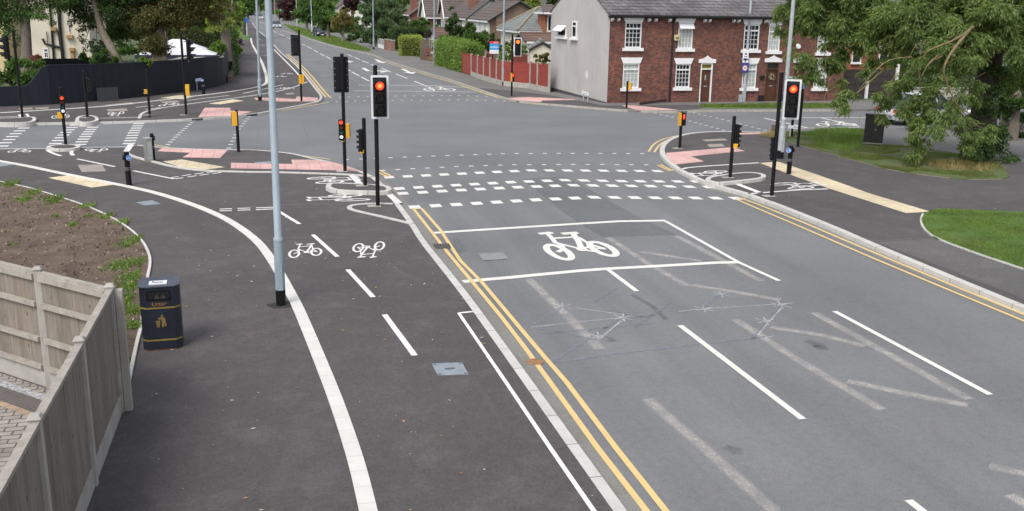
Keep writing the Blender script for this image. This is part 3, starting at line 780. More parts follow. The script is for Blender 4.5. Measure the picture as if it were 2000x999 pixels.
band('far_right_kerb', smooth_line(fre, 1), .14, ZF+.004, m_kerb_old, .14)
marks('double_yellow_line', [smooth_line(W([(752, 122), (832, 147), (888, 163), (930, 178), (975, 192)])), smooth_line(W([(757, 121), (836, 146), (892, 162), (934, 177), (979, 191)])), smooth_line(W([(1060, 205), (1110, 209), (1167, 214), (1235, 218.5), (1250, 219)])), W([(1335, 220), (1397, 217.5), (1517, 217.5), (1640, 217)])], .1, .009, m_yellow)
for px in ([(990, 192), (1030, 190), (1128, 194.5), (1120, 196), (1060, 197), (1055, 200), (1010, 197)], [(1215, 206.5), (1237, 206.5), (1325, 215), (1247, 216.5), (1222, 210)]): sheet('pink_tactile_paving', W(px, ZF), ZF+.008, m_pink)
sheet('verge_strip', W([(1368, 206.5), (1400, 205), (1520, 204.5), (1632, 205), (1632, 211.5), (1520, 212.5), (1400, 212.5), (1368, 210.5)], ZF), ZF+.03, m_lawn, .1)
sheet('verge_strip', W([(625, 71), (655, 77), (690, 86), (724, 98), (722, 101), (690, 98), (660, 91), (630, 82)], ZF), ZF+.03, m_lawn, .1)
sheet('verge_strip', W([(553, 48), (585, 54), (625, 62), (655, 72), (690, 86), (650, 88), (610, 76), (580, 65)], ZF), ZF+.028, m_lawn, .1)
sheet('verge_strip', W([(450, 62), (478, 64), (488, 70), (486, 78), (462, 80)], ZF), ZF+.028, m_lawn, .1)
sheet('verge_strip', W([(565, 40), (590, 41), (605, 47), (585, 48)], ZF), ZF+.028, m_lawn, .1)
marks('lane_line', [W(l) for l in ([(530, 60), (540, 64)], [(545, 67), (556, 71)], [(559, 73), (571, 78)], [(575, 80), (587, 86)], [(590, 86.5), (597, 89.5)], [(600, 91), (609, 96)], [(613, 98), (621, 103)], [(625, 105), (634, 110)], [(637, 111), (646, 116)], [(650, 119), (660, 124)], [(668, 131), (684, 139)], [(687, 141), (702, 149)], [(706, 151), (721, 159)], [(679, 107), (688, 111)], [(692, 112), (703, 117)], [(707, 119), (720, 124)], [(724, 126), (735, 130)], [(745, 134), (763, 141)], [(773, 145), (796, 154)], [(809, 159), (833, 169)])], .13, .0075, m_white)
marks('worn_road_marking', [W([(632, 112), (645, 119)]), W([(680, 151), (697, 160)]), W([(655, 120), (662, 124)])], .13, .006, m_ghost)
marks('stop_line', [W([(700, 167), (833, 167.5), (948, 173)]), W([(690, 178), (833, 179), (930, 180.5)])], .16, .0075, m_white)
bike_world((G(819, 178)[0], G(819, 178)[1]), (2.3, 0), (0, 3.2), 0, m_white)
ar = MB()
def arrow(px, L=2.6, turn=0):
    x, y = G(*px); w = .16; z = .0078
    ar.face([(x-w, y+L, z), (x+w, y+L, z), (x+w, y-L*.3, z), (x-w, y-L*.3, z)])
    if turn == 0: ar.face([(x-.55, y-L*.3, z), (x+.55, y-L*.3, z), (x, y-L, z)])
    else:
        ar.face([(x-w, y-L*.3, z), (x+w, y-L*.3, z), (x+turn*1.1, y-L*.55, z), (x+turn*.9, y-L*.2, z)]); ar.face([(x+turn*.8, y+L*.1, z), (x+turn*.8, y-L*.9, z), (x+turn*1.7, y-L*.4, z)])
arrow((741, 120), 3); arrow((796, 140), 3); arrow((717, 138), 3, 1); arrow((678, 119), 3)
structure(ar.build('lane_arrow', m_white))
marks('stop_line', [W([(1493, 231.5), (1580, 251)]), W([(1602, 230.5), (1680, 247.5)]), W([(1560, 230.5), (1705, 230.5)]), W([(1540, 251.5), (1680, 249)])], .14, .0075, m_white)
bike_px((1580, 247.3), (1668, 246.5), (1572, 237.5), 0, m_white)
marks('yellow_line', [W([(1690, 252.5), (1850, 258), (2000, 264)])], .1, .009, m_yellow)
# soil bed, driveway
SF = (-2.05, 13.42)
bed = W([(-60, 345), (0, 357), (50, 367), (110, 385), (165, 403), (215, 425), (255, 450), (280, 475), (292, 500), (294, 518), (288, 545), (278, 632), (266, 680), (248, 765), (244, 790)], ZL)
bed_s = smooth_line(bed, 1)
sheet('soil_bed', bed_s+[(-2.1, 13.4), (-20, 31.6)], ZL+.035, m_soil, .06)
band('bed_edging', bed_s, .055, ZL+.045, m_edge, .06)
m_pav = bricks('block_paving', (.25, .23, .21), (.33, .3, .27), (.07, .06, .05), .24, .13, .012, 'xy', .18, stain=(.13, .11, .09))
sheet('driveway', [(-2.12, -6), (-2.12, 13.3), (-20, 31.5), (-30, 31.5), (-30, -6)], ZL+.01, m_pav, .05)
fa, fb_ = (-2.15, 13.2), (-12, 23.2)
band('gravel_strip', [fa, fb_], .14, ZL+.02, pm('pale_gravel', (.3, .3, .31), .9, .6, 22, (.1, .1, .11)), off=.14)
band('soldier_course', [fa, fb_], .30, ZL+.016, uv_joint('dark_soldier_bricks', (.12, .105, .10), .075, (.03, .028, .026), .012, .2), off=.37)
band('tan_edge_row', [fa, fb_], .11, ZL+.0165, uv_joint('tan_edge_blocks', (.33, .24, .17), .22, (.08, .06, .05), .012, .15), off=.58)
# ------------------------------------------------------------------ street furniture
m_black = pm('black_powder_coat', (.006, .006, .0075), .5, .25, 6, spec=.22)
m_blackm = pm('black_plastic', (.006, .006, .007), .55, .2, 8, spec=.22)
m_board = pm('signal_board_black', (.008, .008, .010), .5, .2, 5, spec=.22)
m_wborder = pm('reflective_white_border', (.62, .64, .66), .4, .06, 6)
m_red_on = emit('red_light_on', (1.0, .05, .02), 1.5)
m_red_core = emit('red_light_core', (1.0, .22, .05), 1.7)
m_amb_on = emit('orange_red_light_on', (1.0, .17, .02), 1.6)
m_white_on = emit('white_light_on', (.9, .93, 1.0), .55)
m_lens_off = pm('dark_lens', (.02, .02, .022), .15, .2, 20)
m_lens_am = pm('dim_amber_lens', (.16, .035, .012), .2, .2, 20)
m_lens_gr = pm('dim_green_lens', (.01, .12, .10), .2, .2, 20)
m_ybox = pm('yellow_box', (.62, .33, .02), .45, .08, 6)
m_lamp = pm('pale_blue_grey_paint', (.25, .305, .345), .5, .06, 2, (.21, .26, .30), lo=.5, hi=.75)
m_galv = pm('galvanised_steel', (.36, .39, .41), .5, .1, 4, (.27, .29, .30), metal=.2)
m_signblue = pm('blue_sign_face', (.015, .14, .50), .35, .06, 6)
m_signwhite = pm('white_sign_face', (.74, .75, .77), .4, .05, 6)
m_dark_text = pm('dark_lettering', (.03, .03, .035), .5, .05)
m_concrete = pm('concrete_post', (.34, .325, .295), .85, .12, 3, (.27, .25, .22), bump=.3, bscale=40)
def disc(mb, c, r, yaw_dir, seg=18, mi=0, th=.012):
    d = Vector(yaw_dir).normalized(); mb.tube([Vector(c), Vector(c)+d*th], r, seg, mi)
def rrect(w, h, r, n=4):
    o = []
    for cx, cy, a0 in ((w/2-r, h/2-r, 0), (-w/2+r, h/2-r, 90), (-w/2+r, -h/2+r, 180), (w/2-r, -h/2+r, 270)):
        for i in range(n+1):
            a = math.radians(a0+90*i/n); o.append((cx+r*math.cos(a), cy+r*math.sin(a)))
    return o
def signal_head(parent, loc, yaw, w=.46, h=1.13, border=True, lit=None, litmat=None, board=True, tilt=0):
    mb = MB(); mb.box((0, 0, 0), (.30, .17, .98))
    for z in (.31, 0, -.31): mb.box((0, -.095, z), (.29, .03, .29))
    hd = mb.build('signal_head', m_blackm, parent, bevel=.02); hd.location = loc; hd.rotation_euler = (0, 0, yaw)
    if board:
        p = rrect(w, h, .035); mb = MB(); mb.slab([(a, .03, b) for a, b in p], (0, .02, 0)); mb.build('backing_board', m_board, hd)
        if border:
            q = rrect(w-.11, h-.11, .015); mb = MB(); n = len(p); b = 0
            mb.v = [(a, .024, c) for a, c in p]+[(a, .024, c) for a, c in q]
            for i in range(n):
                j = (i+1) % n; mb.f.append((i, j, n+j, n+i)); mb.m.append(0)
            mb.build('board_border', m_wborder, hd)
        else:
            mb = MB()
            for s in (-1, 1):
                for z in (-.42, -.2, 0, .2, .42): mb.tube([(s*(w/2-.04), .05, z), (s*(w/2-.04), .062, z)], .012, 6)
            mb.tube([(-w*.28, .066, -.45), (-w*.28, .066, .45)], .008, 6)
            mb.build('board_fixing', m_galv, hd)
    for k, z in enumerate((.31, 0, -.31)):
        mb = MB(); mb.tube([(0, -.108, z), (0, -.13, z)], [.112, .10], 20)
        mb.build('lens', (litmat or m_red_on) if lit == k else m_lens_off, hd, smooth=40)
        if lit == k:
            mb = MB(); mb.tube([(0, -.128, z), (0, -.136, z)], [.062, .05], 16); mb.build('lens_core', m_red_core if not litmat else litmat, hd, smooth=40)
        mb = MB(); n = 16
        for i in range(n):                                # open hood over the lens
            a0, a1 = math.radians(-30+240*i/n), math.radians(-30+240*(i+1)/n)
            d0 = .10+.14*max(0, math.sin(a0)+.5)/1.5; d1 = .10+.14*max(0, math.sin(a1)+.5)/1.5
            r0, r1 = .128, .118
            q = lambda a, r, y: (r*math.cos(a), y, z+r*math.sin(a))
            mb.face([q(a0, r0, -.10), q(a1, r0, -.10), q(a1, r0, -.10-d1), q(a0, r0, -.10-d0)])
            mb.face([q(a0, r1, -.10-d0), q(a1, r1, -.10-d1), q(a1, r1, -.10), q(a0, r1, -.10)])
            mb.face([q(a0, r0, -.10-d0), q(a1, r0, -.10-d1), q(a1, r1, -.10-d1), q(a0, r1, -.10-d0)])
        mb.build('visor', m_blackm, hd, fix=False)
    for z in (.38, -.38):
        mb = MB(); mb.box((0, .12, z), (.06, .14, .04)); mb.build('bracket', m_blackm, hd)
    return hd
def cycle_head(parent, loc, yaw, lit=True, h=.68, w=.17):
    mb = MB(); mb.box((0, 0, 0), (w, .11, h))
    hd = mb.build('cycle_signal_head', m_blackm, parent, bevel=.03); hd.location = loc; hd.rotation_euler = (0, 0, yaw)
    zs = (h*.36, h*.13, -h*.10, -h*.33); ms = (m_red_on if lit else m_lens_off, m_lens_am, m_lens_gr, m_white_on if lit else m_lens_off)
    for z, m in zip(zs, ms):
        mb = MB(); mb.tube([(0, -.055, z), (0, -.064, z)], .058, 14); mb.build('lens', m, hd, smooth=40)
        mb = MB(); n = 8
        for i in range(n):
            a0, a1 = math.pi*i/n, math.pi*(i+1)/n; r = .069
            mb.face([(r*math.cos(a0), -.05, z+r*math.sin(a0)), (r*math.cos(a1), -.05, z+r*math.sin(a1)), (r*math.cos(a1), -.12, z+r*math.sin(a1)), (r*math.cos(a0), -.12, z+r*math.sin(a0))])
        mb.build('visor', m_blackm, hd, fix=False)
    if lit:
        mb = MB(); mb.slab([(-.02, -.066, zs[3]-.03), (.012, -.066, zs[3]-.03), (.024, -.066, zs[3]+.02), (-.004, -.066, zs[3]+.008)], (0, -.003, 0)); mb.build('cycle_mark', m_blackm, hd)
    return hd
def push_box(parent, loc, yaw, h=.5, w=.15, d=.2):
    p = rrect(w, d, .03, 3); mb = MB(); mb.prism(p, -h/2, h/2)
    bx = mb.build('push_button_box', m_ybox, parent, bevel=.01); bx.location = loc; bx.rotation_euler = (0, 0, yaw)
    mb = MB(); mb.box((0, -d/2-.006, .02), (w*.82, .012, h*.8)); mb.build('box_front', m_blackm, bx)
    mb = MB(); mb.tube([(0, -d/2-.012, -h*.25), (0, -d/2-.026, -h*.25)], .022, 10); mb.build('button', m_galv, bx)
    return bx
def signal_pole(base, top, z0, label, r=.057, plate=True):
    x, y = G(*base, z0); h = HZ(base, top, z0)-z0
    t = thing('traffic_signal', label, 'traffic signal', (x, y, z0), 0, 'traffic signal poles around the junction')
    mb = MB(); mb.tube([(0, 0, -.1), (0, 0, h)], r, 16); mb.build('pole', m_black, t, smooth=40)
    mb = MB(); mb.tube([(0, 0, h-.0), (0, 0, h+.035)], [r+.008, r*.6], 14); mb.build('pole_cap', m_blackm, t, smooth=40)
    if plate:
        mb = MB(); mb.box((-.10, -.02, .008), (.36, .24, .012)); mb.build('base_plate', m_concrete, t)
    def at(px, py, dy=0.0):
        v = AT(px, py, y+dy); return (v.x-x, v.y-y, v.z-z0)
    return t, at, h
D = math.radians
t, at, h = signal_pole((738, 402.5), (736.8, 130), ZL, 'tall black signal pole with white bordered head lit red, left of the near road')
signal_head(t, at(742, 190.5, -.2), D(-5), lit=0, w=.47, h=1.15)
t, at, h = signal_pole((674, 335), (669, 107), ZL, 'tall signal pole by the near pink slabs, board seen from behind, small lit cycle signal')
signal_head(t, at(666, 146, .16), D(178), border=False, w=.48, h=1.14)
cycle_head(t, at(666.5, 254, -.05), D(-6)); push_box(t, at(668.5, 274, -.02), D(-6), .10, .15, .14); push_box(t, at(679, 256), D(90), .48, .10, .14)
t, at, h = signal_pole((713.5, 363), (710.6, 233), .17, 'short signal pole on the kerbed island with its cycle signal seen from the side')
cycle_head(t, at(704.5, 275), D(-90), lit=False); push_box(t, at(705.5, 296), D(-80), .10, .15, .14)
t, at, h = signal_pole((589, 198), (586.3, 60), ZF, 'tall signal pole on the far left corner, its board seen from behind', plate=False)
signal_head(t, at(577.5, 89, .1), D(165), border=False, w=.5, h=1.12)
push_box(t, at(586, 155), D(-90), .5, .12, .16); push_box(t, at(591.5, 155), D(90), .5, .08, .16)
t, at, h = signal_pole((364, 225), (356, 66), ZF, 'tall signal pole before the navy fence with head turned right and yellow box')
signal_head(t, at(368, 98), D(90), border=True, w=.46, h=1.12)
push_box(t, at(366.5, 176), D(80), .52, .16, .2)
t, at, h = signal_pole((44, 230), (25.5, 60), .2, 'tall signal pole at the far left with its head turned to the left')
signal_head(t, at(13, 94), D(-90), border=False, w=.46, h=1.12)
t, at, h = signal_pole((292.5, 225), (286, 137), .2, 'short black pole on rounded kerb before the navy fence, one yellow box on its left')
push_box(t, at(284.5, 179.5), D(-70), .2, .16, .16)
t, at, h = signal_pole((171, 230), (164, 140), .2, 'short black signal pole on the small far island with an unlit cycle signal turned right')
cycle_head(t, at(171, 167), D(90), lit=False)
t, at, h = signal_pole((128.6, 283), (116.8, 172), .16, 'short signal pole on the near left island with a lit red and white cycle signal')
cycle_head(t, at(121.8, 205, -.1), D(12)); push_box(t, at(117.5, 226), D(-90), .22, .16, .18)
t, at, h = signal_pole((466, 297), (460.5, 217), ZL, 'short black signal pole with a tall yellow box on its left before the pink slabs', plate=False)
push_box(t, at(458, 232), D(-90), .52, .14, .2)
t, at, h = signal_pole((999.2, 188), (1003.6, 68), ZF, 'tall signal pole in front of the red fence with its head lit orange red', plate=False)
signal_head(t, at(1011.3, 92.5, -.15), D(-13), lit=0, litmat=m_amb_on, w=.46, h=1.1)
mb = MB(); mb.box((-.07, .0, 0), (.05, .2, .52)); o = mb.build('push_button_box', m_ybox, t); o.location = at(1001, 151.5, -.12)
mb = MB(); mb.box((.02, -.01, 0), (.17, .14, .52)); p = mb.build('display_unit', m_blackm, o)
mb = MB(); mb.box((.02, -.084, .13), (.07, .01, .16)); mb.build('red_figure_light', m_red_on, o)
t, at, h = signal_pole((1223.5, 211), (1226.5, 160), ZF, 'short black pole with a yellow box in front of the brick terrace', plate=False)
push_box(t, at(1229.5, 169), D(70), .42, .14, .2)
t, at, h = signal_pole((1327.5, 290), (1331.5, 220), ZR, 'short signal pole on the right corner tip with a lit red figure')
mb = MB(); mb.box((-.095, 0, 0), (.05, .22, .5)); o = mb.build('push_button_box', m_ybox, t); o.location = at(1332, 233, -.08)
mb = MB(); mb.box((.03, -.02, 0), (.2, .18, .5)); mb.build('display_unit', m_blackm, o, bevel=.02)
mb = MB(); mb.box((.03, -.115, .10), (.07, .012, .17)); mb.build('red_figure_light', m_red_on, o)
t, at, h = signal_pole((1426, 347), (1436, 229), .2, 'short signal pole on the right kerbed island with a small yellow button box')
cycle_head(t, at(1439.5, 264, .05), D(90), lit=False); b_ = push_box(t, at(1437, 285.5, -.05), D(35), .13, .15, .2)
t, at, h = signal_pole((1507, 383), (1530, 144), ZR, 'tall black signal pole, white bordered head lit red, before the right lamp post')
signal_head(t, at(1547, 195, -.1), D(-25), lit=0, w=.47, h=1.15)
cycle_head(t, at(1511, 291, .06), D(180), lit=False)
t, at, h = signal_pole((1558, 287), (1571, 165), ZR, 'tall black pole with round blue sign and grey board back behind the right signal', plate=False)
mb = MB(); p = rrect(.46, 1.12, .05); mb.slab([(a, .03, b) for a, b in p], (0, .025, 0)); o = mb.build('backing_board', m_galv, t); o.location = at(1560, 183, .06); o.rotation_euler = (0, 0, D(35))
mb = MB(); disc(mb, (0, 0, 0), .155, (0, -1, 0), 24); o = mb.build('round_sign', m_signblue, t); o.location = at(1569.5, 167, -.08); o.rotation_euler = (0, 0, D(10))
mb = MB()
mb.ring((0, -.014, .0), (.142, 0, 0), (0, 0, .142), .93, 1.0, 24)
mb.slab([(-.02, -.014, -.10), (.035, -.014, -.10), (.03, -.014, .02), (-.005, -.014, .02)], (0, -.003, 0))
mb.ring((0, -.016, .055), (.05, 0, 0), (0, 0, .045), .55, 1.0, 14)
mb.slab([(-.06, -.014, .06), (-.03, -.014, .09), (.05, -.014, .09), (.06, -.014, .06)], (0, -.003, 0))
mb.build('sign_symbol', m_signwhite, o, fix=False)
mb = MB(); mb.box((0, 0, 0), (.22, .3, .14)); mb.tube([(0, -.15, 0), (0, -.2, 0)], .06, 10)
o = mb.build('vehicle_detector', m_wborder, t, bevel=.02); o.location = at(1548, 154, .0)
t, at, h = signal_pole((1545.5, 268), (1548, 231), ZR, 'short plain black pole seen just above the white nameplate behind the right signal', plate=False)

# lamp posts
def lamp_post(base, top, shoulder, z0, label, r1, r2, mat=None, foot=None, arm=(0, 1), H=8.5):
    mat = mat or m_lamp
    x, y = G(*base, z0); hs = HZ(base, shoulder, z0)-z0
    vt = AT(*top, y); k = (vt.x-x)/(vt.z-z0)
    t = thing('lamp_post', label, 'lamp post', (x, y, z0), 0, 'lamp posts along the roads')
    k = max(-.02, min(.02, k))
    P_ = lambda z: (k*z, 0, z)
    mb = MB(); mb.tube([P_(.3 if foot else -.1), P_(hs-.06), P_(hs)], [r1, r1, r1*.98], 18); mb.build('base_section', mat, t, smooth=40)
    mb = MB(); mb.tube([P_(hs), P_(hs+.05), P_(hs+.07), P_(H)], [r1*1.05, r1*1.0, r2, r2*.72], 18); mb.build('column', mat, t, smooth=50)
    if foot:
        mb = MB(); mb.tube([(0, 0, -.1), (0, 0, .3)], r1*1.01, 18); mb.build('black_foot', m_black, t, smooth=40)
    mb = MB(); mb.box((-r1*.75*0, -r1, hs*.45), (r1*1.0, .014, .5)); mb.build('access_door', mat, t)
    a = Vector((arm[0], arm[1], 0)); mb = MB(); e = Vector(P_(H))
    mb.tube([e-Vector((0, 0, .05)), e+Vector((0, 0, .12))+a*.25, e+Vector((0, 0, .18))+a*.8], [r2*.7, r2*.55, r2*.5], 10); mb.build('arm', mat, t, smooth=40)
    mb = MB(); mb.box((0, 0, 0), (.24, .62, .11), taper=.8); o = mb.build('lantern', m_galv, t, bevel=.03); o.location = e+Vector((0, 0, .17))+a*1.0; o.rotation_euler = (0, 0, math.atan2(a.y, a.x)-math.pi/2)
    return t
lamp_post((549, 596), (523.5, 0), (545, 470), ZL, 'big pale blue grey lamp post nearest the camera, standing on the white strip', .088, .068, foot=True, arm=(1, .2))
lamp_post((508, 197), (501, 0), (507, 158), ZF, 'blue grey lamp post with black foot on the pink slabs of the far left corner', .105, .075, foot=True, arm=(1, .3))
lamp_post((730, 97), (728.3, 0), (730, 78), ZF, 'slim grey lamp post with black foot at the end of the far grass verge', .11, .08, foot=True, arm=(-1, 0))
lamp_post((848, 126), (848, 0), (848, 101), ZF, 'slim grey lamp post between the clipped hedges of the far right pavement', .11, .08, arm=(-1, 0))
lamp_post((982.8, 168), (985, 0), (983, 135), ZF, 'grey lamp post with black foot against the red panel fence', .11, .085, foot=True, arm=(-1, -.3))
lamp_post((1523.6, 310), (1550, 0), (1529, 251), ZR, 'tall grey lamp post with black foot beside the right hand red signal', .12, .085, m_galv, foot=True, arm=(-1, .2))
t = lamp_post((1452, 199), (1467, 0), (1453, 167), ZF, 'grey lamp post with camera and speed zone plates in front of the brick terrace', .12, .085, m_galv, arm=(0, -1))
def child_at(o, px, py, dy): v = AT(px, py, o.location.y+dy); return v-o.location
mb = MB(); mb.box((0, 0, 0), (.46, .015, .98)); s = mb.build('zone_plate', pm('zone_plate_blue', (.035, .06, .22), .4, .1), t); s.location = child_at(t, 1455.5, 125.5, -.13)
mb = MB(); mb.box((0, -.012, .25), (.38, .006, .34)); mb.build('camera_panel', m_signwhite, s)
mb = MB(); mb.slab([(-.14, -.017, .2), (.06, -.017, .2), (.06, -.017, .33), (-.14, -.017, .33)], (0, -.004, 0)); mb.slab([(.06, -.017, .24), (.15, -.017, .2), (.15, -.017, .33), (.06, -.017, .29)], (0, -.004, 0)); mb.box((-.02, -.018, .15), (.05, .006, .1)); mb.build('camera_symbol', m_dark_text, s)
mb = MB(); disc(mb, (0, -.008, -.23), .17, (0, -1, 0), 20, th=.008); mb.build('speed_roundel', m_signwhite, s)
mb = MB(); mb.ring((0, -.018, -.23), (1, 0, 0), (0, 0, 1), .135, .168, 22); mb.build('roundel_ring', pm('sign_red', (.55, .03, .03), .4, .05), s, fix=False)
text_mesh('speed_number', '20', .17, m_dark_text, s, (0, -.02, -.23), (math.pi/2, 0, 0))
mb = MB(); mb.box((0, 0, 0), (.36, .02, .5)); s = mb.build('notice_plate', m_signwhite, t); s.location = child_at(t, 1456.5, 106.5, -.13)
mb = MB(); disc(mb, (0, -.01, .02), .06, (0, -1, 0), 12, th=.006); mb.box((0, -.013, -.13), (.2, .006, .04)); mb.build('notice_mark', m_dark_text, s)
mb = MB(); mb.box((0, 0, 0), (.2, .16, .42)); s = mb.build('service_box', m_galv, t, bevel=.02); s.location = child_at(t, 1446.2, 192.5, -.05)
def thin_post(base, top, z0, label, r=.06):
    x, y = G(*base, z0); h = HZ(base, top, z0)-z0
    t = thing('lamp_post', label, 'lamp post', (x, y, z0), 0, 'lamp posts along the roads')
    mb = MB(); mb.tube([(0, 0, -.1), (0, 0, 1.4), (0, 0, 1.45), (0, 0, h)], [r*1.5, r*1.5, r, r*.7], 10); mb.build('column', m_galv, t, smooth=40)
    mb = MB(); mb.box((-.4, 0, h), (.7, .2, .1)); mb.build('lantern', m_galv, t)
    return t
t = thin_post((483, 71), (479.5, -20), ZF, 'thin grey lamp post with a small blue plate beside the dark far left trunk', .07)
mb = MB(); mb.box((0, 0, 0), (.45, .03, .6)); s = mb.build('cycle_route_plate', m_signblue, t); s.location = child_at(t, 482, 40, -.15)
thin_post((580.5, 53), (580, -20), ZF, 'distant grey lamp post standing in the far verge before the small trees', .09)
thin_post((609.5, 64), (609.5, -20), ZF, 'distant thin lamp post just left of the parked dark car', .08)
thin_post((537.5, 37), (537.5, -15), ZF, 'farthest grey lamp post, beside the distant red signal', .10)

mb = MB(); x, y = G(549, 597, ZL); mb.prism([(x+(.24+.05*math.sin(a*3))*math.cos(a), y+(.22+.04*math.cos(a*2))*math.sin(a)) for a in [i*.449 for i in range(14)]], ZL-.02, ZL+.006); structure(mb.build('tarmac_collar', asphalt('fresh_tarmac_collar', (.03, .028, .028), (.08, .075, .07), .5, .3)))
# bollards
def bollard(base, top, z0, label, r, disc_px=None, disc_yaw=0, lens_px=None):
    x, y = G(*base, z0); h = HZ(base, top, z0)-z0
    t = thing('bollard', label, 'bollard', (x, y, z0), 0, 'black bollards on the footways')
    mb = MB(); mb.tube([(0, 0, -.1), (0, 0, h*.48), (0, 0, h*.485), (0, 0, h-.1), (0, 0, h-.095), (0, 0, h-.015), (0, 0, h)], [r*1.06, r*1.06, r, r, r*1.02, r*1.02, r*.8], 20); mb.build('post', m_black, t, smooth=35)
    mb = MB()
    for z in (h*.47, h*.53): mb.tube([(0, 0, z-.006), (0, 0, z+.006)], r*1.08, 20, caps=False)
    mb.build('grey_band', m_galv, t, smooth=40)
    yy = t.location.y
    if disc_px:
        v = AT(*disc_px, yy-.1)-t.location; mb = MB(); d = (math.sin(disc_yaw), -math.cos(disc_yaw), 0); disc(mb, (0, 0, 0), .085, d, 20, th=.015)
        s = mb.build('blue_disc', m_signblue, t, smooth=40); s.location = v
        mb = MB(); c = Vector(d)*.018; u = Vector((math.cos(disc_yaw), math.sin(disc_yaw), 0)); w = Vector((0, 0, 1))
        mb.ring(c, u, w, .074, .08, 20)
        for a, b in (((-.035, -.02), .022), ((.035, -.02), .022)): mb.ring(c+u*a[0]+w*a[1], u, w, .016, b, 12)
        for p, q in (((-.035, -.02), (-.01, .02)), ((-.01, .02), (.03, .02)), ((.03, .02), (.035, -.02)), ((0, -.02), (.03, .02))):
            a, b = c+u*p[0]+w*p[1], c+u*q[0]+w*q[1]; n = (b-a).cross(Vector(d)).normalized()*.004
            mb.face([a-n, b-n, b+n, a+n])
        mb.build('disc_symbol', m_signwhite, s, fix=False)
    if lens_px:
        v = AT(*lens_px, yy)-t.location; mb = MB(); d = Vector((math.copysign(1, v.x), .15, 0)); disc(mb, (math.copysign(r*.6, v.x), 0, v.z), .075, d, 16, th=.06); mb.build('sign_bracket', m_blackm, t, smooth=40)
bollard((252, 362), (249.5, 297), ZL, 'black bollard with blue cycle disc on the curved white strip near the steel post', .078, (251.5, 308.5), D(15), (244, 308))
bollard((300, 314), (295.5, 261), ZL, 'thin black bollard standing right behind the square steel post', .062, None, 0, (299.5, 270))
bollard((398, 184.5), (397, 151), ZF, 'small black bollard with blue disc beside the nameplate under the navy fence', .09, (395, 157), D(-10), (400, 155))
bollard((1540.5, 340), (1543.5, 285), ZR, 'black bollard with blue disc at the start of the long buff tactile strip', .075, (1540.3, 294), D(-30), (1547, 294))
x, y = G(291, 316, ZL); t = thing('feeder_pillar', 'square stainless steel post behind the white kerb near the black bollards', 'steel post', (x, y, ZL), D(28))
mb = MB(); mb.box((0, 0, .39), (.2, .28, .82)); mb.build('pillar_body', pm('brushed_steel', (.33, .33, .32), .35, .12, 5, (.42, .36, .26), metal=.55), t, bevel=.006)
mb = MB(); mb.box((0, 0, .81), (.22, .30, .02)); mb.build('pillar_top', m_galv, t)
mb = MB(); mb.box((0, -.142, .4), (.14, .006, .6)); mb.build('pillar_door', m_galv, t)
# street nameplates
def nameplate(b0, b1, p0, p1, z0, label, n_leg=2):
    x0, y0 = G(*b0, z0); x1, y1_ = G(*b1, z0)
    t = thing('street_nameplate', label, 'nameplate', ((x0+x1)/2, (y0+y1_)/2, z0), math.atan2(y1_-y0, x1-x0), 'white street nameplates')
    L = math.hypot(x1-x0, y1_-y0); ht = HZ(b0, p0, z0)-z0; hb = HZ(b0, p1, z0)-z0
    mb = MB(); mb.box((0, -.03, (ht+hb)/2), (L*1.25, .03, ht-hb)); pl = mb.build('plate', m_signwhite, t)
    mb = MB(); rg = random.Random(len(label)); x = -L*.5
    mb.box((0, -.047, (ht+hb)/2), (L*.95, .004, (ht-hb)*.36))
    mb.build('faint_lettering', pm('pale_grey_lettering', (.55, .55, .58), .6, .45, 22, stretch=(1, 1, .2)), pl)
    for s in ((-.42, .42) if n_leg == 2 else (-.3,)):
        mb = MB(); mb.box((s*L, 0, ht*.5-.05), (.07, .05, ht+.05)); mb.build('leg', m_galv, t)
nameplate((384, 176.5), (396, 174.5), (384, 154), (384, 159.5), ZF, 'white street nameplate on legs in front of the navy fence')
nameplate((1138.5, 196.5), (1148.5, 200), (1138, 178), (1138, 184), ZF, 'white street nameplate on two legs against the grey rendered gable')
nameplate((1541, 268), (1560, 269.5), (1541, 245), (1541, 251), ZR, 'white street nameplate between the right signal pole and the blue sign pole')
# estate agent board
x, y = G(970.5, 164, ZF); t = thing('estate_agent_board', 'red blue and white sold board on a post at the red fence', 'sign board', (x, y-.12, ZF), D(-8))
hb = HZ((970.5, 164), (970, 105), ZF)-ZF; ht = HZ((970.5, 164), (970, 81), ZF)-ZF
m_sold = pm('board_red', (.60, .03, .035), .45, .05); m_bblue = pm('board_blue', (.02, .28, .62), .45, .05)
mb = MB(); mb.box((.03, .02, hb/2), (.06, .05, hb)); mb.build('post', pm('blue_grey_post', (.16, .24, .36), .6, .15), t)
H_ = ht-hb; bx = -.24
mb = MB(); mb.box((bx, 0, hb+H_*.56), (.62, .05, H_*.5)); b = mb.build('blue_panel', m_bblue, t)
mb = MB(); mb.box((bx, 0, hb+H_*.905), (.62, .052, H_*.19)); b2 = mb.build('red_panel', m_sold, t)
mb = MB(); mb.box((bx, 0, hb+H_*.15), (.62, .052, H_*.3)); b3 = mb.build('white_panel', m_signwhite, t)
text_mesh('agent_name', 'mellor', .22, m_signwhite, b, (bx, -.028, hb+H_*.53), (math.pi/2, 0, 0))
text_mesh('sold_lettering', 'Sold', .15, m_signwhite, b2, (bx+.1, -.03, hb+H_*.905), (math.pi/2, 0, 0))
mb = MB()
for k in range(9): mb.box((bx-.26+k*.065, -.029, hb+H_*.13), (.05, .004, .05))
mb.build('number_row', pm('pale_print', (.45, .47, .52), .6, .1), b3)
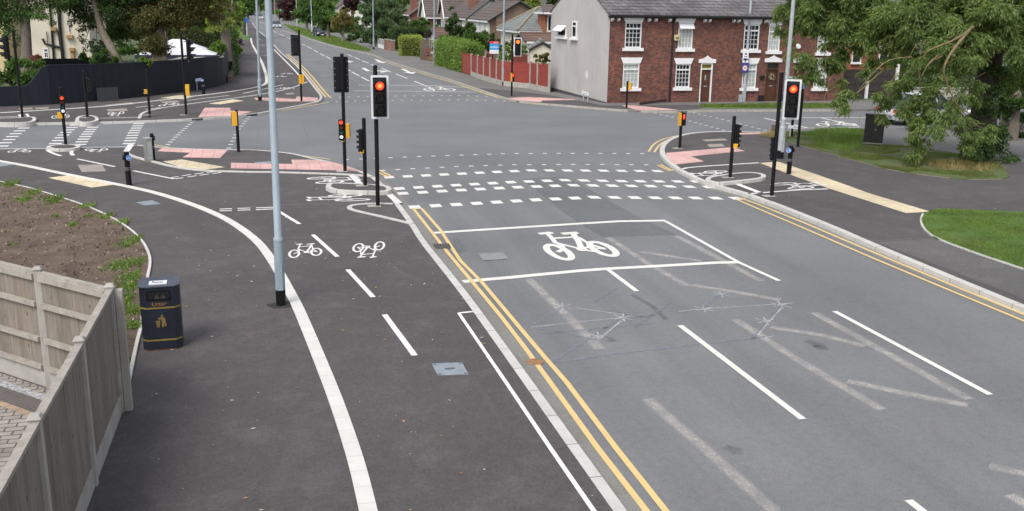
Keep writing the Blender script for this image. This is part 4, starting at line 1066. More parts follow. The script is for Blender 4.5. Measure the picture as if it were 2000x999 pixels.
# street cabinets
x, y = G(1722, 284.5, ZR); t = thing('street_cabinet', 'tall black street cabinet on the concrete path under the ash tree', 'cabinet', (x, y, ZR), D(-38))
hc = HZ((1722, 284.5), (1722, 227), ZR)-ZR
mb = MB(); mb.box((-.36, .22, hc/2), (.74, .44, hc)); bd = mb.build('cabinet_body', pm('black_cabinet', (.014, .014, .015), .4, .3, 4), t, bevel=.01)
mb = MB(); mb.box((-.36, .22, hc+.02), (.8, .5, .04)); mb.build('cabinet_top', m_black, t, bevel=.01)
mb = MB(); mb.box((-.36, .22, .04), (.78, .48, .08)); mb.build('plinth', m_concrete, t)
mb = MB(); mb.box((-.36, -.006, hc*.52), (.005, .012, hc*.9)); mb.build('door_seam', pm('seam_grey', (.05, .05, .05), .5), t)
mb = MB(); mb.tube([(-.3, 0, hc*.52), (-.3, -.02, hc*.52)], .025, 10); mb.build('lock', m_galv, t)
x, y = G(1696, 278.5, ZR); t = thing('steel_pillar', 'slim pale metal pillar standing just left of the black street cabinet', 'metal pillar', (x, y, ZR), D(-30))
mb = MB(); mb.box((0, .2, .46), (.16, .3, .95)); mb.build('pillar_body', pm('pale_metal', (.42, .43, .42), .5, .12, 5, (.45, .38, .2)), t, bevel=.008)
mb = MB(); mb.box((0, .2, .945), (.18, .32, .03)); mb.build('pillar_top', m_galv, t)
x, y = G(1510, 263, ZR); t = thing('wooden_stump', 'short weathered wooden stump in dry grass at the edge of the right verge', 'stump', (x, y, ZR))
m_oldwood = pm('old_wood', (.13, .11, .08), .9, .3, 8, (.2, .18, .12), bump=.5)
mb = MB(); mb.box((0, 0, .2), (.16, .16, .42)); mb.build('stump_post', m_oldwood, t); mb = MB(); mb.box((.1, -.09, .33), (.42, .04, .16)); mb.build('stump_board', m_oldwood, t)

# litter bin
x, y = G(318, 684, ZL); t = thing('litter_bin', 'dark navy litter bin with gold bands on the footway by the timber fence', 'litter bin', (x, y+.26, ZL), D(2))
m_navy = pm('navy_bin_plastic', (.012, .016, .028), .45, .2, 5, (.026, .03, .04), lo=.55, hi=.8)
m_gold = pm('gold_band', (.23, .165, .045), .5, .15, 9, (.12, .08, .03))
hb = HZ((316, 685), (312, 562), ZL)-ZL; hl = HZ((318, 672), (318, 548), ZL)-ZL-.02
def octo(w, d, c): return [(-w+c, -d), (w-c, -d), (w, -d+c), (w, d-c), (w-c, d), (-w+c, d), (-w, d-c), (-w, -d+c)]
mb = MB(); mb.prism(octo(.30, .28, .09), .02, hb); bd = mb.build('bin_body', m_navy, t, bevel=.008)
mb = MB(); b0, b1 = octo(.315, .295, .085), octo(.16, .16, .03); n = 8
mb.v = [(a, b, hb) for a, b in b0]+[(a, b, hb+.025) for a, b in b0]+[(a, b, hl) for a, b in b1]
for k in (0, 8):
    for i in range(n): j = (i+1) % n; mb.f.append((k+i, k+j, k+8+j, k+8+i)); mb.m.append(0)
mb.f += [tuple(range(16, 24)), tuple(range(7, -1, -1))]; mb.m += [0, 0]
lid = mb.build('bin_lid', pm('navy_grey_lid', (.045, .055, .075), .5, .2, 5), t, bevel=.006)
mb = MB(); mb.box((-.02, -.02, hl+.006), (.27, .2, .014)); p = mb.build('stub_plate', m_wborder, lid); mb = MB(); mb.box((-.02, -.03, hl+.014), (.15, .03, .004)); mb.box((-.1, .02, hl+.014), (.02, .06, .004)); mb.build('plate_slot', m_dark_text, p)
for zz in (.68, .17):
    mb = MB(); o8 = octo(.304, .284, .09); n = 8; b = 0
    mb.v = [(a, c, hb*zz-.014) for a, c in o8]+[(a, c, hb*zz+.014) for a, c in o8]
    for i in range(n): j = (i+1) % n; mb.f.append((i, j, n+j, n+i)); mb.m.append(0)
    mb.build('gold_band', m_gold, t)
zc = hb*.88
mb = MB(); mb.box((-.01, -.283, zc), (.36, .012, hb*.15)); ap = mb.build('opening_frame', m_black, t)
mb = MB(); mb.box((-.01, -.287, zc-.004), (.31, .01, hb*.11)); mb.build('opening', pm('deep_shadow_liner', (.004, .004, .005), .9), ap)
mb = MB(); mb.slab([(-.08, -.293, zc-.05), (.0, -.293, zc-.05), (-.03, -.293, zc+.02)], (0, .003, 0)); mb.slab([(.0, -.293, zc-.05), (.1, -.293, zc-.05), (.07, -.293, zc+.01)], (0, .003, 0)); mb.build('bin_liner', pm('liner', (.05, .05, .055), .35), ap)
m_lit = pm('worn_orange_lettering', (.30, .13, .05), .6, .2, 20)
text_mesh('bin_lettering', '\u00b7Litter\u00b7', .095, m_lit, bd, (-.01, -.286, hb*.745), (math.pi/2, 0, 0))
mb = MB(); ez = hb*.47; Y = -.283
E_ = lambda *p: mb.slab([(a*.011, Y, ez+b*.011) for a, b in p], (0, -.003, 0))
disc(mb, (.02, Y, ez+.088), .019, (0, -1, 0), 12, th=.003)
E_((-4, 4), (-1, 6), (4, 6), (6, 3), (7, -8), (5, -8), (4, -2), (3, -9), (1, -9), (1, 3), (-3, 2.5))
E_((-7, 1), (-1, 1), (-2, -9), (-6, -9))
mb.build('tidy_figure_emblem', m_gold, bd)
mb = MB()
for k in (-5.6, -4.2, -2.8): mb.box((k*.011, Y-.0035, ez-.045), (.005, .002, .09))
mb.build('emblem_lines', m_navy, bd)
mb = MB(); mb.prism(octo(.297, .277, .09), -.005, .022); mb.build('rusty_base', pm('rusty_base', (.10, .05, .03), .9, .4, 9), t)
mb = MB(); mb.tube([(.08, -.281, hb*.60), (.08, -.286, hb*.60)], .011, 8); mb.build('key_hole', m_black, bd)

# timber fence in the left foreground
m_wood, nt, P, L = nodes_of('weathered_timber')
g = nt.nodes.new('ShaderNodeNewGeometry'); v = coord(nt, 'pos', (14, 14, .9))
c_ = ramp(nt, noise(nt, v, 2.2, 8, .7), [(.3, (.125, .106, .088)), (.5, (.190, .168, .145)), (.72, (.26, .24, .217))])
c_ = mix(nt, c_, ramp(nt, g.outputs['Random Per Island'], [(0, (.78, .72, .64)), (.45, (1, 1, 1)), (1, (1.12, 1.06, .98))]), 1.0, 'MULTIPLY')
c_ = mix(nt, c_, (.10, .10, .045), ramp(nt, noise(nt, coord(nt), 2.3, 8, .7), [(.6, 0.0), (.72, .5)]))
vk = nt.nodes.new('ShaderNodeTexVoronoi'); vk.inputs['Scale'].default_value = 1; L(coord(nt, 'pos', (6, 6, 3.2)), vk.inputs['Vector'])
c_ = mix(nt, c_, (.05, .035, .025), ramp(nt, vk.outputs['Distance'], [(.06, .8), (.13, 0.0)]))
L(c_, P.inputs['Base Color']); setv(P, Roughness=.9); bumped(nt, P, noise(nt, v, 2.5, 8, .7), .5, .02)
m_rail = pm('pale_timber_rail', (.31, .285, .25), .9, .16, 2.5, (.21, .19, .17), stretch=(3, 3, 3), bump=.3)
FH = HZ((183, 947), (153, 668), ZL)-ZL
c0 = Vector((*G(236, 803, ZL), 0)); c1 = Vector((*G(183, 947, ZL), 0)); stepn = (c1-c0)
stepb = Vector((-1.08, 1.10, 0))
fence = thing('timber_fence', 'weathered closeboard timber fence with concrete posts in the left foreground', 'fence', tuple(c0)[:2]+(ZL,))
def post(p, hh):
    mb = MB(); mb.box((p.x, p.y, hh/2-.05), (.10, .10, hh+.1)); mb.box((p.x, p.y, hh+.02), (.135, .135, .04), taper=.62)
    mb.build('post', m_concrete, fence, bevel=.008)
rw = random.Random(2)
def bay(a, b, inside):
    d = (b-a); L_ = d.length; d.normalize(); n = Vector((-d.y, d.x, 0)) * (1 if inside else -1); rz = math.atan2(d.y, d.x)
    mb = MB(); q = (a+b)/2; mb.box((q.x, q.y, .11), (L_-.1, .05, .26), rz=rz); mb.build('gravel_board', m_concrete, fence)
    mb = MB(); x = .06; z0 = .25
    while x < L_-.06:
        w = min(.105, L_-.06-x); c = a+d*(x+w/2); th = .018+rw.uniform(0, .006 if inside else .003)
        mb.box((c.x, c.y, (z0+FH-.05)/2+rw.uniform(-.004, .004)), (w-(.009 if inside else .001), th, FH-.05-z0), rz=rz+(rw.uniform(.08, .13) if inside else rw.uniform(-.006, .006))); x += w
    mb.build('board_panel', m_wood, fence)
    mb = MB()
    for z in (z0+.06, FH*.42, FH*.72): mb.box((q.x+n.x*.045, q.y+n.y*.045, z), (L_-.12, .05, .07), rz=rz)
    mb.build('rails', m_rail, fence)
    mb = MB(); mb.box((q.x, q.y, FH-.03), (L_-.1, .085, .045), rz=rz); mb.box((q.x+n.x*.05, q.y+n.y*.05, FH-.09), (L_-.12, .03, .09), rz=rz); mb.build('capping_rail', m_rail, fence)
z0v = Vector((0, 0, 0)); pts = [z0v+stepn*i for i in range(0, 6)]
for p in pts: post(p, FH+.02)
for a, b in zip(pts[:-1], pts[1:]): bay(a, b, False)
pb = [z0v+stepb*i for i in range(0, 8)]
for p in pb[1:]: post(p, FH+.02)
mb = MB(); mb.box((.103, .03, FH/2-.05), (.10, .10, FH+.04)); mb.build('post', m_concrete, fence, bevel=.008)
for a, b in zip(pb[:-1], pb[1:]): bay(a, b, True)
# ------------------------------------------------------------------ buildings
m_brick = bricks('red_brick', (.195, .064, .040), (.085, .031, .026), (.11, .085, .072), .225, .075, .008, 'xz', .6, stain=(.055, .026, .022))
m_brick_or = bricks('orange_brick', (.36, .095, .04), (.28, .07, .03), (.22, .15, .11), .225, .075, .01, 'xz', .25)
m_brick_pale = bricks('pale_brown_brick', (.20, .125, .085), (.15, .09, .065), (.19, .16, .13), .225, .075, .012, 'xz', .35)
m_brick_far = bricks('distant_red_brick', (.20, .065, .045), (.16, .05, .035), (.18, .12, .10), .225, .075, .01, 'xz', .25)
m_slate = bricks('slate_roof', (.16, .15, .152), (.095, .088, .094), (.03, .028, .03), .42, .17, .022, 'xz', .45, stain=(.19, .18, .165), rough=.65)
m_slate_hip = bricks('grey_green_slate', (.20, .215, .205), (.16, .175, .17), (.07, .075, .075), .4, .2, .02, 'xz', .25, rough=.7)
m_tile = bricks('brown_roof_tile', (.125, .098, .086), (.105, .082, .073), (.035, .028, .025), .34, .28, .035, 'xz', .2, rough=.8)
m_tile_r = bricks('red_brown_roof_tile', (.16, .09, .07), (.13, .075, .06), (.05, .03, .025), .34, .2, .03, 'xz', .25)
m_render, nt, P, L = nodes_of('grey_render')
v = coord(nt); vs = coord(nt, 'pos', (1.6, 1.6, .35))
c_ = ramp(nt, noise(nt, v, .5, 6, .6), [(.3, (.36, .345, .332)), (.7, (.43, .415, .402))])
c_ = mix(nt, c_, (.315, .30, .288), ramp(nt, noise(nt, vs, 1.6, 6, .6), [(.5, 0.0), (.8, .8)]))
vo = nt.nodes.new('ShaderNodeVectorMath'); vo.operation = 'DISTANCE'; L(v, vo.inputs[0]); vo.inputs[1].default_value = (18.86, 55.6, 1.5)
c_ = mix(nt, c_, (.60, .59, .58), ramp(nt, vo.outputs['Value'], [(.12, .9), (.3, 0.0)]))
L(c_, P.inputs['Base Color']); setv(P, Roughness=.9); bumped(nt, P, noise(nt, v, 30, 6, .7), .2, .01)
m_plinth = bricks('blue_brick_plinth', (.035, .038, .05), (.025, .027, .036), (.09, .09, .1), .225, .075, .012, 'xz', .3)
m_white_p = pm('white_painted_stone', (.70, .70, .70), .5, .05, 2, (.55, .54, .52), lo=.6, hi=.85)
m_upvc = pm('white_window_frame', (.68, .69, .69), .4, .05, 3)
m_glass = glassmat('window_glass', (.028, .032, .036))
m_curtain = pm('net_curtain', (.34, .37, .35), .6, .25, 7, (.2, .22, .21), stretch=(3, 3, .6), spec=.6)
m_bdoor = pm('brown_door', (.075, .028, .014), .45, .15, 3)
m_gut = pm('black_gutter', (.010, .009, .012), .4, .2, 4)
m_cream = pm('cream_render', (.60, .55, .45), .85, .07, .6, (.42, .36, .27), lo=.6, hi=.85)
m_cladding = pm('white_cladding', (.62, .62, .58), .6, .05, 1.5)
m_terra = pm('terracotta_sill', (.36, .22, .10), .8, .15, 3)
YF = 52.97
def window(parent, x0, x1, z0, z1, y, curtain=False, cols=4, rows=4, top=.24, lintel=True, sill=True, open_top=False, glass=None):
    """sash style window in a wall that faces the camera: recessed glass, frame, glazing bars, lintel, sill"""
    mb = MB(); f = .06; zt = z0+(z1-z0)*(1-top); yy = y+.05
    for c, d in ((((x0+x1)/2, yy, z0+f/2), (x1-x0, .08, f)), (((x0+x1)/2, yy, z1-f/2), (x1-x0, .08, f)), ((x0+f/2, yy, (z0+z1)/2), (f, .079, z1-z0-2*f)), ((x1-f/2, yy, (z0+z1)/2), (f, .079, z1-z0-2*f)), (((x0+x1)/2, yy-.004, zt), (x1-x0-2*f, .085, .085))): mb.box(c, d)
    w = mb.build('window', m_upvc, parent)
    mb = MB(); mb.box(((x0+x1)/2, yy+.03, (z0+z1)/2), (x1-x0-.04, .02, z1-z0-.04)); mb.build('pane', glass or (m_curtain if curtain else m_glass), w)
    mb = MB()
    for k in range(1, cols): mb.box((x0+f+(x1-x0-2*f)*k/cols, yy+.012, (z0+z1)/2), (.022, .018, z1-z0-2*f))
    for k in range(1, rows): mb.box(((x0+x1)/2, yy+.010, z0+f+(zt-z0-f)*k/rows), (x1-x0-2*f, .018, .022))
    if cols > 1: mb.build('glazing_bars', m_upvc, w)
    if open_top:
        R = Matrix.Rotation(D(-38), 3, 'X'); mb = MB(); h = z1-zt
        mb.box(((x0+x1)/2, y-.13, zt+h*.55), (x1-x0-.02, .04, h*1.05), R=R); mb.build('open_light', m_upvc, w)
    if lintel:
        xc, hw = (x0+x1)/2, (x1-x0)/2; mb = MB(); h = .34
        mb.slab([(xc-hw-.02, y-.035, z1+.01), (xc+hw+.02, y-.035, z1+.01), (xc+hw+.16, y-.035, z1+h), (xc-hw-.16, y-.035, z1+h)], (0, .1, 0)); mb.build('lintel', m_white_p, w)
    if sill:
        mb = MB(); mb.box(((x0+x1)/2, y-.02, z0-.09), (x1-x0+.26, .2, .17)); mb.build('sill', m_white_p, w)
    return w
def terrace_house(x0, x1, label, wins, door=None, gable=False, brackets=()):
    t = thing('terraced_house', label, 'house', (0, 0, 0), 0, 'houses of the brick terrace')
    yb = 61.3; xb0 = x0-.78 if gable else x0; ze, zr, ym = 5.05, 7.15, 57.1
    # front wall with real openings
    ops = sorted([(a, b, c, d) for (a, b, c, d, *_) in wins]+([(door[0], door[1], 0, door[2])] if door else []))
    xs = sorted({x0, x1}|{o[0] for o in ops}|{o[1] for o in ops}); zs = sorted({-.1, ze}|{o[2] for o in ops}|{o[3] for o in ops})
    mb = MB()
    for i in range(len(xs)-1):
        for j in range(len(zs)-1):
            cx, cz = (xs[i]+xs[i+1])/2, (zs[j]+zs[j+1])/2
            if any(a < cx < b and c < cz < d for a, b, c, d in ops): continue
            mb.face([(xs[i], YF, zs[j]), (xs[i+1], YF, zs[j]), (xs[i+1], YF, zs[j+1]), (xs[i], YF, zs[j+1])])
    for a, b, c, d in ops:
        for q in (((a, c), (a, d)), ((b, c), (b, d)), ((a, d), (b, d)), ((a, c), (b, c))):
            (xa, za), (xc, zc_) = q; mb.face([(xa, YF, za), (xc, YF, zc_), (xc, YF+.16, zc_), (xa, YF+.16, za)])
    mb.face([(x1, YF+.001, -.1), (x1, yb, -.1), (x1, yb, ze), (x1, ym, zr), (x1, YF+.001, ze)])
    mb.face([(xb0, yb, -.1), (x1, yb, -.1), (x1, yb, ze), (xb0, yb, ze)])
    mb.build('wall', m_brick, t, fix=False)
    if gable:
        xm = x0-.78*(ym-YF)/(yb-YF)
        mb = MB(); mb.slab([(x0-.002, YF-.012, .1), (xb0-.002, yb, .1), (xb0-.002, yb, ze), (xm-.002, ym, zr), (x0-.002, YF-.012, ze)], (.12, .0, 0)); g = mb.build('rendered_gable', m_render, t)
        mb = MB(); mb.slab([(x0-.03, YF-.03, -.1), (xb0-.03, yb, -.1), (xb0-.03, yb, .33), (x0-.03, YF-.03, .16)], (.1, 0, 0)); mb.build('plinth', m_plinth, t)
        dx = Vector((xb0-x0, yb-YF, 0)).normalized(); n = Vector((-dx.y, dx.x, 0)); n = n if n.x < 0 else -n
        for (pa, pb, za, zb, op) in (((1091, 52), (1106.5, 73), 0, 0, True), ((1119, 42), (1127, 75), 0, 0, False)):
            def hit(p):
                d = ray(*p); A_ = np.array([[d[0], -dx.x], [d[1], -dx.y]]); s = np.linalg.solve(A_, np.array([x0, YF])); return s[1], CAMH+d[2]*s[0]
            s1, zt = hit(pa); s0, zb_ = hit(pb); lo, hi = min(s0, s1), max(s0, s1); zt += .02
            ctr = Vector((x0, YF, 0))+dx*((lo+hi)/2); w = hi-lo; rz = math.atan2(-dx.y, -dx.x)
            mb = MB(); f = .09; hh = zt-zb_; zc2 = (zt+zb_)/2
            for c, d in (((0, 0, hh/2-f/2), (w, .08, f)), ((0, 0, -hh/2+f/2), (w, .08, f)), ((-w/2+f/2, 0, 0), (f, .079, hh-2*f)), ((w/2-f/2, 0, 0), (f, .079, hh-2*f)), ((0, -.003, hh*.2), (w-2*f, .08, f*.9))): mb.box(c, d)
            if op:
                mb.box((0, .01, -.1), (.03, .03, hh*.6)); mb.box((0, .01, -.12), (w-2*f, .03, .03)); mb.box((0, .01, .1), (w-2*f, .03, .03))
            o = mb.build('window', m_upvc, t); o.location = ctr+n*.03+Vector((0, 0, zc2)); o.rotation_euler = (0, 0, rz)
            mb = MB(); mb.box((0, .0, 0), (w-f, .03, hh-f)); mb.build('pane', m_glass, o)
            mb = MB(); mb.box((0, -.05, -hh/2-.06), (w+.3, .2, .13)); mb.build('sill', m_white_p, o)
            if op:
                mb = MB(); mb.box((0, -.2, hh*.5-.12), (w*1.05, .05, .52), R=Matrix.Rotation(D(-50), 3, 'X')); mb.build('open_light', m_upvc, o)
    # roof
    mb = MB(); xa = x0-(.05 if gable else 0); xm = x0-.78*.5-(.05) if gable else x0; xbb = xb0-(.05 if gable else 0)
    th = Vector((0, 0, .09))
    fr = [(xa, YF-.28, ze-.09), (x1, YF-.28, ze-.09), (x1, ym, zr), (xm, ym, zr)]; bk = [(xm, ym, zr), (x1, ym, zr), (x1, yb+.28, ze-.09), (xbb, yb+.28, ze-.09)]
    mb.slab(fr, th); mb.slab([(a, b+.003, c) for a, b, c in bk], th); rf = mb.build('roof', m_slate, t)
    mb = MB(); mb.tube([(xm, ym, zr+.1), (x1, ym, zr+.1)], .12, 8); mb.build('ridge_tiles', m_tile, rf)
    mb = MB(); mb.box(((x0+x1)/2, YF-.33, ze-.12), (x1-x0-.004, .13, .11)); mb.box(((x0+x1)/2, YF-.1, ze-.19), (x1-x0-.004, .19, .06)); mb.build('gutter', m_gut, t)
    for bx in brackets:
        mb = MB(); mb.slab([(bx-.06, YF-.005, ze-.25), (bx-.06, YF-.24, ze-.25), (bx-.06, YF-.22, ze-.36), (bx-.06, YF-.06, ze-.44), (bx-.06, YF-.005, ze-.44)], (.13, 0, 0)); mb.build('eaves_bracket', m_white_p, t)
    for (a, b, c, d, cur, op) in wins: window(t, a, b, c, d, YF, cur, open_top=op)
    if door:
        a, b, zt, wreath, pale = door
        mb = MB(); mb.box(((a+b)/2, YF+.12, 1.0), (b-a-.12, .05, 1.92)); mb.box(((a+b)/2, YF+.09, 1.45), (b-a-.3, .02, .7)); mb.box(((a+b)/2, YF+.09, .55), (b-a-.3, .02, .6)); dr = mb.build('door', m_bdoor, t)
        mb = MB(); fw = .07; mt = m_upvc if pale else m_bdoor
        for c, dd in (((a+fw/2, YF+.06, zt/2), (fw, .12, zt)), ((b-fw/2, YF+.06, zt/2), (fw, .12, zt)), (((a+b)/2, YF+.06, zt-fw/2), (b-a-2*fw, .12, fw)), (((a+b)/2, YF+.06, 1.99), (b-a-2*fw, .12, fw))): mb.box(c, dd)
        mb.build('door_frame', mt, dr)
        mb = MB(); mb.box(((a+b)/2, YF+.11, (zt+1.99)/2), (b-a-.1, .02, zt-2.0)); mb.build('fanlight', pm('olive_fanlight', (.17, .15, .02), .2, .3, 6) if pale else m_glass, dr)
        mb = MB(); mb.box(((a+b)/2, YF+.075, 1.0), (.2, .02, .05)); mb.build('letter_plate', m_galv, dr); mb = MB(); mb.box(((a+b)/2-.02, YF+.075, 1.5), (.07, .02, .3)); mb.build('door_glass', m_galv, dr)
        xc = (a+b)/2; hw = (b-a)/2+.16; mb = MB(); z = zt+.01
        pf = [(xc-hw, z), (xc+hw, z), (xc+hw, z+.2), (xc+hw*.55, z+.24), (xc+hw*.2, z+.33), (xc, z+.42), (xc-hw*.2, z+.33), (xc-hw*.55, z+.24), (xc-hw, z+.2)]
        mb.slab([(p, YF-.05, q) for p, q in pf], (0, .09, 0)); mb.build('door_head', m_white_p, dr)
        if wreath:
            rg = random.Random(3); mb = MB()
            for i in range(46):
                an = rg.uniform(0, 6.3); r = rg.uniform(.12, .22); c = Vector((xc+r*math.cos(an), YF+.05-rg.uniform(0, .05), 1.5+r*math.sin(an))); u = Vector((rg.uniform(-1, 1), rg.uniform(-.5, .2), rg.uniform(-1, 1))).normalized()*.06; w = u.orthogonal().normalized()*.03
                mb.face([c-u, c+w, c+u, c-w])
            mb.build('wreath', leafmat('wreath_leaf', [(.3, .27, .08), (.12, .14, .05), (.42, .38, .2)], .1), dr, fix=False)
    return t
terrace_house(19.14, 23.0, 'end terraced house with plain grey rendered gable and no front door', [(20.19, 21.17, 3.18, 4.57, False, False), (20.16, 21.14, .94, 2.3, True, False)], None, True, (19.35, 19.72, 21.55, 21.95, 22.8))
t = terrace_house(23.0, 26.9, 'terraced brick house with brown door, olive fanlight and an open upper window', [(23.41, 24.31, 3.15, 4.55, True, True), (23.38, 24.28, .95, 2.27, False, False)], (24.93, 25.68, 2.33, False, True), False, (23.2, 24.95, 25.25, 26.75))
mb = MB(); mb.tube([(23.04, YF-.3, 4.85), (23.04, YF-.08, 4.6), (23.04, YF-.08, .12)], .05, 8); mb.build('drainpipe', m_gut, t)
mb = MB(); mb.box((23.28, YF-.1, 4.0-.25), (.30, .16, .32)); al = mb.build('alarm_box', pm('cream_plastic', (.5, .44, .24), .5, .1), t, bevel=.02); mb = MB(); mb.box((23.28, YF-.183, 3.74), (.18, .006, .12)); mb.build('alarm_label', pm('olive_label', (.15, .15, .05), .5), al)
t = terrace_house(26.9, 30.6, 'terraced brick house with a wreath hung on its brown door', [(27.52, 28.49, 3.1, 4.52, False, False), (27.6, 28.5, .9, 2.28, True, False), (29.1, 29.86, 3.03, 4.48, True, False)], (29.13, 29.93, 2.38, True, False), False, (27.05, 28.8))
mb = MB(); mb.tube([(28.85, YF-.02, 1.55), (28.85, YF-.12, 1.5)], [.12, .16], 10); mb.build('wall_basket', pm('dark_basket', (.02, .025, .015), .8), t)
for zx in (28.7, 30.15):
    mb = MB(); mb.box((zx+.2, YF-.03, .28), (.36, .07, .38)); mb.build('painted_plinth', m_gut, t)
t = terrace_house(30.6, 34.3, 'terraced brick house half hidden behind the ash leaves', [(32.34, 33.1, 2.95, 4.4, True, False), (32.3, 33.14, .87, 2.3, True, False)], (30.95, 31.7, 2.35, False, False), False, (30.8, 34.0))
mb = MB(); mb.tube([(31.05, YF-.02, 3.3), (31.05, YF-.14, 3.3)], [.16, .13], 10); mb.build('satellite_alarm', m_upvc, t)
# loose plank lying against the end house
t = thing('loose_guttering', 'length of black guttering lying at the foot of the end terraced house', 'guttering', (0, 0, 0))
mb = MB(); a, b = G(1250, 205.5, ZF), G(1307, 202.5, ZF); mb.tube([(a[0], a[1]-.0, ZF+.07), (b[0], YF-.1, ZF+.13)], .06, 8); mb.build('gutter_length', m_gut, t)

def house(label, x, y, w, d, rz, eave, ridge, wall, roof, axis='y', chim=None, hip=0, over=.35, cat='house', name='house', fascia=True):
    """w along local x, d along local y, ridge along axis"""
    t = thing(name, label, cat, (x, y, 0), rz, 'houses along the far road' if name == 'house' else None)
    hx, hy = w/2, d/2; mb = MB(); zb = -.1
    V = lambda a, b, c: (a, b, c)
    if axis == 'y':
        for s in (-1, 1):
            mb.face([V(s*hx, -hy, zb), V(s*hx, hy, zb), V(s*hx, hy, eave), V(s*hx, -hy, eave)])
            mb.face([V(-hx, s*hy, zb), V(hx, s*hy, zb), V(hx, s*hy, eave)]+([] if hip else [V(0, s*hy, ridge-.05)])+[V(-hx, s*hy, eave)])
    else:
        for s in (-1, 1):
            mb.face([V(-hx, s*hy, zb), V(hx, s*hy, zb), V(hx, s*hy, eave), V(-hx, s*hy, eave)])
            mb.face([V(s*hx, -hy, zb), V(s*hx, hy, zb), V(s*hx, hy, eave)]+([] if hip else [V(s*hx, 0, ridge-.05)])+[V(s*hx, -hy, eave)])
    mb.build('wall', wall, t)
    mb = MB(); ox, oy = hx+over, hy+over; th = (0, 0, .12)
    k = over*(ridge-eave)/(hx if axis == 'y' else hy); ze = eave-k
    if hip:
        r = max(.15, (hy if axis == 'y' else hx)-hip)
        A, B = ((0, -r, ridge), (0, r, ridge)) if axis == 'y' else ((-r, 0, ridge), (r, 0, ridge))
        c = [(-ox, -oy, ze), (ox, -oy, ze), (ox, oy, ze), (-ox, oy, ze)]
        if axis == 'y': fs = [[c[0], c[1], A], [c[1], c[2], B, A], [c[2], c[3], B], [c[3], c[0], A, B]]
        else: fs = [[c[0], c[1], B, A], [c[1], c[2], B], [c[2], c[3], A, B], [c[3], c[0], A]]
        for f in fs: mb.slab(f, th)
        rf = mb.build('roof', roof, t)
        mb = MB()
        for e, f in ((c[0], A), (c[1], A if axis == 'y' else B), (c[2], B), (c[3], B if axis == 'y' else A), (A, B)):
            mb.tube([(e[0], e[1], e[2]+.14), (f[0], f[1], f[2]+.14)], .11, 8)
        mb.build('hip_tiles', pm('mossy_ridge_tile', (.24, .21, .15), .9, .35, 6, (.1, .09, .07)), rf)
    else:
        if axis == 'y': fs = [[(-ox, -oy, ze), (0, -oy, ridge), (0, oy, ridge), (-ox, oy, ze)], [(ox, -oy, ze), (0.004, -oy, ridge), (0.004, oy, ridge), (ox, oy, ze)]]
        else: fs = [[(-ox, -oy, ze), (-ox, 0, ridge), (ox, 0, ridge), (ox, -oy, ze)], [(-ox, oy, ze), (-ox, .004, ridge), (ox, .004, ridge), (ox, oy, ze)]]
        for f in fs: mb.slab(f, th)
        rf = mb.build('roof', roof, t)
        mb = MB(); mb.tube([(0, -oy, ridge+.1), (0, oy, ridge+.1)] if axis == 'y' else [(-ox, 0, ridge+.1), (ox, 0, ridge+.1)], .13, 8); mb.build('ridge_tiles', roof, rf)
        vm = pm('dark_verge', (.05, .05, .055), .6)
        for s in (-1, 1):
            mb = MB()
            for q in (-1, 1):
                a, b = ((q*ox, s*(oy+.01), ze+.03), (0, s*(oy+.01), ridge+.03)) if axis == 'y' else ((s*(ox+.01), q*oy, ze+.03), (s*(ox+.01), 0, ridge+.03))
                mb.tube([a, b], .09, 4)
            mb.build('bargeboard', vm if not fascia == 'white' else m_upvc, rf)
    for s in (-1, 1):
        if axis == 'y' or hip: mb = MB(); mb.box((s*(ox-.02), 0, ze-.04), (.05, 2*oy-.1, .16)); mb.build('fascia', m_upvc, t)
        if axis == 'x' or hip: mb = MB(); mb.box((0, s*(oy-.02), ze-.04), (2*ox-.2, .05, .16)); mb.build('fascia', m_upvc, t)
    if chim:
        cx, cy, cz = chim; mb = MB(); mb.box((cx, cy, cz-.9), (.9, .6, 1.9)); mb.box((cx, cy, cz+.08), (1.0, .7, .12)); ch_ = mb.build('chimney', m_brick_far, rf)
        for q in (-.2, .2):
            mb = MB(); mb.tube([(cx+q, cy, cz+.12), (cx+q, cy, cz+.5)], [.13, .11], 10); mb.build('chimney_pot', m_terra, rf)
    return t
def flat_window(t, c, w, h, face, cols=2, mat=None):
    """plain casement on a wall of a house; face = outward direction in the house's own axes"""
    rz = {'-y': 0, '-x': -math.pi/2, 'x': math.pi/2}[face]; f = .08; mb = MB()
    for q, d in (((0, 0, h/2-f/2), (w, .1, f)), ((0, 0, -h/2+f/2), (w, .1, f)), ((-w/2+f/2, 0, 0), (f, .099, h-2*f)), ((w/2-f/2, 0, 0), (f, .099, h-2*f))): mb.box(q, d)
    for k in range(1, cols): mb.box((-w/2+w*k/cols, 0, 0), (f*.8, .098, h-2*f))
    o = mb.build('window', m_upvc, t); o.location = c; o.rotation_euler = (0, 0, rz)
    mb = MB(); mb.box((0, .01, 0), (w-f, .03, h-f)); mb.build('pane', mat or m_glass, o)
    mb = MB(); mb.box((0, -.05, -h/2-.04), (w+.16, .16, .07)); mb.build('sill', m_upvc, o)
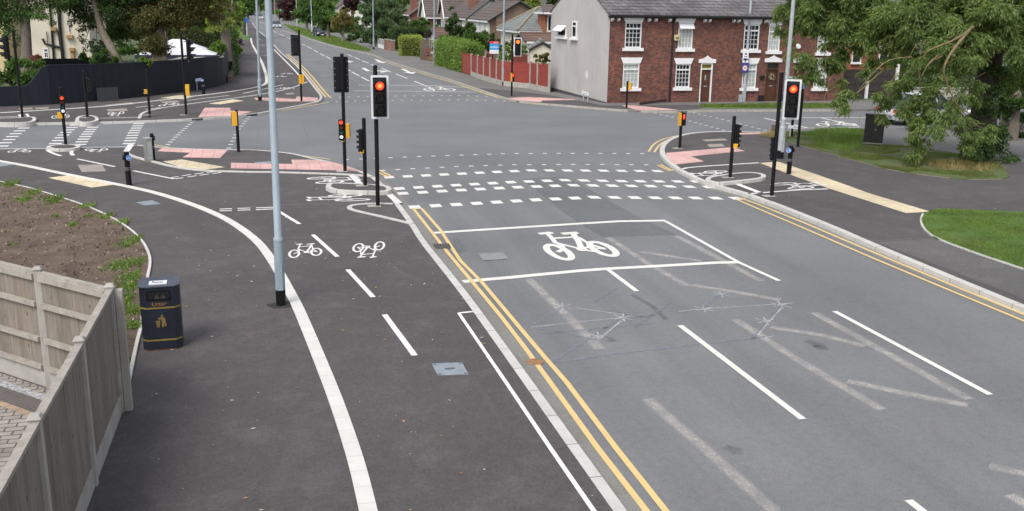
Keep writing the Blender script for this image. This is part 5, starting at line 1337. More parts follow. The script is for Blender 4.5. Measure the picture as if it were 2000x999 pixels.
# hip roofed bungalow
sw = AT(1010, 65, 84); ap = AT(1057, 16, 87.6); wb_ = 2*(ap.x-sw.x-.35)
t = house('low bungalow with hipped grey slate roof and mossy ridge behind the red fence', sw.x+.4+wb_/2, 84.4+3.6, wb_, 7.0, 0, sw.z+.28, ap.z-.1, m_cream, m_slate_hip, 'x', hip=wb_/2-.3, name='bungalow', cat='bungalow')
flat_window(t, (-wb_/2-.02, -1.2, 1.9), 2.0, 1.0, '-x', 3)
ax, ay = t.location.x, t.location.y
v0, v1 = AT(1066, 28, 83.2), AT(1090, 64, 83.2)
mb = MB(); mb.box(((v0.x+v1.x)/2-ax, 84.5-ay, (v0.z+v1.z)/2), (v1.x-v0.x, 2.4, v0.z-v1.z)); dm = mb.build('dormer', m_brick_or, t)
mb = MB(); mb.box((v0.x-ax+.16+.4, 83.28-ay, (v0.z+v1.z)/2), (.8, .1, (v0.z-v1.z)*.95)); dw = mb.build('dormer_window', m_upvc, dm)
mb = MB()
for q in (.36, .68): mb.box((v0.x-ax+q, 83.22-ay, (v0.z+v1.z)/2), (.2, .03, (v0.z-v1.z)*.75))
mb.build('dormer_pane', m_glass, dm)
mb = MB(); mb.box(((v0.x+v1.x)/2-ax, 84.0-ay, v0.z+.08), (v1.x-v0.x+.8, 3.2, .16)); mb.build('dormer_fascia', m_upvc, dm)
mb = MB(); mb.slab([((v0.x+v1.x)/2-ax-1.1, 82.5-ay, v0.z+.16), ((v0.x+v1.x)/2-ax+1.1, 82.5-ay, v0.z+.16), ((v0.x+v1.x)/2-ax+.8, 86.2-ay, v0.z+.75), ((v0.x+v1.x)/2-ax-.2, 86.2-ay, v0.z+.75)], (0, 0, .08)); mb.build('dormer_roof', m_tile, dm)
# brown tiled outbuilding and cream shed behind the red fence
q0, q1 = AT(1031, 83, 77), AT(1085, 83, 77); z1_ = AT(1060, 67, 79).z
t = house('lean-to with brown tiled roof between bungalow and grey gable', (q0.x+q1.x)/2+.8, 78.6, (q1.x-q0.x)+1.4, 3.0, 0, q0.z+.12, z1_-.05, m_cream, m_tile_r, 'x', name='outbuilding', cat='outbuilding')
q0, q1 = AT(1042, 97, 68), AT(1085, 97, 68); zt = AT(1055, 84, 69).z
t = house('cream garden shed with grey pitched roof peeping over the red fence', q0.x+1.0, 69.6, 1.7, 2.6, D(-12), q0.z, zt+.05, m_cream, m_slate_hip, 'y', name='garden_shed', cat='shed', over=.12)
flat_window(t, (.3, -1.32, q0.z-.6), .4, .6, '-y', 1)
# houses facing the far road (gables towards us)
e = AT(957, 38, 95); a_ = AT(1014, 3, 95); hw = a_.x-e.x
t = house('pale brown brick house with plain gable and brown roof behind the bungalow', a_.x, 99.2, 2*hw, 8.4, 0, e.z, a_.z, m_brick_pale, m_tile, 'y')
mb = MB(); mb.box((-hw-.05, 0, e.z-.75), (.08, 8.2, 1.3)); mb.build('white_cladding', m_cladding, t)
for yy in (-2.6, -.4, 2.2): flat_window(t, (-hw-.12, yy, e.z-.7), 1.3, 1.1, '-x', 2, m_curtain)
mb = MB(); mb.box((-.9-hw*.35, -4.25, (e.z+.9)/2), (.85, .35, e.z+.9)); mb.build('chimney_breast', m_brick_pale, t)
e2 = AT(914, 31, 108); a2 = AT(958, 0, 108); hw2 = a2.x-e2.x
t = house('brown roofed house with brick chimney behind the dark round bush', a2.x, 114.5, 2*hw2, 13, 0, e2.z-.1, a2.z+.1, m_cladding, m_tile, 'y', chim=(-hw2*.5, -3.2, a2.z+.35))
for yy in (-3, 1.5): flat_window(t, (-hw2-.05, yy, e2.z-.8), 1.6, 1.1, '-x', 2)
e3 = AT(837, 31, 124); e3b = AT(863, 31, 124); a3 = AT(828, -3, 126.2)
t = house('house with brown tiled wing, white triangular gable and small side window', (e3.x+e3b.x)/2+1.6, 126.6, e3b.x-e3.x+3.4, 5.0, 0, e3.z+.1, a3.z+.5, m_brick_far, m_tile, 'x', fascia='white')
mb = MB(); W3 = (e3b.x-e3.x+3.4)/2; mb.slab([(-W3-.06, -2.5, e3.z-.8), (-W3-.06, 2.5, e3.z-.8), (-W3-.06, 2.5, e3.z+.1), (-W3-.06, 0, a3.z+.4), (-W3-.06, -2.5, e3.z+.1)], (.05, 0, 0)); mb.build('white_gable', m_cladding, t)
flat_window(t, (-W3+1.1+.3, -2.53, e3.z-.75), .75, 1.0, '-y', 1)
e4 = AT(872, 36, 119); t = house('grey sided house behind the thin grey lamp post with tall tiled roof', e4.x+4.0, 122.2, 7.6, 4.4, 0, e4.z+.3, e4.z+3.0, m_slab, m_tile, 'x', fascia='white')
flat_window(t, (-3.85, 0, e4.z-.9), 1.6, 1.2, '-x', 2)
e5 = AT(803, 27, 146); a5 = AT(822, 4, 146)
t = house('brick house with chimney and brown roof beside the willow', e5.x+3.2, 150, 6.4, 8, 0, e5.z, a5.z+.6, m_brick_far, m_tile_r, 'y', chim=(-2.4, -1.2, AT(800, 0, 148).z+.3))
flat_window(t, (-3.25, -2.2, e5.z-1.0), 1.8, 1.3, '-x', 3)
q = AT(862, 76, 104); t = house('garage with low brown roof half hidden behind the tall ivy hedge', q.x+1.4, 106, 3.6, 5, 0, q.z+.1, q.z+.95, m_cladding, m_tile_r, 'x', name='garage', cat='garage')
e6 = AT(664, 14, 215); t = house('white gabled distant house behind the purple tree', e6.x+3, 219, 7, 9, 0, e6.z, e6.z+2.6, m_cladding, m_tile, 'y')
e7 = AT(536, 19, 400); t = house('far pale house with red roof at the end of the road', e7.x+4, 405, 9, 8, 0, e7.z, e7.z+2.6, m_cladding, m_tile_r, 'x')
# right: orange brick house and dark gates
q = AT(1690, 96, 66); t = house('orange brick house with white bargeboards seen through the ash tree', q.x, 70, 6.5, 8, 0, 3.2, 5.6, m_brick_or, m_tile, 'y', fascia='white')
flat_window(t, (-.7, -4.03, 2.2), .8, 1.3, '-y', 1); flat_window(t, (1.6, -4.03, 2.2), .8, 1.3, '-y', 1)
t = thing('driveway_gate', 'dark boarded double gate with white posts right of the terrace', 'gate', (36.6, 54.0, ZF), D(4))
m_gate = pm('dark_gate_boards', (.035, .027, .024), .7, .3, 5)
for s in (-1, 1):
    mb = MB(); mb.box((s*1.05, 0, .95), (1.95, .07, 1.7))
    for z in (.5, .95, 1.4): mb.box((s*1.05, -.045, z), (1.9, .03, .1))
    mb.build('gate_leaf', m_gate, t)
for s in (-2.2, 0.03, 2.2):
    mb = MB(); mb.box((s, -.06, 1.05), (.14, .16, 2.1), taper=.96); mb.build('gate_post', m_white_p, t)
t = thing('boundary_wall', 'low pale concrete wall along the pavement right of the dark gates', 'wall', (42.5, 52.6, ZF), D(-4))
mb = MB(); mb.box((0, 0, .3), (7.0, .22, .8)); mb.build('wall_body', m_concrete, t); mb = MB(); mb.box((0, 0, .73), (7.1, .3, .07)); mb.build('wall_coping', m_concrete, t)
# cream house at far left
xa, xb = AT(58, 100, 72).x, AT(178, 100, 72).x
t = thing('house', 'tall cream rendered house with black waste pipes behind the navy fence', 'house', (0, 0, 0))
mb = MB(); mb.box(((xa+xb)/2, 76, 4.4), (xb-xa, 8, 9.0)); mb.build('wall', m_cream, t)
mb = MB(); xm = (xa+xb)/2; mb.slab([(xa-.4, 71.7, 8.8), (xb+.4, 71.7, 8.8), (xb+.4, 76, 11.5), (xa-.4, 76, 11.5)], (0, 0, .12)); mb.slab([(xa-.4, 80.3, 8.8), (xb+.4, 80.3, 8.8), (xb+.4, 76.01, 11.5), (xa-.4, 76.01, 11.5)], (0, 0, .12)); mb.build('roof', m_slate, t)
F7 = lambda a, b: AT(a, b, 71.9)
def pipe(px, r): mb = MB(); mb.tube([F7(*p) for p in px], r, 8); mb.build('waste_pipe', m_gut, t, smooth=50)
pipe([(97, 10), (101, 60), (105, 117)], .07); pipe([(114, 10), (118, 70), (123, 117)], .11); pipe([(83, 76), (88, 86), (104, 90), (123, 94)], .07); pipe([(91, 62), (93, 84)], .03); pipe([(111, 60), (113, 62), (117, 90)], .03)
w0, w1 = F7(84, 95), F7(95.5, 114); window(t, w0.x, w1.x, w1.z, w0.z, 71.93, False, 2, 2, .4, False, False)
w0, w1 = F7(131, 28), F7(137, 65); window(t, w0.x, w1.x, w1.z, w0.z, 71.93, False, 1, 1, .5, False, False, glass=pm('green_glass', (.14, .22, .17), .2, .2))
for p, w in (((105, 57), .3), ((136, 72), .4), ((141, 97), .3)):
    v_ = F7(*p); mb = MB(); mb.box((v_.x, 71.88, v_.z), (w, .3, .22)); mb.build('stone_corbel', m_terra, t)
v_ = F7(141, 108); mb = MB(); mb.box((v_.x, 71.9, v_.z-.3), (.2, .15, 1.2)); mb.build('flue', m_terra, t)
xa2, xb2 = AT(-60, 100, 78).x, AT(12, 100, 78).x
t = thing('house', 'yellowish rendered house glimpsed at the left edge behind the trees', 'house', (0, 0, 0))
mb = MB(); mb.box(((xa2+xb2)/2, 82, 3.5), (xb2-xa2, 8, 7.2)); mb.build('wall', pm('ochre_render', (.56, .46, .27), .85, .1, 1), t)
mb = MB(); mb.slab([(xa2-.3, 77.7, 7), (xb2+.3, 77.7, 7), (xb2+.3, 82, 9.4), (xa2-.3, 82, 9.4)], (0, 0, .12)); mb.build('roof', m_slate, t)
# navy fence along the far left corner
m_navyf = pm('navy_fence_paint', (.0105, .0135, .021), .6, .18, 1.2, (.016, .019, .027), lo=.5, hi=.8, stretch=(6, 6, .8), bump=.3, bscale=6, spec=.25)
def profile_wall(name, label, cat, stations, mat, th=.08, capmat=None, z0=ZF):
    t = thing(name, label, cat, (0, 0, 0)); mb = MB(); cp = MB(); P_ = []
    for b, tp in stations:
        x, y = G(*b, z0); P_.append((Vector((x, y)), HZ(b, tp, z0)))
    n = len(P_); b0 = 0
    for i, (p, h) in enumerate(P_):
        d = (P_[min(i+1, n-1)][0]-P_[max(i-1, 0)][0]).normalized(); nn = Vector((-d.y, d.x))*th/2
        mb.v += [(p.x-nn.x, p.y-nn.y, 0), (p.x+nn.x, p.y+nn.y, 0), (p.x+nn.x, p.y+nn.y, h), (p.x-nn.x, p.y-nn.y, h)]
    for i in range(n-1):
        a, c = 4*i, 4*i+4
        for q in ((a, c, c+3, a+3), (a+1, a+2, c+2, c+1), (a+3, c+3, c+2, a+2)): mb.f.append(q); mb.m.append(0)
    mb.f += [(0, 3, 2, 1), (4*n-4, 4*n-3, 4*n-2, 4*n-1)]; mb.m += [0, 0]
    mb.build('fence_boards', mat, t)
    cp.tube([(p.x, p.y, h+.02) for p, h in P_], .05, 6); cp.build('fence_capping', capmat or mat, t)
    return t, P_
st = [((-70, 211), (-70, 172.5)), ((0, 208.5), (0, 171.5)), ((52, 206.5), (52, 170.5)), ((62, 206), (62, 165)), ((76, 205.5), (76, 150)), ((88, 205), (87, 134)), ((100, 204.5), (99, 129.5)), ((150, 201), (150, 128)), ((200, 197), (200, 127)), ((250, 192.5), (250, 125.5)), ((300, 187), (300, 122.5)), ((350, 181), (350, 119)), ((400, 174), (400, 114.5)), ((425, 169), (425, 111.5)), ((436, 166), (435, 110)), ((441, 163), (440, 108)), ((444, 157), (442, 100)), ((447, 147), (444, 88)), ((450, 135), (446.5, 80)), ((453, 118), (447, 73)), ((455, 104), (447.5, 68))]
t, navy = profile_wall('navy_fence', 'long dark navy boarded fence curving round the far left corner', 'fence', st, m_navyf)
mb = MB()
for (p, h), (q, h2) in zip(navy[6:14], navy[7:15]):
    for k in range(3):
        s = p.lerp(q, k/3); d = (q-p).normalized(); mb.box((s.x, s.y-.045, (h+h2)/4), (.012, .03, (h+h2)/2-.12))
mb.build('fence_joint', pm('navy_joint', (.007, .009, .015), .6), t)
mb = MB(); a, b = Vector(G(191, 199, ZF)), Vector(G(232, 197, ZF)); hg = HZ((191, 199), (191, 172), ZF)
mb.slab([(a.x, a.y-.06, ZF), (b.x, b.y-.06, ZF), (b.x, b.y-.06, hg), (a.x, a.y-.06, hg)], (0, .03, 0)); mb.build('fence_door', pm('dark_grey_gate', (.03, .034, .036), .6, .1), t)
t = thing('navy_fence', 'lower straight navy fence farther back before the cream house', 'fence', (0, 0, 0))
a, b = AT(60, 117, 63), AT(232, 116, 66); mb = MB(); mb.slab([(a.x, a.y, 0), (b.x, b.y, 0), (b.x, b.y, b.z), (a.x, a.y, a.z)], (0, .08, 0)); mb.build('fence_boards', m_navyf, t)
mb = MB(); mb.tube([a+Vector((0, .04, .02)), b+Vector((0, .04, .02))], .04, 6); mb.build('fence_capping', m_navyf, t)
mb = MB()
for k in range(40):
    s = a.lerp(b, k/40); mb.box((s.x, s.y-.012, s.z/2), (.02, .03, s.z-.1))
mb.build('fence_joint', MATS['navy_joint'], t)
t = thing('garden_shed', 'garden shed with flat beige roof behind the navy fence', 'shed', (0, 0, 0))
SZ = HZ((400, 174), (400, 114.5), ZF)-.02
pts = [tuple(Vector(G(a, b, SZ))+Vector((0, .12))) for a, b in ((318, 120.2), (350, 112.5), (436, 108), (437, 110.2), (400, 114.2), (350, 118.8))]
mb = MB(); mb.prism(pts, SZ-.08, SZ); mb.build('shed_roof', pm('beige_felt', (.50, .46, .38), .9, .08, 1.5), t); mb = MB(); c = Vector((sum(p[0] for p in pts)/6, sum(p[1] for p in pts)/6)); mb.prism([tuple(c.lerp(Vector(p), .9)) for p in pts], 0, SZ-.08); mb.build('shed_wall', m_navyf, t)
# gazebo
gx0, gx1 = AT(262, 97, 66), AT(421, 97, 66); gw_ = (gx1.x-gx0.x); gz = 2.05
t = thing('gazebo', 'white canopy party gazebo in the garden behind the navy fence', 'gazebo', ((gx0.x+gx1.x)/2, 68, 0))
mb = MB(); hw = gw_/2; hd = 2.0; zA = 2.95
r0, r1 = (-hw*.12, 0, zA), (hw*.12, 0, zA); c = [(-hw, -hd, gz), (hw, -hd, gz), (hw, hd, gz), (-hw, hd, gz)]
for f in ([c[0], c[1], r1, r0], [c[1], c[2], r1], [c[2], c[3], r0, r1], [c[3], c[0], r0]): mb.face(f)
mb.build('canopy', pm('white_canvas', (.66, .66, .72), .7, .05, 1), t, fix=False)
mb = MB()
for a, b in ((c[0], c[1]), (c[1], c[2]), (c[2], c[3]), (c[3], c[0])): mb.face([a, b, (b[0], b[1], gz-.25), (a[0], a[1], gz-.25)])
mb.build('valance', pm('navy_canvas', (.04, .045, .09), .7, .1, 3), t, fix=False)
for q in c:
    mb = MB(); mb.tube([(q[0]*.98, q[1]*.98, 0), (q[0]*.98, q[1]*.98, gz)], .03, 8); mb.build('leg', m_galv, t)
# red panel fence
m_redf = pm('red_stained_boards', (.26, .045, .032), .75, .16, 1.2, (.17, .03, .022), lo=.5, hi=.75, stretch=(.8, .8, 9))
t = thing('red_fence', 'red stained panel fence with concrete posts running up to the grey gable', 'fence', (0, 0, 0))
fb = [(921, 148.5), (933, 153), (945, 157), (957.4, 161), (970, 164.4), (981.5, 168), (1035.5, 173.5), (1049.6, 177), (1072, 181)]
ft = [(922, 105.5), (934, 108), (946, 110.5), (958, 113), (970, 115.5), (981.5, 118), (1037, 120.5), (1050.5, 122), (1072.5, 124.5)]
Pn = [(Vector((*G(*b, ZF), 0)), HZ(b, q, ZF)) for b, q in zip(fb, ft)]
def bay_red(a, b, ha, hb_, gravel=True):
    d = (b-a).normalized(); rz = math.atan2(d.y, d.x); q = (a+b)/2; L_ = (b-a).length; h = (ha+hb_)/2; zb = ZF+(.34 if gravel else .05)
    if gravel:
        mb = MB(); mb.box((q.x, q.y, ZF+.16), (L_-.1, .05, .34), rz=rz); mb.build('gravel_board', m_concrete, t)
    mb = MB(); n = 9; s = (h-.06-zb)/n
    n_ = Vector((d.y, -d.x, 0))
    if gravel:
        for k in range(n): mb.box((q.x, q.y, zb+s*(k+.5)), (L_-.12, .02+.012*(k % 2), s*1.02), rz=rz, R=Matrix.Rotation(.09, 3, 'X'))
    else:
        m_ = int(L_/.14)
        for k in range(m_): p = a+d*(L_*(k+.5)/m_); mb.box((p.x, p.y, (zb+h)/2), (L_/m_-.006, .03, h-zb), rz=rz)
    mb.box((q.x, q.y, h-.02), (L_-.1, .07, .04), rz=rz); mb.build('fence_panel', m_redf, t)
for (a, ha), (b, hb_) in zip(Pn[:-1], Pn[1:]):
    bay_red(a, b, ha-.06, hb_-.06, True)
for a, ha in Pn:
    mb = MB(); mb.box((a.x, a.y, ha/2+.03), (.13, .13, ha)); mb.build('fence_post', m_concrete, t)
a0 = Vector((*G(902.5, 142.5, ZF), 0)); am = Vector((*G(911, 145.5, ZF), 0)); h0 = HZ((902.5, 142.5), (903, 103), ZF)
bay_red(a0, am, h0, h0, False); bay_red(am, Pn[0][0], h0, Pn[0][1]-.02, False)
t = thing('red_fence', 'darker red inner garden fence seen over the panel fence', 'fence', (0, 0, 0))
b0, b1 = AT(902, 102, 86), AT(960, 104, 84.5); mb = MB(); mb.slab([(b0.x, b0.y, 0), (b1.x, b1.y, 0), (b1.x, b1.y, b1.z), (b0.x, b0.y, b0.z)], (0, .05, 0)); mb.build('fence_panel', pm('dark_red_boards', (.13, .025, .02), .8, .15, 1, stretch=(.8, .8, 9)), t)
b0, b1 = AT(1000, 105, 74), AT(1042, 107, 72); mb = MB(); mb.slab([(b0.x, b0.y, 0), (b1.x, b1.y, 0), (b1.x, b1.y, b1.z), (b0.x, b0.y, b0.z)], (0, .05, 0)); mb.build('fence_panel', MATS['dark_red_boards'], t)
for q in (AT(948, 102, 84.6), AT(1032, 103, 72.3)):
    mb = MB(); mb.box((q.x, q.y-.05, q.z/2), (.12, .12, q.z)); mb.build('fence_post', m_concrete, t)
# front garden walls by the far right pavement
m_pier = bricks('garden_wall_brick', (.22, .10, .07), (.18, .08, .06), (.2, .16, .13), .225, .075, .01, 'xz', .25)
t = thing('garden_wall', 'brick piers with a white panelled fence beside the slim lamp post', 'garden wall', (0, 0, 0))
for b, tp in (((754, 97.5), (754, 78)), ((761, 98.5), (761, 79)), ((767.5, 100), (767.5, 80))):
    x, y = G(*b, ZF); h = HZ(b, tp, ZF); mb = MB(); mb.box((x, y, h/2), (.42, .42, h)); mb.build('brick_pier', m_pier, t)
    mb = MB(); mb.box((x, y, h+.04), (.5, .5, .08)); mb.build('pier_cap', m_concrete, t)
p0, p1 = Vector((*G(754, 97.5, ZF), 0)), Vector((*G(767.5, 100, ZF), 0)); d = (p1-p0); rz = math.atan2(d.y, d.x); q = (p0+p1)/2
mb = MB(); mb.box((q.x, q.y, .5), (d.length, .24, .8), rz=rz); mb.build('low_wall', m_pier, t)
p0, p1 = Vector((*G(736, 91.5, ZF), 0)), Vector((*G(753, 97, ZF), 0)); d = (p1-p0); rz = math.atan2(d.y, d.x); q = (p0+p1)/2; hF = HZ((745, 94), (745, 75.5), ZF)
mb = MB(); mb.box((q.x, q.y, .25), (d.length, .14, .5), rz=rz); mb.build('concrete_base', m_white_p, t)
for k in range(5):
    p = p0.lerp(p1, k/4.6); mb = MB(); mb.box((p.x, p.y, hF/2), (.14, .14, hF)); mb.build('white_post', m_white_p, t)
mb = MB(); mb.box((q.x, q.y, hF*.62), (d.length, .05, hF*.62), rz=rz); mb.build('fence_panel', pm('grey_boards', (.16, .155, .145), .8, .2, 4), t)
t = thing('wooden_fence', 'grey wooden fence and gate posts behind the bright clipped hedge', 'fence', (0, 0, 0))
for k, px in enumerate((824, 828, 831.5)):
    x, y = G(px, 118, ZF); h = HZ((px, 118), (px, 84), ZF); mb = MB(); mb.box((x, y, h/2), (.3, .06, h)); mb.build('board', m_oldwood, t)
x, y = G(837, 120, ZF); mb = MB()
h = HZ((837, 120), (837, 79), ZF)
for k in range(8): mb.box((x-.55+k*.15, y+.9, h*.75), (.12, .04, h*.55-.03*abs(k-3.5)))
mb.build('picket_panel', m_oldwood, t)
t = thing('red_gate', 'small red brown five barred garden gate beside the slim lamp post', 'gate', (*G(840, 119.5, ZF), ZF), D(-28))
h = HZ((840, 119.5), (840, 94), ZF)-ZF; mr = pm('red_brown_gate', (.20, .045, .03), .6, .15, 4)
mb = MB()
for s in (-.42, .42): mb.box((s, 0, h/2), (.1, .06, h))
mb.build('gate_stile', mr, t); mb = MB()
for k in range(5): mb.box((0, 0, .12+k*(h-.2)/4), (.74, .04, .1))
mb.build('gate_bar', mr, t)
x, y = G(818, 112, ZF); t = thing('wheelie_bin', 'blue wheelie bin behind the bright clipped hedge', 'wheelie bin', (x+.9, y+1.0, ZF), D(20))
mb = MB(); mb.box((0, 0, .55), (.5, .55, .95), taper=1.12); mb.build('bin_body', pm('blue_bin', (.03, .06, .2), .5, .1), t, bevel=.03); mb = MB(); mb.box((0, 0, 1.08), (.62, .68, .07)); mb.build('bin_lid', MATS['blue_bin'], t, bevel=.02)
for s in (-1, 1):
    mb = MB(); mb.tube([(s*.24, .3, .1), (s*.29, .3, .1)], .1, 12); mb.build('wheel', m_black, t)
# far junction: signal, no entry style disc, shelter
x, y = G(549, 39.5, ZF); t = thing('traffic_signal', 'distant traffic signal beyond the oncoming silver car', 'traffic signal', (x, y, ZF))
mb = MB(); mb.tube([(0, 0, 0), (0, 0, 4.6)], .1, 8); mb.build('pole', m_galv, t); signal_head(t, (-.3, -.1, 3.8), D(5), w=.6, h=1.4, border=False)
mb = MB(); mb.box((.05, -.08, 2.4), (.5, .05, .5)); mb.build('green_plate', pm('teal_plate', (.05, .3, .3), .5), t)
x, y = G(546, 41, ZF); t = thing('traffic_bollard', 'distant black post with a round red sign in front of the far signal', 'sign post', (x, y, ZF)); mb = MB(); mb.tube([(0, 0, 0), (0, 0, .9)], .12, 8); mb.build('post', m_black, t)
mb = MB(); disc(mb, (0, -.1, 1.0), .30, (0, -1, 0), 16, th=.04); mb.build('red_disc', pm('faded_sign_red', (.25, .03, .03), .6, .1), t)
x, y = G(573, 42.5, ZF); t = thing('bus_shelter', 'distant bus shelter with thin pale roof on the far verge', 'bus shelter', (x, y, ZF)); mb = MB(); mb.box((.8, .6, 2.45), (3.2, 1.5, .14)); mb.build('shelter_roof', m_galv, t); mb = MB(); mb.box((-.6, .6, 1.2), (.12, 1.2, 2.4)); mb.build('shelter_end', m_black, t)
for s in (.4, 2.2):
    mb = MB(); mb.tube([(s, 1.2, 0), (s, 1.2, 2.4)], .05, 6); mb.build('shelter_post', m_galv, t)
# vehicles
m_tyre = pm('tyre_rubber', (.015, .015, .016), .8, .1); m_carglass = glassmat('car_glass', (.05, .06, .07), .05); m_hl = pm('headlight_glass', (.7, .72, .74), .1, .05); m_plate_w = pm('number_plate', (.7, .7, .66), .4, .05)
def car(label, x, y, rz, col, hgt=1.48, L_=4.2, W_=1.76, boot=True, name='parked_car'):
    t = thing(name, label, 'car', (x, y, 0.0), rz, 'cars on and beside the roads'); m = pm('car_paint_'+label.split()[0], col, .25, .04, 2, metal=.3)
    prof = [(-.5, .26), (-.5, .48), (-.49, .62), (-.40, .70), (-.25, .755), (.30, .78), (.46, .74), (.495, .60), (.5, .42), (.49, .26)]
    mb = MB(); n = len(prof); secs = ((-1, .0), (-.93, .04), (.93, .04), (1, 0))
    for sx, _ in ((-1, 0), (-.9, 0), (.9, 0), (1, 0)):
        k = .96 if abs(sx) == 1 else 1.0
        for a, b in prof: mb.v.append((sx*W_/2, a*L_*k, .26+(b-.26)*(.97 if abs(sx) == 1 else 1.0)*hgt/1.48))
    for i in range(3):
        for j in range(n): j2 = (j+1) % n; mb.f.append((i*n+j, i*n+j2, (i+1)*n+j2, (i+1)*n+j)); mb.m.append(0)
    mb.f += [tuple(range(n)), tuple(range(3*n, 4*n))]; mb.m += [0, 0]
    body = mb.build('body', m, t, smooth=35, bevel=.03)
    zb, zt = .74*hgt/1.48, hgt; cab = [(-.27, zb), (-.10, zt-.03), (.02, zt), (.24, zt-.04), (.43 if boot else .38, zb)]
    mb = MB(); b = 0
    for s in (-1, 1):
        for a, z in cab: k = .94-.17*(z-zb)/(zt-zb); mb.v.append((s*W_/2*k, a*L_, z))
    for j in range(4): mb.f.append((j, j+1, 5+j+1, 5+j)); mb.m.append(0 if j in (1, 2) else 1)
    mb.f += [(0, 1, 2, 3, 4), (5, 6, 7, 8, 9), (0, 5, 9, 4)]; mb.m += [1, 1, 0]
    mb.build('cabin', [m, m_carglass], t, smooth=25)
    mb = MB(); mb.v = [(s*W_/2*.765, a*L_, z+.012) for s in (-1, 1) for a, z in cab[1:4]]; mb.f = [(0, 1, 4, 3), (1, 2, 5, 4)]; mb.m = [0, 0]; mb.build('roof_panel', m, t, fix=False)
    for s in (-1, 1):
        mb = MB(); mb.tube([(s*W_/2*.86, -.07*L_, zb), (s*W_/2*.80, -.0*L_, zt-.02)], .04, 6); mb.tube([(s*W_/2*.9, .12*L_, zb), (s*W_/2*.81, .12*L_, zt-.02)], .045, 6); mb.build('window_pillar', m, t)
        for a in (-.31, .30):
            mb = MB(); mb.tube([(s*W_*.37, a*L_, .32), (s*W_*.505, a*L_, .32)], .32, 20); w = mb.build('wheel', m_tyre, t, smooth=40); mb = MB(); mb.tube([(s*W_*.505, a*L_, .32), (s*W_*.512, a*L_, .32)], [.21, .19], 14); mb.build('rim', m_galv, w)
        mb = MB(); mb.box((s*W_*.36, -.482*L_, .63*hgt/1.48), (.36, .14, .15)); mb.build('headlight', m_hl, t, bevel=.03)
        mb = MB(); mb.box((s*W_*.40, .486*L_, .68*hgt/1.48), (.26, .08, .18)); mb.build('tail_light', MATS['sign_red'], t, bevel=.02)
        mb = MB(); mb.box((s*W_*.56, -.2*L_, .85*hgt/1.48), (.18, .1, .13)); mb.build('wing_mirror', m, t, bevel=.03)
    mb = MB(); mb.box((0, -.497*L_, .46), (.95, .06, .2)); mb.build('grille', m_black, t); mb = MB(); mb.box((0, -.508*L_, .44), (.52, .03, .11)); mb.build('number_plate', m_plate_w, t)
    return t
x, y = G(540.5, 56, 0); car('silver car driving towards us on the far road', x, y+2, D(1), (.5, .52, .55), 1.55, name='silver_car')
x, y = G(508, 38.3, 0); car('white car farther off on the far road near the trees', x, y+2, D(1), (.7, .7, .7), 1.55, name='white_car')
x, y = G(626, 72.5, ZF); car('dark blue car with pale roof parked on the far verge between trees', x, y+2, D(8), (.025, .02, .05), 1.55)
x, y = G(495, 32, 0); car('dark small car at the far end of the road on the left', x, y+8, D(1), (.03, .03, .035), 1.5, name='dark_car')
x, y = AT(1800, 254, 42.4).x, 42.4; car('pale silver car on the side road hidden by the ash branches', x, y, D(90), (.62, .63, .65), 1.5, 4.4, name='silver_car')
x, y = G(789, 101, ZF); car('bright white car parked in the drive behind the clipped hedge', x+2.8, y+3.2, D(-88), (.72, .72, .72), 1.45)
# crouching person by the hedge
x, y = G(468, 88.5, ZF)
t = thing('person', 'person in blue top and dark trousers crouching by the hedge on the far left pavement', 'person', (x, y, ZF), D(60))
def skin(name, verts, edges, rad, mat, parent, root=0, sub=2):
    me = bpy.data.meshes.new(name); me.from_pydata(verts, edges, []); me.materials.append(mat); o = bpy.data.objects.new(name, me); COL.objects.link(o); o.parent = parent
    bm = bmesh.new(); bm.from_mesh(me); ly = bm.verts.layers.skin.verify(); bm.verts.ensure_lookup_table()
    for i, v_ in enumerate(bm.verts): r = rad[i]; v_[ly].radius = (r, r); v_[ly].use_root = (i == root)
    bm.to_mesh(me); bm.free()
    o.modifiers.new('skin', 'SKIN'); s = o.modifiers.new('sub', 'SUBSURF'); s.levels = s.render_levels = sub
    return o
m_skin = pm('skin_tone', (.42, .26, .19), .6, .06); m_blue = pm('blue_top', (.025, .04, .16), .8, .15, 6); m_trou = pm('dark_plum_trousers', (.035, .012, .022), .8, .15, 6)
# pelvis, spine, chest, neck, head ; arms ; legs (squatting, leaning forward)
vs = [(0, .12, .42), (0, .02, .58), (0, -.12, .76), (0, -.2, .86), (0, -.27, .93), (0, -.31, 1.0), (.17, -.12, .78), (.22, -.28, .58), (.15, -.46, .48), (.13, -.53, .45), (-.17, -.12, .78), (-.22, -.28, .58), (-.15, -.46, .48), (-.13, -.53, .45), (.11, .1, .40), (.17, -.27, .46), (.14, .05, .10), (.15, -.14, .045), (-.11, .1, .40), (-.17, -.27, .46), (-.14, .05, .10), (-.15, -.14, .045)]
ed = [(0, 1), (1, 2), (2, 3), (3, 4), (4, 5), (2, 6), (6, 7), (7, 8), (8, 9), (2, 10), (10, 11), (11, 12), (12, 13), (0, 14), (14, 15), (15, 16), (16, 17), (0, 18), (18, 19), (19, 20), (20, 21)]
rd = [.15, .15, .15, .07, .10, .085, .07, .05, .038, .035, .07, .05, .038, .035, .11, .08, .06, .05, .11, .08, .06, .05]
bd = skin('person_body', vs, ed, rd, m_skin, t)
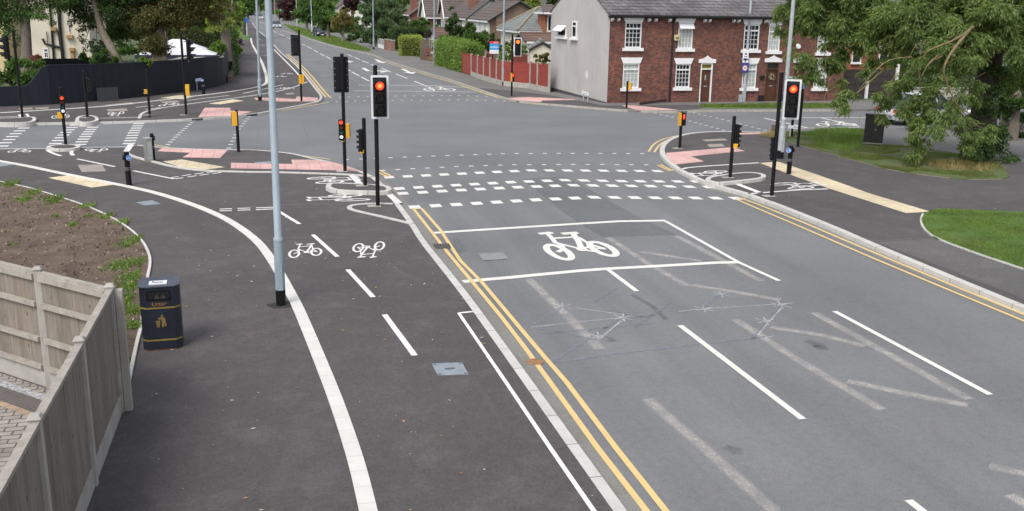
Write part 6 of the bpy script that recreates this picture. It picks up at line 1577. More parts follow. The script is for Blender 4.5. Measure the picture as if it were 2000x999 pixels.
skin('top', [tuple(Vector(v_)+Vector((0, .01, .005))) for v_ in vs[:3]]+[vs[6], vs[7], tuple(Vector(vs[7]).lerp(Vector(vs[8]), .9)), vs[10], vs[11], tuple(Vector(vs[11]).lerp(Vector(vs[12]), .9))], [(0, 1), (1, 2), (2, 3), (3, 4), (4, 5), (2, 6), (6, 7), (7, 8)], [.17, .18, .18, .09, .068, .055, .09, .068, .055], m_blue, t)
skin('trousers', [(0, .13, .41), vs[14], vs[15], vs[16], vs[18], vs[19], vs[20]], [(0, 1), (1, 2), (2, 3), (0, 4), (4, 5), (5, 6)], [.17, .13, .10, .075, .13, .10, .075], m_trou, t)
for s in (1, -1): skin('shoe', [(s*.15, .09, .05), (s*.155, -.18, .04)], [(0, 1)], [.06, .055], m_black, t)
skin('hair', [(0, -.25, .98), (0, -.29, 1.05)], [(0, 1)], [.10, .095], pm('dark_hair', (.03, .02, .015), .7), t)
mb = MB(); mb.box((0, 0, .16), (.34, .26, .3)); b_ = thing('bag', 'dark maroon bag with a white patch beside the crouching person', 'bag', (*G(474.5, 88, ZF), ZF)); mb.build('bag_body', pm('maroon_bag', (.07, .012, .03), .7), b_, bevel=.05); mb = MB(); mb.box((.03, -.135, .2), (.2, .02, .1)); mb.build('bag_patch', m_signwhite, b_)
# ------------------------------------------------------------------ vegetation
L_dark = leafmat('dark_green_leaf', [(.03, .06, .018), (.055, .098, .03), (.085, .135, .046)], .38)
L_mid = leafmat('mid_green_leaf', [(0.041, 0.090, 0.019), (0.076, 0.145, 0.036), (0.117, 0.193, 0.055)], .35)
L_light = leafmat('light_green_leaf', [(0.083, 0.152, 0.028), (0.152, 0.235, 0.048), (0.221, 0.304, 0.083)], .4)
L_yel = leafmat('yellow_green_leaf', [(0.166, 0.221, 0.041), (0.262, 0.317, 0.069), (0.359, 0.386, 0.124)], .4)
L_ash = leafmat('ash_leaf', [(.072, .115, .034), (.115, .18, .052), (.165, .225, .075), (.25, .29, .115)], .48, clump=.9)
L_beech = leafmat('beech_leaf', [(.038, .058, .016), (.066, .09, .025), (.095, .11, .034), (.11, .11, .036), (.13, .105, .042), (.21, .12, .045)], .35)
L_brown = leafmat('tired_leaf', [(0.083, 0.117, 0.028), (0.138, 0.159, 0.041), (0.207, 0.166, 0.062), (0.276, 0.179, 0.083)], .35)
L_purple = leafmat('purple_leaf', [(.03, .012, .016), (.055, .02, .026), (.085, .035, .04)], .25)
L_will = leafmat('willow_leaf', [(0.034, 0.069, 0.025), (0.069, 0.117, 0.041), (0.117, 0.172, 0.069)], .3)
L_pink = leafmat('pink_flower', [(.4, .1, .15), (.25, .08, .1), (.08, .1, .03)], .3)
m_bark = pm('grey_bark', (.17, .145, .115), .95, .3, 4, (.07, .06, .045), bump=.8, bscale=14, stretch=(2, 2, .7))
m_bark_y = pm('lichen_bark', (.17, .13, .06), .95, .3, 6, (.09, .075, .05), bump=.6, bscale=20)
m_bark_d = pm('dark_bark', (.05, .042, .033), .95, .3, 4, (.09, .08, .05), bump=.8, bscale=14, stretch=(2, 2, .7))
NPR = np.random.default_rng(11)
def unit(n):
    v = NPR.normal(size=(n, 3)); return v/np.linalg.norm(v, axis=1, keepdims=True)
def leaf_mesh(name, pos, axis, ln, wd, mat, parent, up=.35):
    n = len(pos); axis = axis/np.maximum(1e-6, np.linalg.norm(axis, axis=1, keepdims=True))
    r = unit(n); r[:, 2] += up; s = np.cross(axis, r); s /= np.maximum(1e-6, np.linalg.norm(s, axis=1, keepdims=True))
    ln = ln*NPR.uniform(.7, 1.3, (n, 1)); wd = wd*NPR.uniform(.75, 1.25, (n, 1))
    V = np.empty((n, 4, 3)); V[:, 0] = pos; V[:, 1] = pos+axis*ln*.45+s*wd*.5; V[:, 2] = pos+axis*ln; V[:, 3] = pos+axis*ln*.45-s*wd*.5
    me = bpy.data.meshes.new(name); me.vertices.add(4*n); me.vertices.foreach_set('co', V.reshape(-1)); me.loops.add(4*n); me.loops.foreach_set('vertex_index', np.arange(4*n, dtype=np.int32))
    me.polygons.add(n); me.polygons.foreach_set('loop_start', np.arange(0, 4*n, 4, dtype=np.int32))
    try: me.polygons.foreach_set('loop_total', np.full(n, 4, dtype=np.int32))
    except Exception: pass
    me.update(calc_edges=True); me.materials.append(mat)
    o = bpy.data.objects.new(name, me); COL.objects.link(o); o.parent = parent
    return o
def crown_points(blobs, n, sub=.38, shell=.55, dens=7, squash=1.0, gauss=.5):
    """leaf points in uneven clumps spread through ellipsoid lobes: (centre, radius) list"""
    C, Rr, Wt = [], [], []
    for c, r in blobs:
        k = max(4, int(dens*(r/.9)**1.2)); d = unit(k); u = NPR.uniform(shell**3, 1, (k, 1))**(1/3)
        P_ = np.array(c)+d*u*r*np.array([1, 1, squash]); C.append(P_); rr = r*sub*NPR.uniform(.6, 1.25, k); Rr.append(rr); Wt.append(rr**2)
    C = np.concatenate(C); Rr = np.concatenate(Rr); Wt = np.concatenate(Wt); idx = NPR.choice(len(C), n, p=Wt/Wt.sum())
    off = NPR.normal(size=(n, 3)); off /= np.linalg.norm(off, axis=1, keepdims=True); off *= (NPR.uniform(0, 1, (n, 1))**gauss)*np.array([1, 1, .75])
    return C[idx]+off*Rr[idx][:, None], off
def tree(label, base, trunk_pts, trunk_r, blobs, n, mat, leaf=(.16, .09), droop=.3, bark=None, limbs=(), name='tree', cat='tree', group='trees around the junction', **kw):
    o = Vector(base); t = thing(name, label, cat, o, 0, group); bark = bark or m_bark
    bl = [(Vector(c)-o, r) for c, r in blobs]
    if trunk_pts:
        mb = MB(); mb.tube([Vector(p)-o for p in trunk_pts], trunk_r, 12); mb.build('trunk', bark, t, smooth=60, fix=False)
    if trunk_pts and limbs != None:
        top = Vector(trunk_pts[-1])-o; mid = Vector(trunk_pts[len(trunk_pts)//2])-o; r0 = trunk_r[-1]
        rg = random.Random(len(label)); mb = MB()
        for c, r in bl[:14]:
            s = mid.lerp(top, rg.uniform(.3, 1)); m_ = s.lerp(c, .5)+Vector((rg.uniform(-.1, .1), rg.uniform(-.1, .1), .12))*r
            mb.tube([s, m_, c+Vector((0, 0, r*.3))], [r0*.6, r0*.35, r0*.1], 6)
        mb.build('limbs', bark, t, smooth=60, fix=False)
    P_, off = crown_points(bl, n, **kw)
    ax = off+unit(n)*.7; ax[:, 2] -= droop
    leaf_mesh('crown', P_, ax, leaf[0], leaf[1], mat, t)
    return t
def B(px, py, rpx, y, dy=0):
    c = AT(px, py, y); return (c, rpx*y/1913*1.03)
GP = lambda px, py, z=ZF: (*G(px, py, z), z)
# --- left garden trees
y = 60; tree('rough barked tree at far left with drooping light canopy in front of the cream house', (AT(52, 118, y).x, y, 0), [AT(54, 160, y), AT(52, 110, y), AT(50, 60, y), AT(47, 10, y), AT(45, -60, y)], [.36, .30, .27, .22, .12],
     [B(20, 5, 34, y), B(62, -22, 45, y), B(-18, 40, 30, y+1), B(88, 14, 20, y-1), B(115, -32, 36, y), B(14, 62, 17, y), B(-25, 80, 22, y+1), B(96, 44, 10, y-1), B(70, 30, 16, y-1), B(38, 88, 12, y+1), B(20, -60, 55, y), B(-40, -20, 45, y), B(36, 34, 18, y-.6), B(56, 20, 16, y-.6), B(0, 50, 20, y), B(80, -5, 22, y), B(30, 70, 10, y)], 26000, L_mid, (.13, .07), .7, limbs=(), sub=.5, dens=9)
y = 61; tree('pale leaning trunk tree with dark canopy in the middle of the garden', (AT(232, 140, y).x, y, 0), [AT(234, 160, y), AT(229, 118, y), AT(214, 88, y), AT(201, 66, y), AT(192, 40, y), AT(184, 5, y), AT(178, -40, y)], [.32, .27, .24, .21, .18, .15, .1],
     [B(150, 2, 32, y), B(208, 12, 32, y+.8), B(212, 66, 22, y+1.2), B(250, -18, 45, y), B(170, -40, 48, y), B(176, 44, 16, y+.8), B(190, 92, 16, y+1.2), B(140, 38, 13, y), B(258, 32, 22, y+1), B(236, 60, 15, y+1), B(215, 108, 12, y+1), B(165, 90, 13, y+1.5), B(120, 0, 20, y), B(180, 10, 30, y), B(200, 88, 16, y+1), B(245, 8, 28, y), B(160, 60, 14, y+1), B(228, 40, 18, y+1.2), B(255, 60, 16, y+1.2), B(262, 95, 10, y+1.4), B(232, 88, 13, y+1.6), B(150, 25, 16, y)], 34000, L_dark, (.12, .075), .5, sub=.5, dens=9, bark=pm('pale_bark', (.30, .25, .19), .95, .3, 5, (.14, .11, .08), bump=.8, bscale=14))
y = 61; tree('beech with thick pale trunk and bronzed leaves beside the white gazebo', (AT(311, 140, y).x, y, 0), [AT(312, 165, y), AT(311, 118, y), AT(311, 95, y), AT(316, 60, y), AT(322, 0, y)], [.48, .43, .42, .36, .2],
     [B(292, 28, 36, y-.5), B(345, 18, 36, y), B(398, 18, 26, y), B(306, 76, 24, y-.6), B(330, -40, 55, y), B(412, -18, 32, y+.5), B(270, 62, 18, y), B(340, 55, 20, y-.5), B(370, 45, 18, y), B(325, 92, 13, y-.7), B(285, 95, 14, y-.3), B(420, 38, 15, y+.5), B(255, 5, 26, y), B(320, 20, 30, y-.6), B(300, 55, 24, y-.7), B(275, 35, 24, y-.4), B(375, 25, 30, y), B(355, 58, 14, y-.6), B(316, 88, 18, y-.8), B(292, 84, 16, y-.8), B(400, 40, 14, y), B(435, 10, 20, y)], 40000, L_beech, (.12, .085), .4, sub=.5, dens=9, bark=pm('smooth_beech_bark', (.27, .24, .18), .9, .25, 4, (.16, .15, .11), bump=.5))
y = 73; tree('lopped ivy covered trunk with yellow green sprouts at the end of the navy fence', (AT(441, 80, y).x, y, 0), [AT(443, 120, y), AT(441, 72, y), AT(439, 45, y), AT(432, 15, y), AT(424, -20, y)], [.36, .33, .30, .24, .15],
     [B(420, 44, 13, y+1), B(430, 28, 11, y+.5), B(448, 30, 10, y+1.5), B(410, 55, 8, y+1), B(425, -5, 26, y), B(400, -15, 24, y), B(452, 50, 9, y+3), B(432, 50, 8, y-.6), B(444, 42, 8, y-.6), B(424, 34, 12, y)], 12000, L_yel, (.15, .09), .4, bark=m_bark, sub=.5)
def hedge(label, box, n, mat, leaf=(.13, .08), rz=0, name='hedge', core=True, rough=.07, cat='hedge', z0=0.0):
    """clipped hedge: dark twiggy core with a coat of leaves on every face"""
    (cx, cy), (w, d, h) = box; t = thing(name, label, cat, (cx, cy, z0), rz, 'hedges and shrubs')
    if core: mb = MB(); mb.box((0, 0, h/2), (w*.86, d*.8, h*.94)); mb.build('twiggy_core', pm('hedge_core', (.018, .02, .010), .95, .3, 6), t)
    A = np.array([w*h, w*h, d*h, d*h, w*d]); f = NPR.choice(5, n, p=A/A.sum()); u = NPR.uniform(-1, 1, (n, 2)); P_ = np.zeros((n, 3)); N = np.zeros((n, 3))
    for k, (a, s) in enumerate(((1, -1), (1, 1), (0, -1), (0, 1), (2, 1))):
        m_ = f == k; o = [i for i in (0, 1, 2) if i != a]; dim = (w/2, d/2, h/2)
        P_[m_, a] = s*dim[a]; P_[m_, o[0]] = u[m_, 0]*dim[o[0]]; P_[m_, o[1]] = u[m_, 1]*dim[o[1]]; N[m_, a] = s
    ph = np.sin(P_[:, :1]*2.3+1)*np.sin(P_[:, 1:2]*2.1+2)*np.sin(P_[:, 2:3]*2.7)*rough*1.5
    P_[:, 2] += h/2; P_ += N*(ph+NPR.normal(size=(n, 1))*rough)
    leaf_mesh('leaves', P_, N*.6+unit(n)*.9, leaf[0], leaf[1], mat, t); return t
def shrub(label, blobs, n, mat, leaf=(.14, .09), droop=.1, name='shrub', **kw):
    c = sum((Vector(b[0]) for b in blobs), Vector())/len(blobs)
    return tree(label, (c.x, c.y, 0), [(c.x, c.y, -.05), (c.x, c.y, max(.3, c.z*.7))], [.08, .04], blobs, n, mat, leaf, droop, bark=m_bark_d, name=name, cat='shrub', group='hedges and shrubs', **kw)
y = 56.6; shrub('laurel bank behind the low end of the navy fence at far left', [B(-30, 140, 26, y), B(5, 142, 26, y), B(40, 140, 24, y), B(70, 137, 20, y), B(92, 128, 14, y+.5), B(20, 128, 14, y), B(-60, 135, 26, y), B(60, 160, 18, y-.3), B(20, 162, 18, y-.3), B(-20, 162, 18, y-.3)], 9000, L_mid, (.17, .075))
y = 58; shrub('pink flowering shrub at the foot of the cream house', [B(66, 114, 8, y), B(74, 117, 6, y)], 900, L_pink, (.12, .1))
y = 60.5; shrub('ivy clump around the foot of the leaning tree', [B(205, 112, 13, y), B(185, 118, 9, y), B(250, 104, 15, y+.5), B(222, 120, 9, y), B(170, 112, 10, y+1), B(245, 84, 12, y+.6)], 4200, L_mid, (.13, .1))
y = 59.5; shrub('small bright shrub beside the beech trunk', [B(275, 121, 7, y), B(290, 122, 5, y)], 700, L_light, (.14, .1))
x, y = AT(400, 70, 76).x, 76; hedge('clipped dark garden hedge behind the white gazebo', ((x, y), (4.2, 1.4, AT(400, 58, y).z)), 5000, L_mid, (.15, .09))
y = 68.5; shrub('leafy climber spilling over the top of the navy fence corner', [B(412, 100, 9, y), B(424, 97, 11, y+1), B(434, 92, 9, y+2), B(438, 82, 8, y+5), B(442, 76, 6, y+9)], 4200, L_light, (.16, .09))
x, y = G(459, 106, ZF); shrub('bright green bush outside the navy fence', [B(459, 94, 10, y), B(456, 84, 8, y+1.5), B(461, 101, 7, y-.4), B(455, 74, 6, y+4)], 4200, L_light, (.16, .1))
mb = MB()
for a, b in zip([(445, 162), (450, 146), (453, 130), (454, 112)], [(450, 146), (453, 130), (454, 112), (457, 104)]):
    p, q = Vector((*G(*a, ZF), 0)), Vector((*G(*b, ZF), 0)); c = (p+q)/2; d = q-p; mb.box((c.x+.12, c.y, .28), (d.length, .25, .45), rz=math.atan2(d.y, d.x))
structure(mb.build('earth_bank', m_soil))
lite = [B(452, 20, 15, 130), B(462, 45, 14, 125), B(448, 55, 12, 118), B(470, 18, 12, 140), B(455, 66, 8, 112), B(466, 62, 8, 118)]
tree('light green hazel leaning over the far left pavement', (AT(452, 75, 124).x, 124, 0), [AT(452, 80, 124), AT(453, 40, 124), AT(454, 0, 124)], [.25, .2, .1], lite, 8000, L_light, (.28, .18), .3)
tree('dark trunked street tree beside the thin lamp post on the far left pavement', GP(478.5, 69), [AT(478.5, 70, G(478.5, 69, ZF)[1]), AT(478.5, 30, G(478.5, 69, ZF)[1]), AT(477, -10, G(478.5, 69, ZF)[1])], [.36, .30, .25], [B(475, 2, 20, 150), B(460, -8, 18, 150), B(490, -6, 16, 150), B(478, 22, 9, 152)], 6000, L_mid, (.3, .2), bark=m_bark_d)
for px, py, r, yy, mt, ds in ((200, 20, 60, 90, L_dark, 'dark garden tree filling the gap behind the leaning trunk'), (290, 30, 50, 92, L_dark, 'dark garden tree behind the gazebo left of the beech'), (370, 10, 55, 94, L_dark, 'dark garden tree behind the clipped garden hedge'), (415, 30, 30, 100, L_mid, 'mid green garden tree behind the lopped trunk'), (-10, 0, 60, 95, L_dark, 'dark garden tree far behind the ochre house')):
    c = AT(px, py, yy); tree(ds, (c.x, yy, 0), [(c.x, yy, 0), (c.x, yy, max(1, c.z))], [.3, .15], [B(px, py, r, yy), B(px-r*.6, py+r*.5, r*.6, yy), B(px+r*.6, py+r*.5, r*.6, yy), B(px, py+r*.8, r*.6, yy), B(px-r*.7, py-r*.2, r*.6, yy), B(px+r*.7, py-r*.2, r*.6, yy)], 9000, mt, (.24, .15), .3)
# --- far trees closing the road
far = [(465, 22, 15, 190, L_mid), (483, 14, 12, 300, L_dark), (498, 5, 12, 420, L_mid), (515, 10, 12, 520, L_mid), (528, 6, 12, 480, L_light), (543, 2, 14, 420, L_mid), (560, -2, 16, 380, L_dark), (520, 24, 7, 560, L_mid), (500, 22, 7, 520, L_dark), (540, 24, 6, 400, L_light), (566, 26, 9, 330, L_mid), (585, -4, 15, 300, L_light), (640, 0, 16, 260, L_mid), (660, 8, 12, 250, L_light), (505, -14, 16, 400, L_mid), (490, 30, 6, 430, L_mid), (700, 0, 20, 240, L_mid), (720, -10, 20, 230, L_dark), (780, -6, 16, 210, L_mid), (822, -4, 12, 200, L_mid), (615, 6, 14, 290, L_mid), (1012, -8, 12, 160, L_dark), (1200, -40, 20, 150, L_mid)]
names = ['left verge', 'road bend', 'road end', 'sky line']
desc = ['over the far left pavement', 'just left of the far white car', 'above the far white car', 'straight above the road end', 'right of the big lamp post top', 'behind the far signal', 'left of the copper beech', 'low at the road end', 'low behind the far dark car', 'low beside the far red roofed house', 'behind the bus shelter', 'behind the first verge tree', 'behind the two verge trees', 'left of the white distant house', 'highest at the road end', 'lowest left of the road end', 'behind the purple tree', 'behind the left of the willow', 'behind the right of the willow', 'behind the brick chimney house', 'behind the middle verge tree', 'behind the pale brick gable', 'behind the slate terrace roof']
for (px, py, r, yy, mt), ds in zip(far, desc):
    c = AT(px, py, yy); tree('distant leafy tree '+ds, (c.x, yy, 0), [(c.x, yy, 0), (c.x, yy, max(1.5, c.z))], [.4, .2], [B(px, py, r, yy), B(px-r*.6, py+r*.4, r*.6, yy+1), B(px+r*.6, py+r*.3, r*.65, yy-1), B(px+r*.1, py+r*.75, r*.6, yy)], 1800, mt, (yy*.0022, yy*.0016), .1, dens=5)
c = AT(578, 20, 270); tree('dark copper beech at the end of the verge by the bus shelter', (c.x-2.2, 275, 0), [(c.x-2.2, 275, 0), (c.x-2.2, 275, 4)], [.5, .3], [B(560, 12, 13, 275), B(566, 28, 10, 274), B(556, 30, 9, 275), B(570, 0, 12, 276)], 3600, L_purple, (.5, .35))
# --- verge trees on the right of the far road
def street_tree(label, base, blobs, n, mat, r=.16, **kw):
    x, y = G(*base, ZF); top = blobs[0]
    c = AT(top[0], top[1], y); return tree(label, (x, y, ZF), [(x, y, ZF-.1), (x*.7+c.x*.3, y, c.z*.35), (c.x, y, c.z)], [r*1.2, r, r*.5], [B(*b, y) for b in blobs], n, mat, **kw)
street_tree('first small verge tree on the right of the far road', (599.5, 61), [(598, 28, 15), (586, 22, 12), (610, 26, 13), (600, 12, 14), (588, 36, 9), (612, 38, 9), (576, 26, 8)], 6500, L_mid, .25, leaf=(.3, .2))
street_tree('broad darker verge tree beside the parked dark car', (641, 75), [(640, 36, 16), (628, 28, 13), (652, 34, 13), (640, 18, 14), (630, 46, 10), (650, 50, 10), (618, 34, 9), (644, 60, 7), (622, 22, 10)], 8000, L_mid, .28, leaf=(.28, .18))
street_tree('sparse browning verge tree in the near far-road grass', (670.5, 83), [(668, 46, 14), (655, 38, 12), (684, 40, 13), (670, 28, 12), (690, 52, 9), (652, 52, 8), (672, 62, 7), (682, 28, 8)], 4800, L_brown, .2, leaf=(.2, .14), sub=.34)
street_tree('big grey green willow behind the slim lamp post', (735, 92), [(745, 40, 24), (722, 30, 20), (768, 34, 20), (745, 14, 24), (715, 54, 15), (775, 56, 14), (740, 66, 18), (760, 72, 14), (706, 26, 14), (786, 40, 12), (722, 76, 14), (704, 48, 10), (780, 18, 14), (718, 4, 18)], 22000, L_will, .4, leaf=(.34, .10), droop=1.2)
c = AT(688, 8, 200); tree('purple leaved tree behind the browning verge tree', (c.x, 200, 0), [(c.x, 200, 0), (c.x, 200, 4)], [.4, .25], [B(688, 6, 13, 200), B(676, 12, 10, 200), B(698, 10, 10, 200), B(690, -8, 14, 200)], 4200, L_purple, (.4, .28))
# --- hedges on the right
x, y = G(800, 108, ZF); hedge('bright yellow green clipped hedge beside the drive', ((AT(804, 100, 103).x, 103.5), (2.1, 3.0, HZ((800, 108), (800, 71), 0))), 8000, L_yel, (.12, .08), D(-6))
hedge('long low dark hedge behind the parked dark car', ((AT(664, 70, 178).x, 178), (6, 1.5, 2.3)), 2500, L_mid, (.3, .2))
hedge('dark round topped hedge between the willow and the bright hedge', ((AT(815, 70, 118).x, 118), (6.2, 3, AT(815, 57, 118).z)), 6000, L_dark, (.2, .13), rough=.18)
shrub('dark bushes under the willow behind the white fence', [B(690, 72, 12, 140), B(708, 75, 12, 135), B(755, 70, 14, 124), B(772, 66, 12, 124), B(700, 85, 8, 134), B(775, 82, 10, 121)], 6000, L_dark, (.25, .16))
shrub('olive shrub in front of the white gable', [B(822, 44, 11, 116), B(832, 52, 10, 115), B(812, 50, 9, 115), B(848, 56, 9, 113), B(840, 62, 8, 112)], 5000, L_mid, (.2, .13))
a, b = Vector(G(905, 143, ZF)), Vector(G(851, 126.5, ZF)); m_ = (a+b)/2; d_ = b-a
hedge('tall loose ivy hedge along the pavement beside the slim lamp post', ((m_.x+.75, m_.y), (d_.length, 1.4, HZ((880, 136), (878, 83), 0))), 16000, L_light, (.15, .09), math.atan2(d_.y, d_.x), rough=.16)
shrub('ragged dark ivy end of the tall hedge next to the red fence', [B(897, 100, 12, 83), B(899, 120, 10, 81), B(900, 133, 8, 80), B(893, 88, 10, 84), B(855, 108, 9, 89), B(853, 95, 8, 90), B(856, 120, 7, 88)], 6500, L_mid, (.13, .09), droop=.5)
y = 98; shrub('big dark rounded evergreen bush in front of the brown roofed house', [B(893, 55, 20, y), B(878, 68, 16, y), B(908, 62, 16, y), B(895, 76, 16, y), B(868, 76, 10, y), B(885, 45, 13, y)], 11000, L_dark, (.17, .11), dens=9)
y = 88; shrub('bright green feathery conifer shrub behind the red fence', [B(915, 80, 18, y), B(935, 76, 18, y), B(950, 84, 14, y), B(905, 92, 14, y), B(928, 92, 16, y), B(925, 64, 12, y), B(942, 98, 9, y), B(898, 82, 10, y)], 13000, L_mid, (.16, .06), droop=-.5, dens=9)
y = 89; shrub('grey green shrub between conifer and lamp post', [B(962, 72, 9, y), B(968, 84, 9, y), B(958, 92, 9, y)], 2600, L_will, (.14, .08))
y = 78; shrub('yellow green spotted shrub just over the red fence', [B(988, 107, 9, y), B(1000, 110, 9, y), B(1008, 114, 7, y), B(980, 112, 7, y), B(994, 98, 7, y)], 3600, L_yel, (.15, .1))
y = 80; shrub('white flowering shrub behind the red fence lamp post', [B(990, 90, 9, y), B(978, 95, 7, y), B(1000, 86, 6, y)], 2200, leafmat('white_flower_leaf', [(.05, .09, .03), (.09, .13, .05), (.5, .5, .42)], .3), (.13, .09))
y = 76; shrub('light green bush behind the orange lit signal', [B(1026, 96, 9, y), B(1036, 101, 8, y), B(1018, 102, 7, y)], 2600, L_light, (.14, .1))
y = 66.5; shrub('wispy olive shrub before the cream shed', [B(1058, 105, 9, y), B(1064, 112, 9, y), B(1052, 114, 8, y), B(1070, 116, 6, y)], 2400, L_brown, (.12, .05), droop=-.4, sub=.3)
y = 112; shrub('small blue green garden tree in front of the grey sided house', [B(885, 30, 7, y), B(882, 18, 5, y), B(889, 40, 6, y), B(876, 40, 5, y)], 1400, L_will, (.16, .08), sub=.3)
y = 135; tree('tall light green tree above the bungalow ridge', (AT(1040, 20, y).x, y, 0), [AT(1040, 60, y), AT(1040, 5, y)], [.4, .2], [B(1038, 6, 13, y), B(1028, 12, 9, y), B(1050, 10, 10, y), B(1040, 18, 9, y), B(1040, -8, 12, y)], 6000, L_yel, (.28, .18))
y = 120; tree('dark evergreen tree left of the grey gable top', (AT(1078, 20, y).x, y, 0), [AT(1078, 60, y), AT(1078, 0, y)], [.4, .2], [B(1078, 8, 11, y), B(1070, 14, 8, y), B(1086, 4, 12, y), B(1075, -8, 12, y)], 5000, L_dark, (.22, .15))
# --- the big ash on the right
y0 = 31.9; xb, yb = G(1908, 312, ZR)
o = Vector((xb, yb, ZR)); t = thing('ash_tree', 'big ash tree with drooping leafy branches leaning over the right verge', 'tree', o, 0, 'trees around the junction')
A_ = lambda px, py, dy=0: AT(px, py, yb+dy)-o
mb = MB(); mb.tube([A_(1912, 330), A_(1908, 305), A_(1915, 270), A_(1922, 220), A_(1928, 160), A_(1938, 90), A_(1950, 20), A_(1960, -60), A_(1965, -150)], [.85, .62, .52, .46, .43, .40, .34, .25, .15], 16); mb.build('trunk', m_bark_d, t, smooth=60, fix=False)
mb = MB()
def limb(pts, r0, r1):
    for _ in range(2):
        q_ = [pts[0]]
        for a, b in zip(pts[:-1], pts[1:]): q_ += [tuple(a[i]*.75+b[i]*.25 for i in range(3)), tuple(a[i]*.25+b[i]*.75 for i in range(3))]
        pts = q_+[pts[-1]]
    r0, r1 = r0*.72, r1*.72; n = len(pts); mb.tube([A_(*p) for p in pts], [r0+(r1-r0)*i/(n-1) for i in range(n)], 7)
limb([(1935, 60, 0), (1905, 45, -1.2), (1880, 75, -2.4), (1860, 100, -2.9), (1845, 125, -3.0), (1842, 150, -2.9), (1855, 175, -2.8)], .10, .03)
limb([(1890, 62, -2), (1862, 80, -2.6), (1830, 92, -2.6), (1806, 102, -2.5), (1802, 125, -2.3)], .06, .02)
limb([(1872, 85, -1.3), (1840, 105, -1.4), (1815, 120, -1.4), (1800, 150, -1.4)], .05, .015)
limb([(1930, 100, 0), (1860, 90, 1), (1790, 110, 1.2), (1745, 122, 1.2), (1710, 150, 1.2), (1680, 178, 1.2), (1668, 186, 1.1)], .09, .02)
limb([(1750, 120, 1.2), (1728, 118, 1.2), (1712, 135, 1.2)], .03, .015)
limb([(1930, 40, 0), (1850, 10, 1), (1760, 15, 2), (1680, 30, 3), (1610, 60, 3.4), (1570, 85, 3.5)], .12, .02)
limb([(1935, 20, 0), (1830, -40, 2), (1720, -30, 3), (1620, -10, 4), (1560, 10, 4.2)], .12, .02)
limb([(1848, 150, -2.9), (1852, 175, -2.9), (1875, 215, -2.9), (1905, 245, -2.8), (1918, 250, -2.7)], .035, .014)
limb([(1780, 112, -.9), (1752, 114, -1.2), (1730, 120, -1.3), (1700, 148, -1.2), (1676, 178, -1.0)], .04, .014)
limb([(1758, 140, -1.2), (1742, 155, -1.3), (1733, 175, -1.3), (1734, 192, -1.2)], .018, .008)
limb([(1840, 110, -2.7), (1815, 122, -2.6), (1800, 150, -2.4)], .03, .01)
limb([(1945, 30, 0), (1990, 20, -1), (2040, 60, -1.5), (2080, 140, -2)], .12, .03)
limb([(1790, 130, 0), (1782, 150, 0), (1735, 185, 0), (1732, 195, 0)], .03, .012)
limb([(1820, 200, -1), (1810, 230, -1), (1802, 250, -1)], .02, .01); limb([(1840, 200, -1), (1826, 240, -1), (1822, 262, -1)], .02, .01)
rg = random.Random(8)
for k in range(34):
    px, py, dy = rg.uniform(1600, 1960), rg.uniform(20, 230), rg.uniform(-2.2, 2)
    a_ = rg.uniform(-40, 12); limb([(px, py, dy), (px+a_*.6, py+rg.uniform(4, 12), dy), (px+a_, py+rg.uniform(22, 34), dy-.1), (px+a_*1.05+rg.uniform(-6, 6), py+rg.uniform(40, 66), dy-.15)], .016, .005)
mb.build('branches', m_bark_y, t, smooth=60, fix=False)
ab = [(1560, 10, 38, 4), (1530, 28, 18, 4), (1600, 22, 40, 3.5), (1580, 62, 22, 3.5), (1552, 55, 14, 3.6), (1615, 70, 24, 3), (1640, 30, 44, 3), (1662, 78, 28, 2.5), (1575, 118, 22, 3.2), (1610, 125, 26, 3), (1640, 112, 24, 2.8), (1590, 140, 15, 3), (1690, 40, 48, 2), (1710, 95, 30, 1.5), (1740, 40, 50, 1), (1755, 100, 34, .8), (1700, 135, 16, 1.5), (1800, 50, 50, 0), (1790, 120, 34, -.6), (1770, 160, 26, -.6), (1745, 180, 20, 0), (1728, 203, 14, .2), (1778, 222, 22, -.6), (1800, 240, 28, -1), (1805, 190, 28, -1), (1840, 170, 28, -1.4), (1850, 215, 28, -1.6), (1840, 250, 26, -1.8), (1875, 245, 24, -2), (1800, 280, 17, -1.2), (1785, 298, 12, -1.3), (1855, 60, 55, -1), (1910, 40, 55, -1.2), (1880, 120, 38, -1.4), (1960, 30, 60, -1), (1985, 90, 40, -1.5), (1650, 188, 18, 1.2), (1648, 205, 13, 1.1), (1662, 178, 9, 1.2), (1900, 275, 22, -2.1), (1930, 255, 20, -1.6), (1905, 180, 24, -1.2), (1975, 160, 28, -.8), (1900, -30, 70, 0), (1800, -40, 60, 1), (1700, -40, 60, 2.5), (1620, -30, 50, 3.5), (2030, 60, 60, -1), (2050, 160, 50, -1.5), (1720, 228, 12, .3), (1640, 160, 12, 2.6), (1760, 205, 22, -.8), (1830, 228, 24, -1.5), (1875, 205, 22, -1.8), (1790, 260, 16, -1.2), (1720, 190, 14, 0), (1545, 95, 11, 3.6), (1525, 55, 12, 4), (1540, 75, 10, 3.8), (1560, 150, 10, 3.2), (1610, 160, 10, 3)]
bl = [(A_(px, py, dy), r*(yb+dy)/1913) for px, py, r, dy in ab]
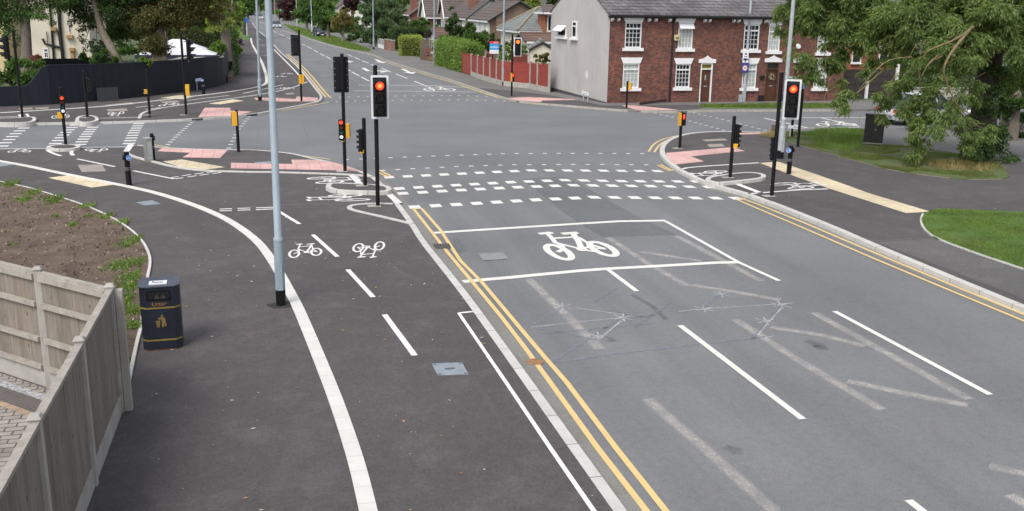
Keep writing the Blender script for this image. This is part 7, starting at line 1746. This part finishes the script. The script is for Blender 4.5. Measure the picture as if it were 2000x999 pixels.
def sprays(blobs, n_spray, per, ln, wd, mat, name, parent, sub=.42, dens=11):
    P_, off = crown_points(blobs, n_spray, sub=sub, dens=dens, shell=.35)
    ax = off*.7+unit(n_spray)*.55; ax[:, 2] -= .75; ax /= np.linalg.norm(ax, axis=1, keepdims=True)
    side = np.cross(ax, np.array([0, 0, 1.0])+unit(n_spray)*.4); side /= np.maximum(1e-6, np.linalg.norm(side, axis=1, keepdims=True))
    pos, axs = [], []
    for k in range(per):
        f = (k//2)/(per/2); s = 1 if k % 2 else -1; last = k == per-1
        pos.append(P_+ax*(.27*f)); axs.append(ax*(1.0 if last else .75)+side*(0 if last else s*.75)+unit(n_spray)*.18-np.array([0, 0, .25]))
    return leaf_mesh(name, np.concatenate(pos), np.concatenate(axs), ln, wd, mat, parent, up=.6)
sprays(bl, 27000, 9, .14, .042, L_ash, 'crown', t, sub=.46)
iv = [(A_(1905, 290, -.7), .6), (A_(1925, 240, -.6), .55), (A_(1935, 190, -.5), .5), (A_(1900, 300, -.9), .55), (A_(1940, 300, -.5), .7), (A_(1945, 130, -.4), .5), (A_(1960, 310, -.3), .45)]
P_, off = crown_points(iv, 6500, sub=.5, dens=10); leaf_mesh('trunk_ivy', P_, off+unit(6500)*.6-np.array([0, 0, .4]), .10, .07, L_dark, t)
for px, py, r, yy, ds in ((1975, 150, 60, 39, 'nearest dark tree behind the ash trunk at the right edge'), (2050, 90, 80, 41, 'dark tree crown at the extreme right edge above the path'), (1985, 250, 34, 36.5, 'low dark hedge bush behind the ash at the right edge'), (1990, 180, 40, 35.5, 'dark holly filling the gap right of the ash trunk'), (1900, 60, 60, 62, 'dark tree far behind the ash on the other side of the side road'), (1800, 90, 55, 60, 'dark tree right of the orange brick house'), (1760, 150, 30, 58, 'dark bush over the low pale boundary wall'), (1850, 150, 40, 57, 'wide dark bush behind the pale silver car')):  # tree close right of the trunk is added to stand for shaded crown interior
    c = AT(px, py, yy); tree(ds, (c.x, yy, ZR), [(c.x, yy, 0), (c.x, yy, max(.6, c.z))], [.25, .12], [B(px, py, r, yy), B(px-r*.5, py+r*.4, r*.6, yy), B(px+r*.6, py+r*.3, r*.7, yy), B(px, py+r*.8, r*.7, yy), B(px+r*.8, py-r*.4, r*.6, yy)], 6000, L_dark, (.16, .10), .3)

# --- grass
def in_poly(P_, poly):
    x, y = P_[:, 0], P_[:, 1]; ins = np.zeros(len(P_), bool); n = len(poly); j = n-1
    for i in range(n):
        xi, yi = poly[i]; xj, yj = poly[j]
        c = ((yi > y) != (yj > y)) & (x < (xj-xi)*(y-yi)/((yj-yi) or 1e-9)+xi); ins ^= c; j = i
    return ins
def blades(name, label, poly, n, z, h, w, mat, hfun=None, keep=None, spread=.45):
    poly = [tuple(p[:2]) for p in poly]; xs, ys = [p[0] for p in poly], [p[1] for p in poly]; got = []; tot = 0
    while tot < n:
        c = np.column_stack([NPR.uniform(min(xs), max(xs), n), NPR.uniform(min(ys), max(ys), n)]); c = c[in_poly(c, poly)]
        if keep is not None: c = c[keep(c)]
        got.append(c); tot += len(c)
        if len(got) > 60: break
    c = np.concatenate(got)[:n]; n = len(c); pos = np.column_stack([c, np.full(n, z)]); hh = np.full((n, 1), h)*(hfun(c)[:, None] if hfun else 1)*NPR.uniform(.5, 1.3, (n, 1))
    ax = NPR.normal(size=(n, 3))*spread; ax[:, 2] = 1; ax /= np.linalg.norm(ax, axis=1, keepdims=True)
    s = np.column_stack([NPR.normal(size=(n, 2)), np.zeros(n)]); s /= np.linalg.norm(s, axis=1, keepdims=True)
    V = np.empty((n, 3, 3)); V[:, 0] = pos-s*w/2; V[:, 1] = pos+s*w/2; V[:, 2] = pos+ax*hh
    me = bpy.data.meshes.new(name); me.vertices.add(3*n); me.vertices.foreach_set('co', V.reshape(-1)); me.loops.add(3*n); me.loops.foreach_set('vertex_index', np.arange(3*n, dtype=np.int32)); me.polygons.add(n); me.polygons.foreach_set('loop_start', np.arange(0, 3*n, 3, dtype=np.int32)); me.update(calc_edges=True); me.materials.append(mat)
    o = bpy.data.objects.new(name, me); COL.objects.link(o); return tag(o, label, 'grass', kind='stuff')
G_lawn = leafmat('lawn_blade', [(.07, .135, .018), (.105, .19, .03), (.15, .225, .055), (.24, .22, .10)], .45, clump=1.2)
G_verge = leafmat('verge_blade', [(.075, .115, .024), (.115, .155, .042), (.19, .175, .07)], .45, clump=1.2)
G_tall = leafmat('rank_grass_blade', [(.09, .16, .03), (.14, .23, .05), (.2, .28, .09)], .45, clump=1.2)
G_dry = leafmat('dry_blade', [(.32, .24, .10), (.42, .33, .16), (.22, .17, .07)], .3)
G_weed = leafmat('weed_leaf', [(.06, .12, .02), (.11, .19, .035), (.17, .24, .07), (.22, .22, .11)], .4)
blades('lawn_grass', 'short mown grass on the lawn at the right edge', lawn, 46000, ZR+.03, .085, .013, G_lawn, lambda c: .55+.45*np.sin(c[:, 0]*2.1+np.sin(c[:, 1]*1.7)*2)*np.sin(c[:, 1]*2.9), spread=.75)
lump = lambda s, ph: (lambda c: .6+.4*np.sin(c[:, 0]*s+ph)*np.sin(c[:, 1]*s*1.3+ph))
blades('verge_grass', 'patchy green grass on the verge under the ash tree', verge, 36000, ZR+.025, .10, .014, G_verge, lump(1.3, 1), keep=lambda c: (np.sin(c[:, 0]*1.9+1)*np.sin(c[:, 1]*2.3)+.5*np.sin(c[:, 0]*4.1)*np.sin(c[:, 1]*3.7) > -.12))
def near(px, rr):
    x, y = G(*px, ZR); return lambda c: ((c[:, 0]-x)**2+(c[:, 1]-y)**2) < rr*rr*NPR.uniform(.1, 1, len(c))
tg = W([(1570, 262), (1600, 290), (1660, 300), (1690, 280), (1694, 262), (1650, 252), (1600, 254)], ZR)
blades('tall_grass', 'taller rank grass left of the street cabinet', tg, 6500, ZR+.02, .32, .014, G_tall, lambda c: .35+.65*np.abs(np.sin(c[:, 0]*2.9)*np.sin(c[:, 1]*3.7+c[:, 0])), spread=.5)
x, y = G(1900, 330, ZR)
blades('dry_grass', 'dry straw coloured grass around the ash trunk', [(x-2.6, y-1.0), (x+1.6, y-1.3), (x+1.9, y+1.2), (x-2.2, y+1.3)], 1300, ZR+.02, .27, .012, G_dry, keep=near((1872, 325), 1.5), spread=.75)
x, y = G(1508, 268, ZR); blades('dry_grass', 'dry grass tuft around the wooden stump', [(x-.4, y-.4), (x+.5, y-.4), (x+.5, y+.4), (x-.4, y+.4)], 700, ZR+.02, .30, .014, G_dry, spread=.5)
for k, (px, lb) in enumerate((([(1368, 206.5), (1520, 204.5), (1632, 205), (1632, 211.5), (1520, 212.5), (1368, 210.5)], 'grass strip in front of the brick terrace'), ([(625, 71), (690, 86), (724, 98), (722, 101), (690, 98), (630, 82)], 'nearest grass verge strip along the far road'), ([(553, 48), (585, 54), (655, 72), (690, 86), (650, 88), (580, 65)], 'farther grass verge strip under the small trees'))):
    blades('verge_grass', lb, W(px, ZF), 9000, ZF+.03, .13 if k == 0 else .2, .03 if k == 0 else .06, G_lawn, spread=.6)
# weeds along the soil bed
weeds = [(30, 361, .5, 900), (55, 392, .45, 500), (75, 378, .5, 500), (118, 392, .6, 900), (180, 405, .4, 400), (215, 425, .4, 400), (148, 441, .3, 150), (175, 425, .2, 80), (245, 436, .35, 400), (270, 470, .4, 500), (255, 480, .4, 300), (275, 515, .35, 600), (250, 520, .45, 600), (230, 525, .35, 260), (265, 545, .4, 900), (258, 565, .35, 700), (252, 590, .4, 800), (265, 610, .3, 600), (255, 640, .25, 260), (268, 640, .2, 300), (245, 708, .16, 160), (30, 480, .2, 60), (110, 425, .2, 70)]
pp, aa = [], []
for px, py, r, n in weeds:
    x, y = G(px, py, ZL); n = int(n*.6); c = np.column_stack([-np.abs(NPR.normal(size=n))*r*.42+x+.05, NPR.normal(size=n)*r*.5+y, np.full(n, ZL+.03)]); pp.append(c); a = NPR.normal(size=(n, 3)); a[:, 2] = np.abs(a[:, 2])*.5+.2; aa.append(a)
o = leaf_mesh('weeds', np.concatenate(pp), np.concatenate(aa), .075, .03, G_weed, None); tag(o, 'green weeds scattered along the edge of the bare soil bed', 'weeds', kind='stuff')
pp = np.column_stack([NPR.uniform(-12, -2.2, 5000), NPR.uniform(14, 34, 5000), np.full(5000, ZL+.04)]); pp = pp[in_poly(pp, [tuple(p) for p in bed_s]+[(-2.1, 13.5), (-20, 31.6)])]
a = NPR.normal(size=(len(pp), 3)); a[:, 2] = np.abs(a[:, 2])*.4+.1
o = leaf_mesh('soil_clods', pp, a, .055, .05, leafmat('soil_bits', [(.08, .055, .04), (.2, .16, .12), (.3, .26, .2), (.05, .035, .025)], .0), None); tag(o, 'stones and clods lying on the bare soil bed', 'clods', kind='stuff')
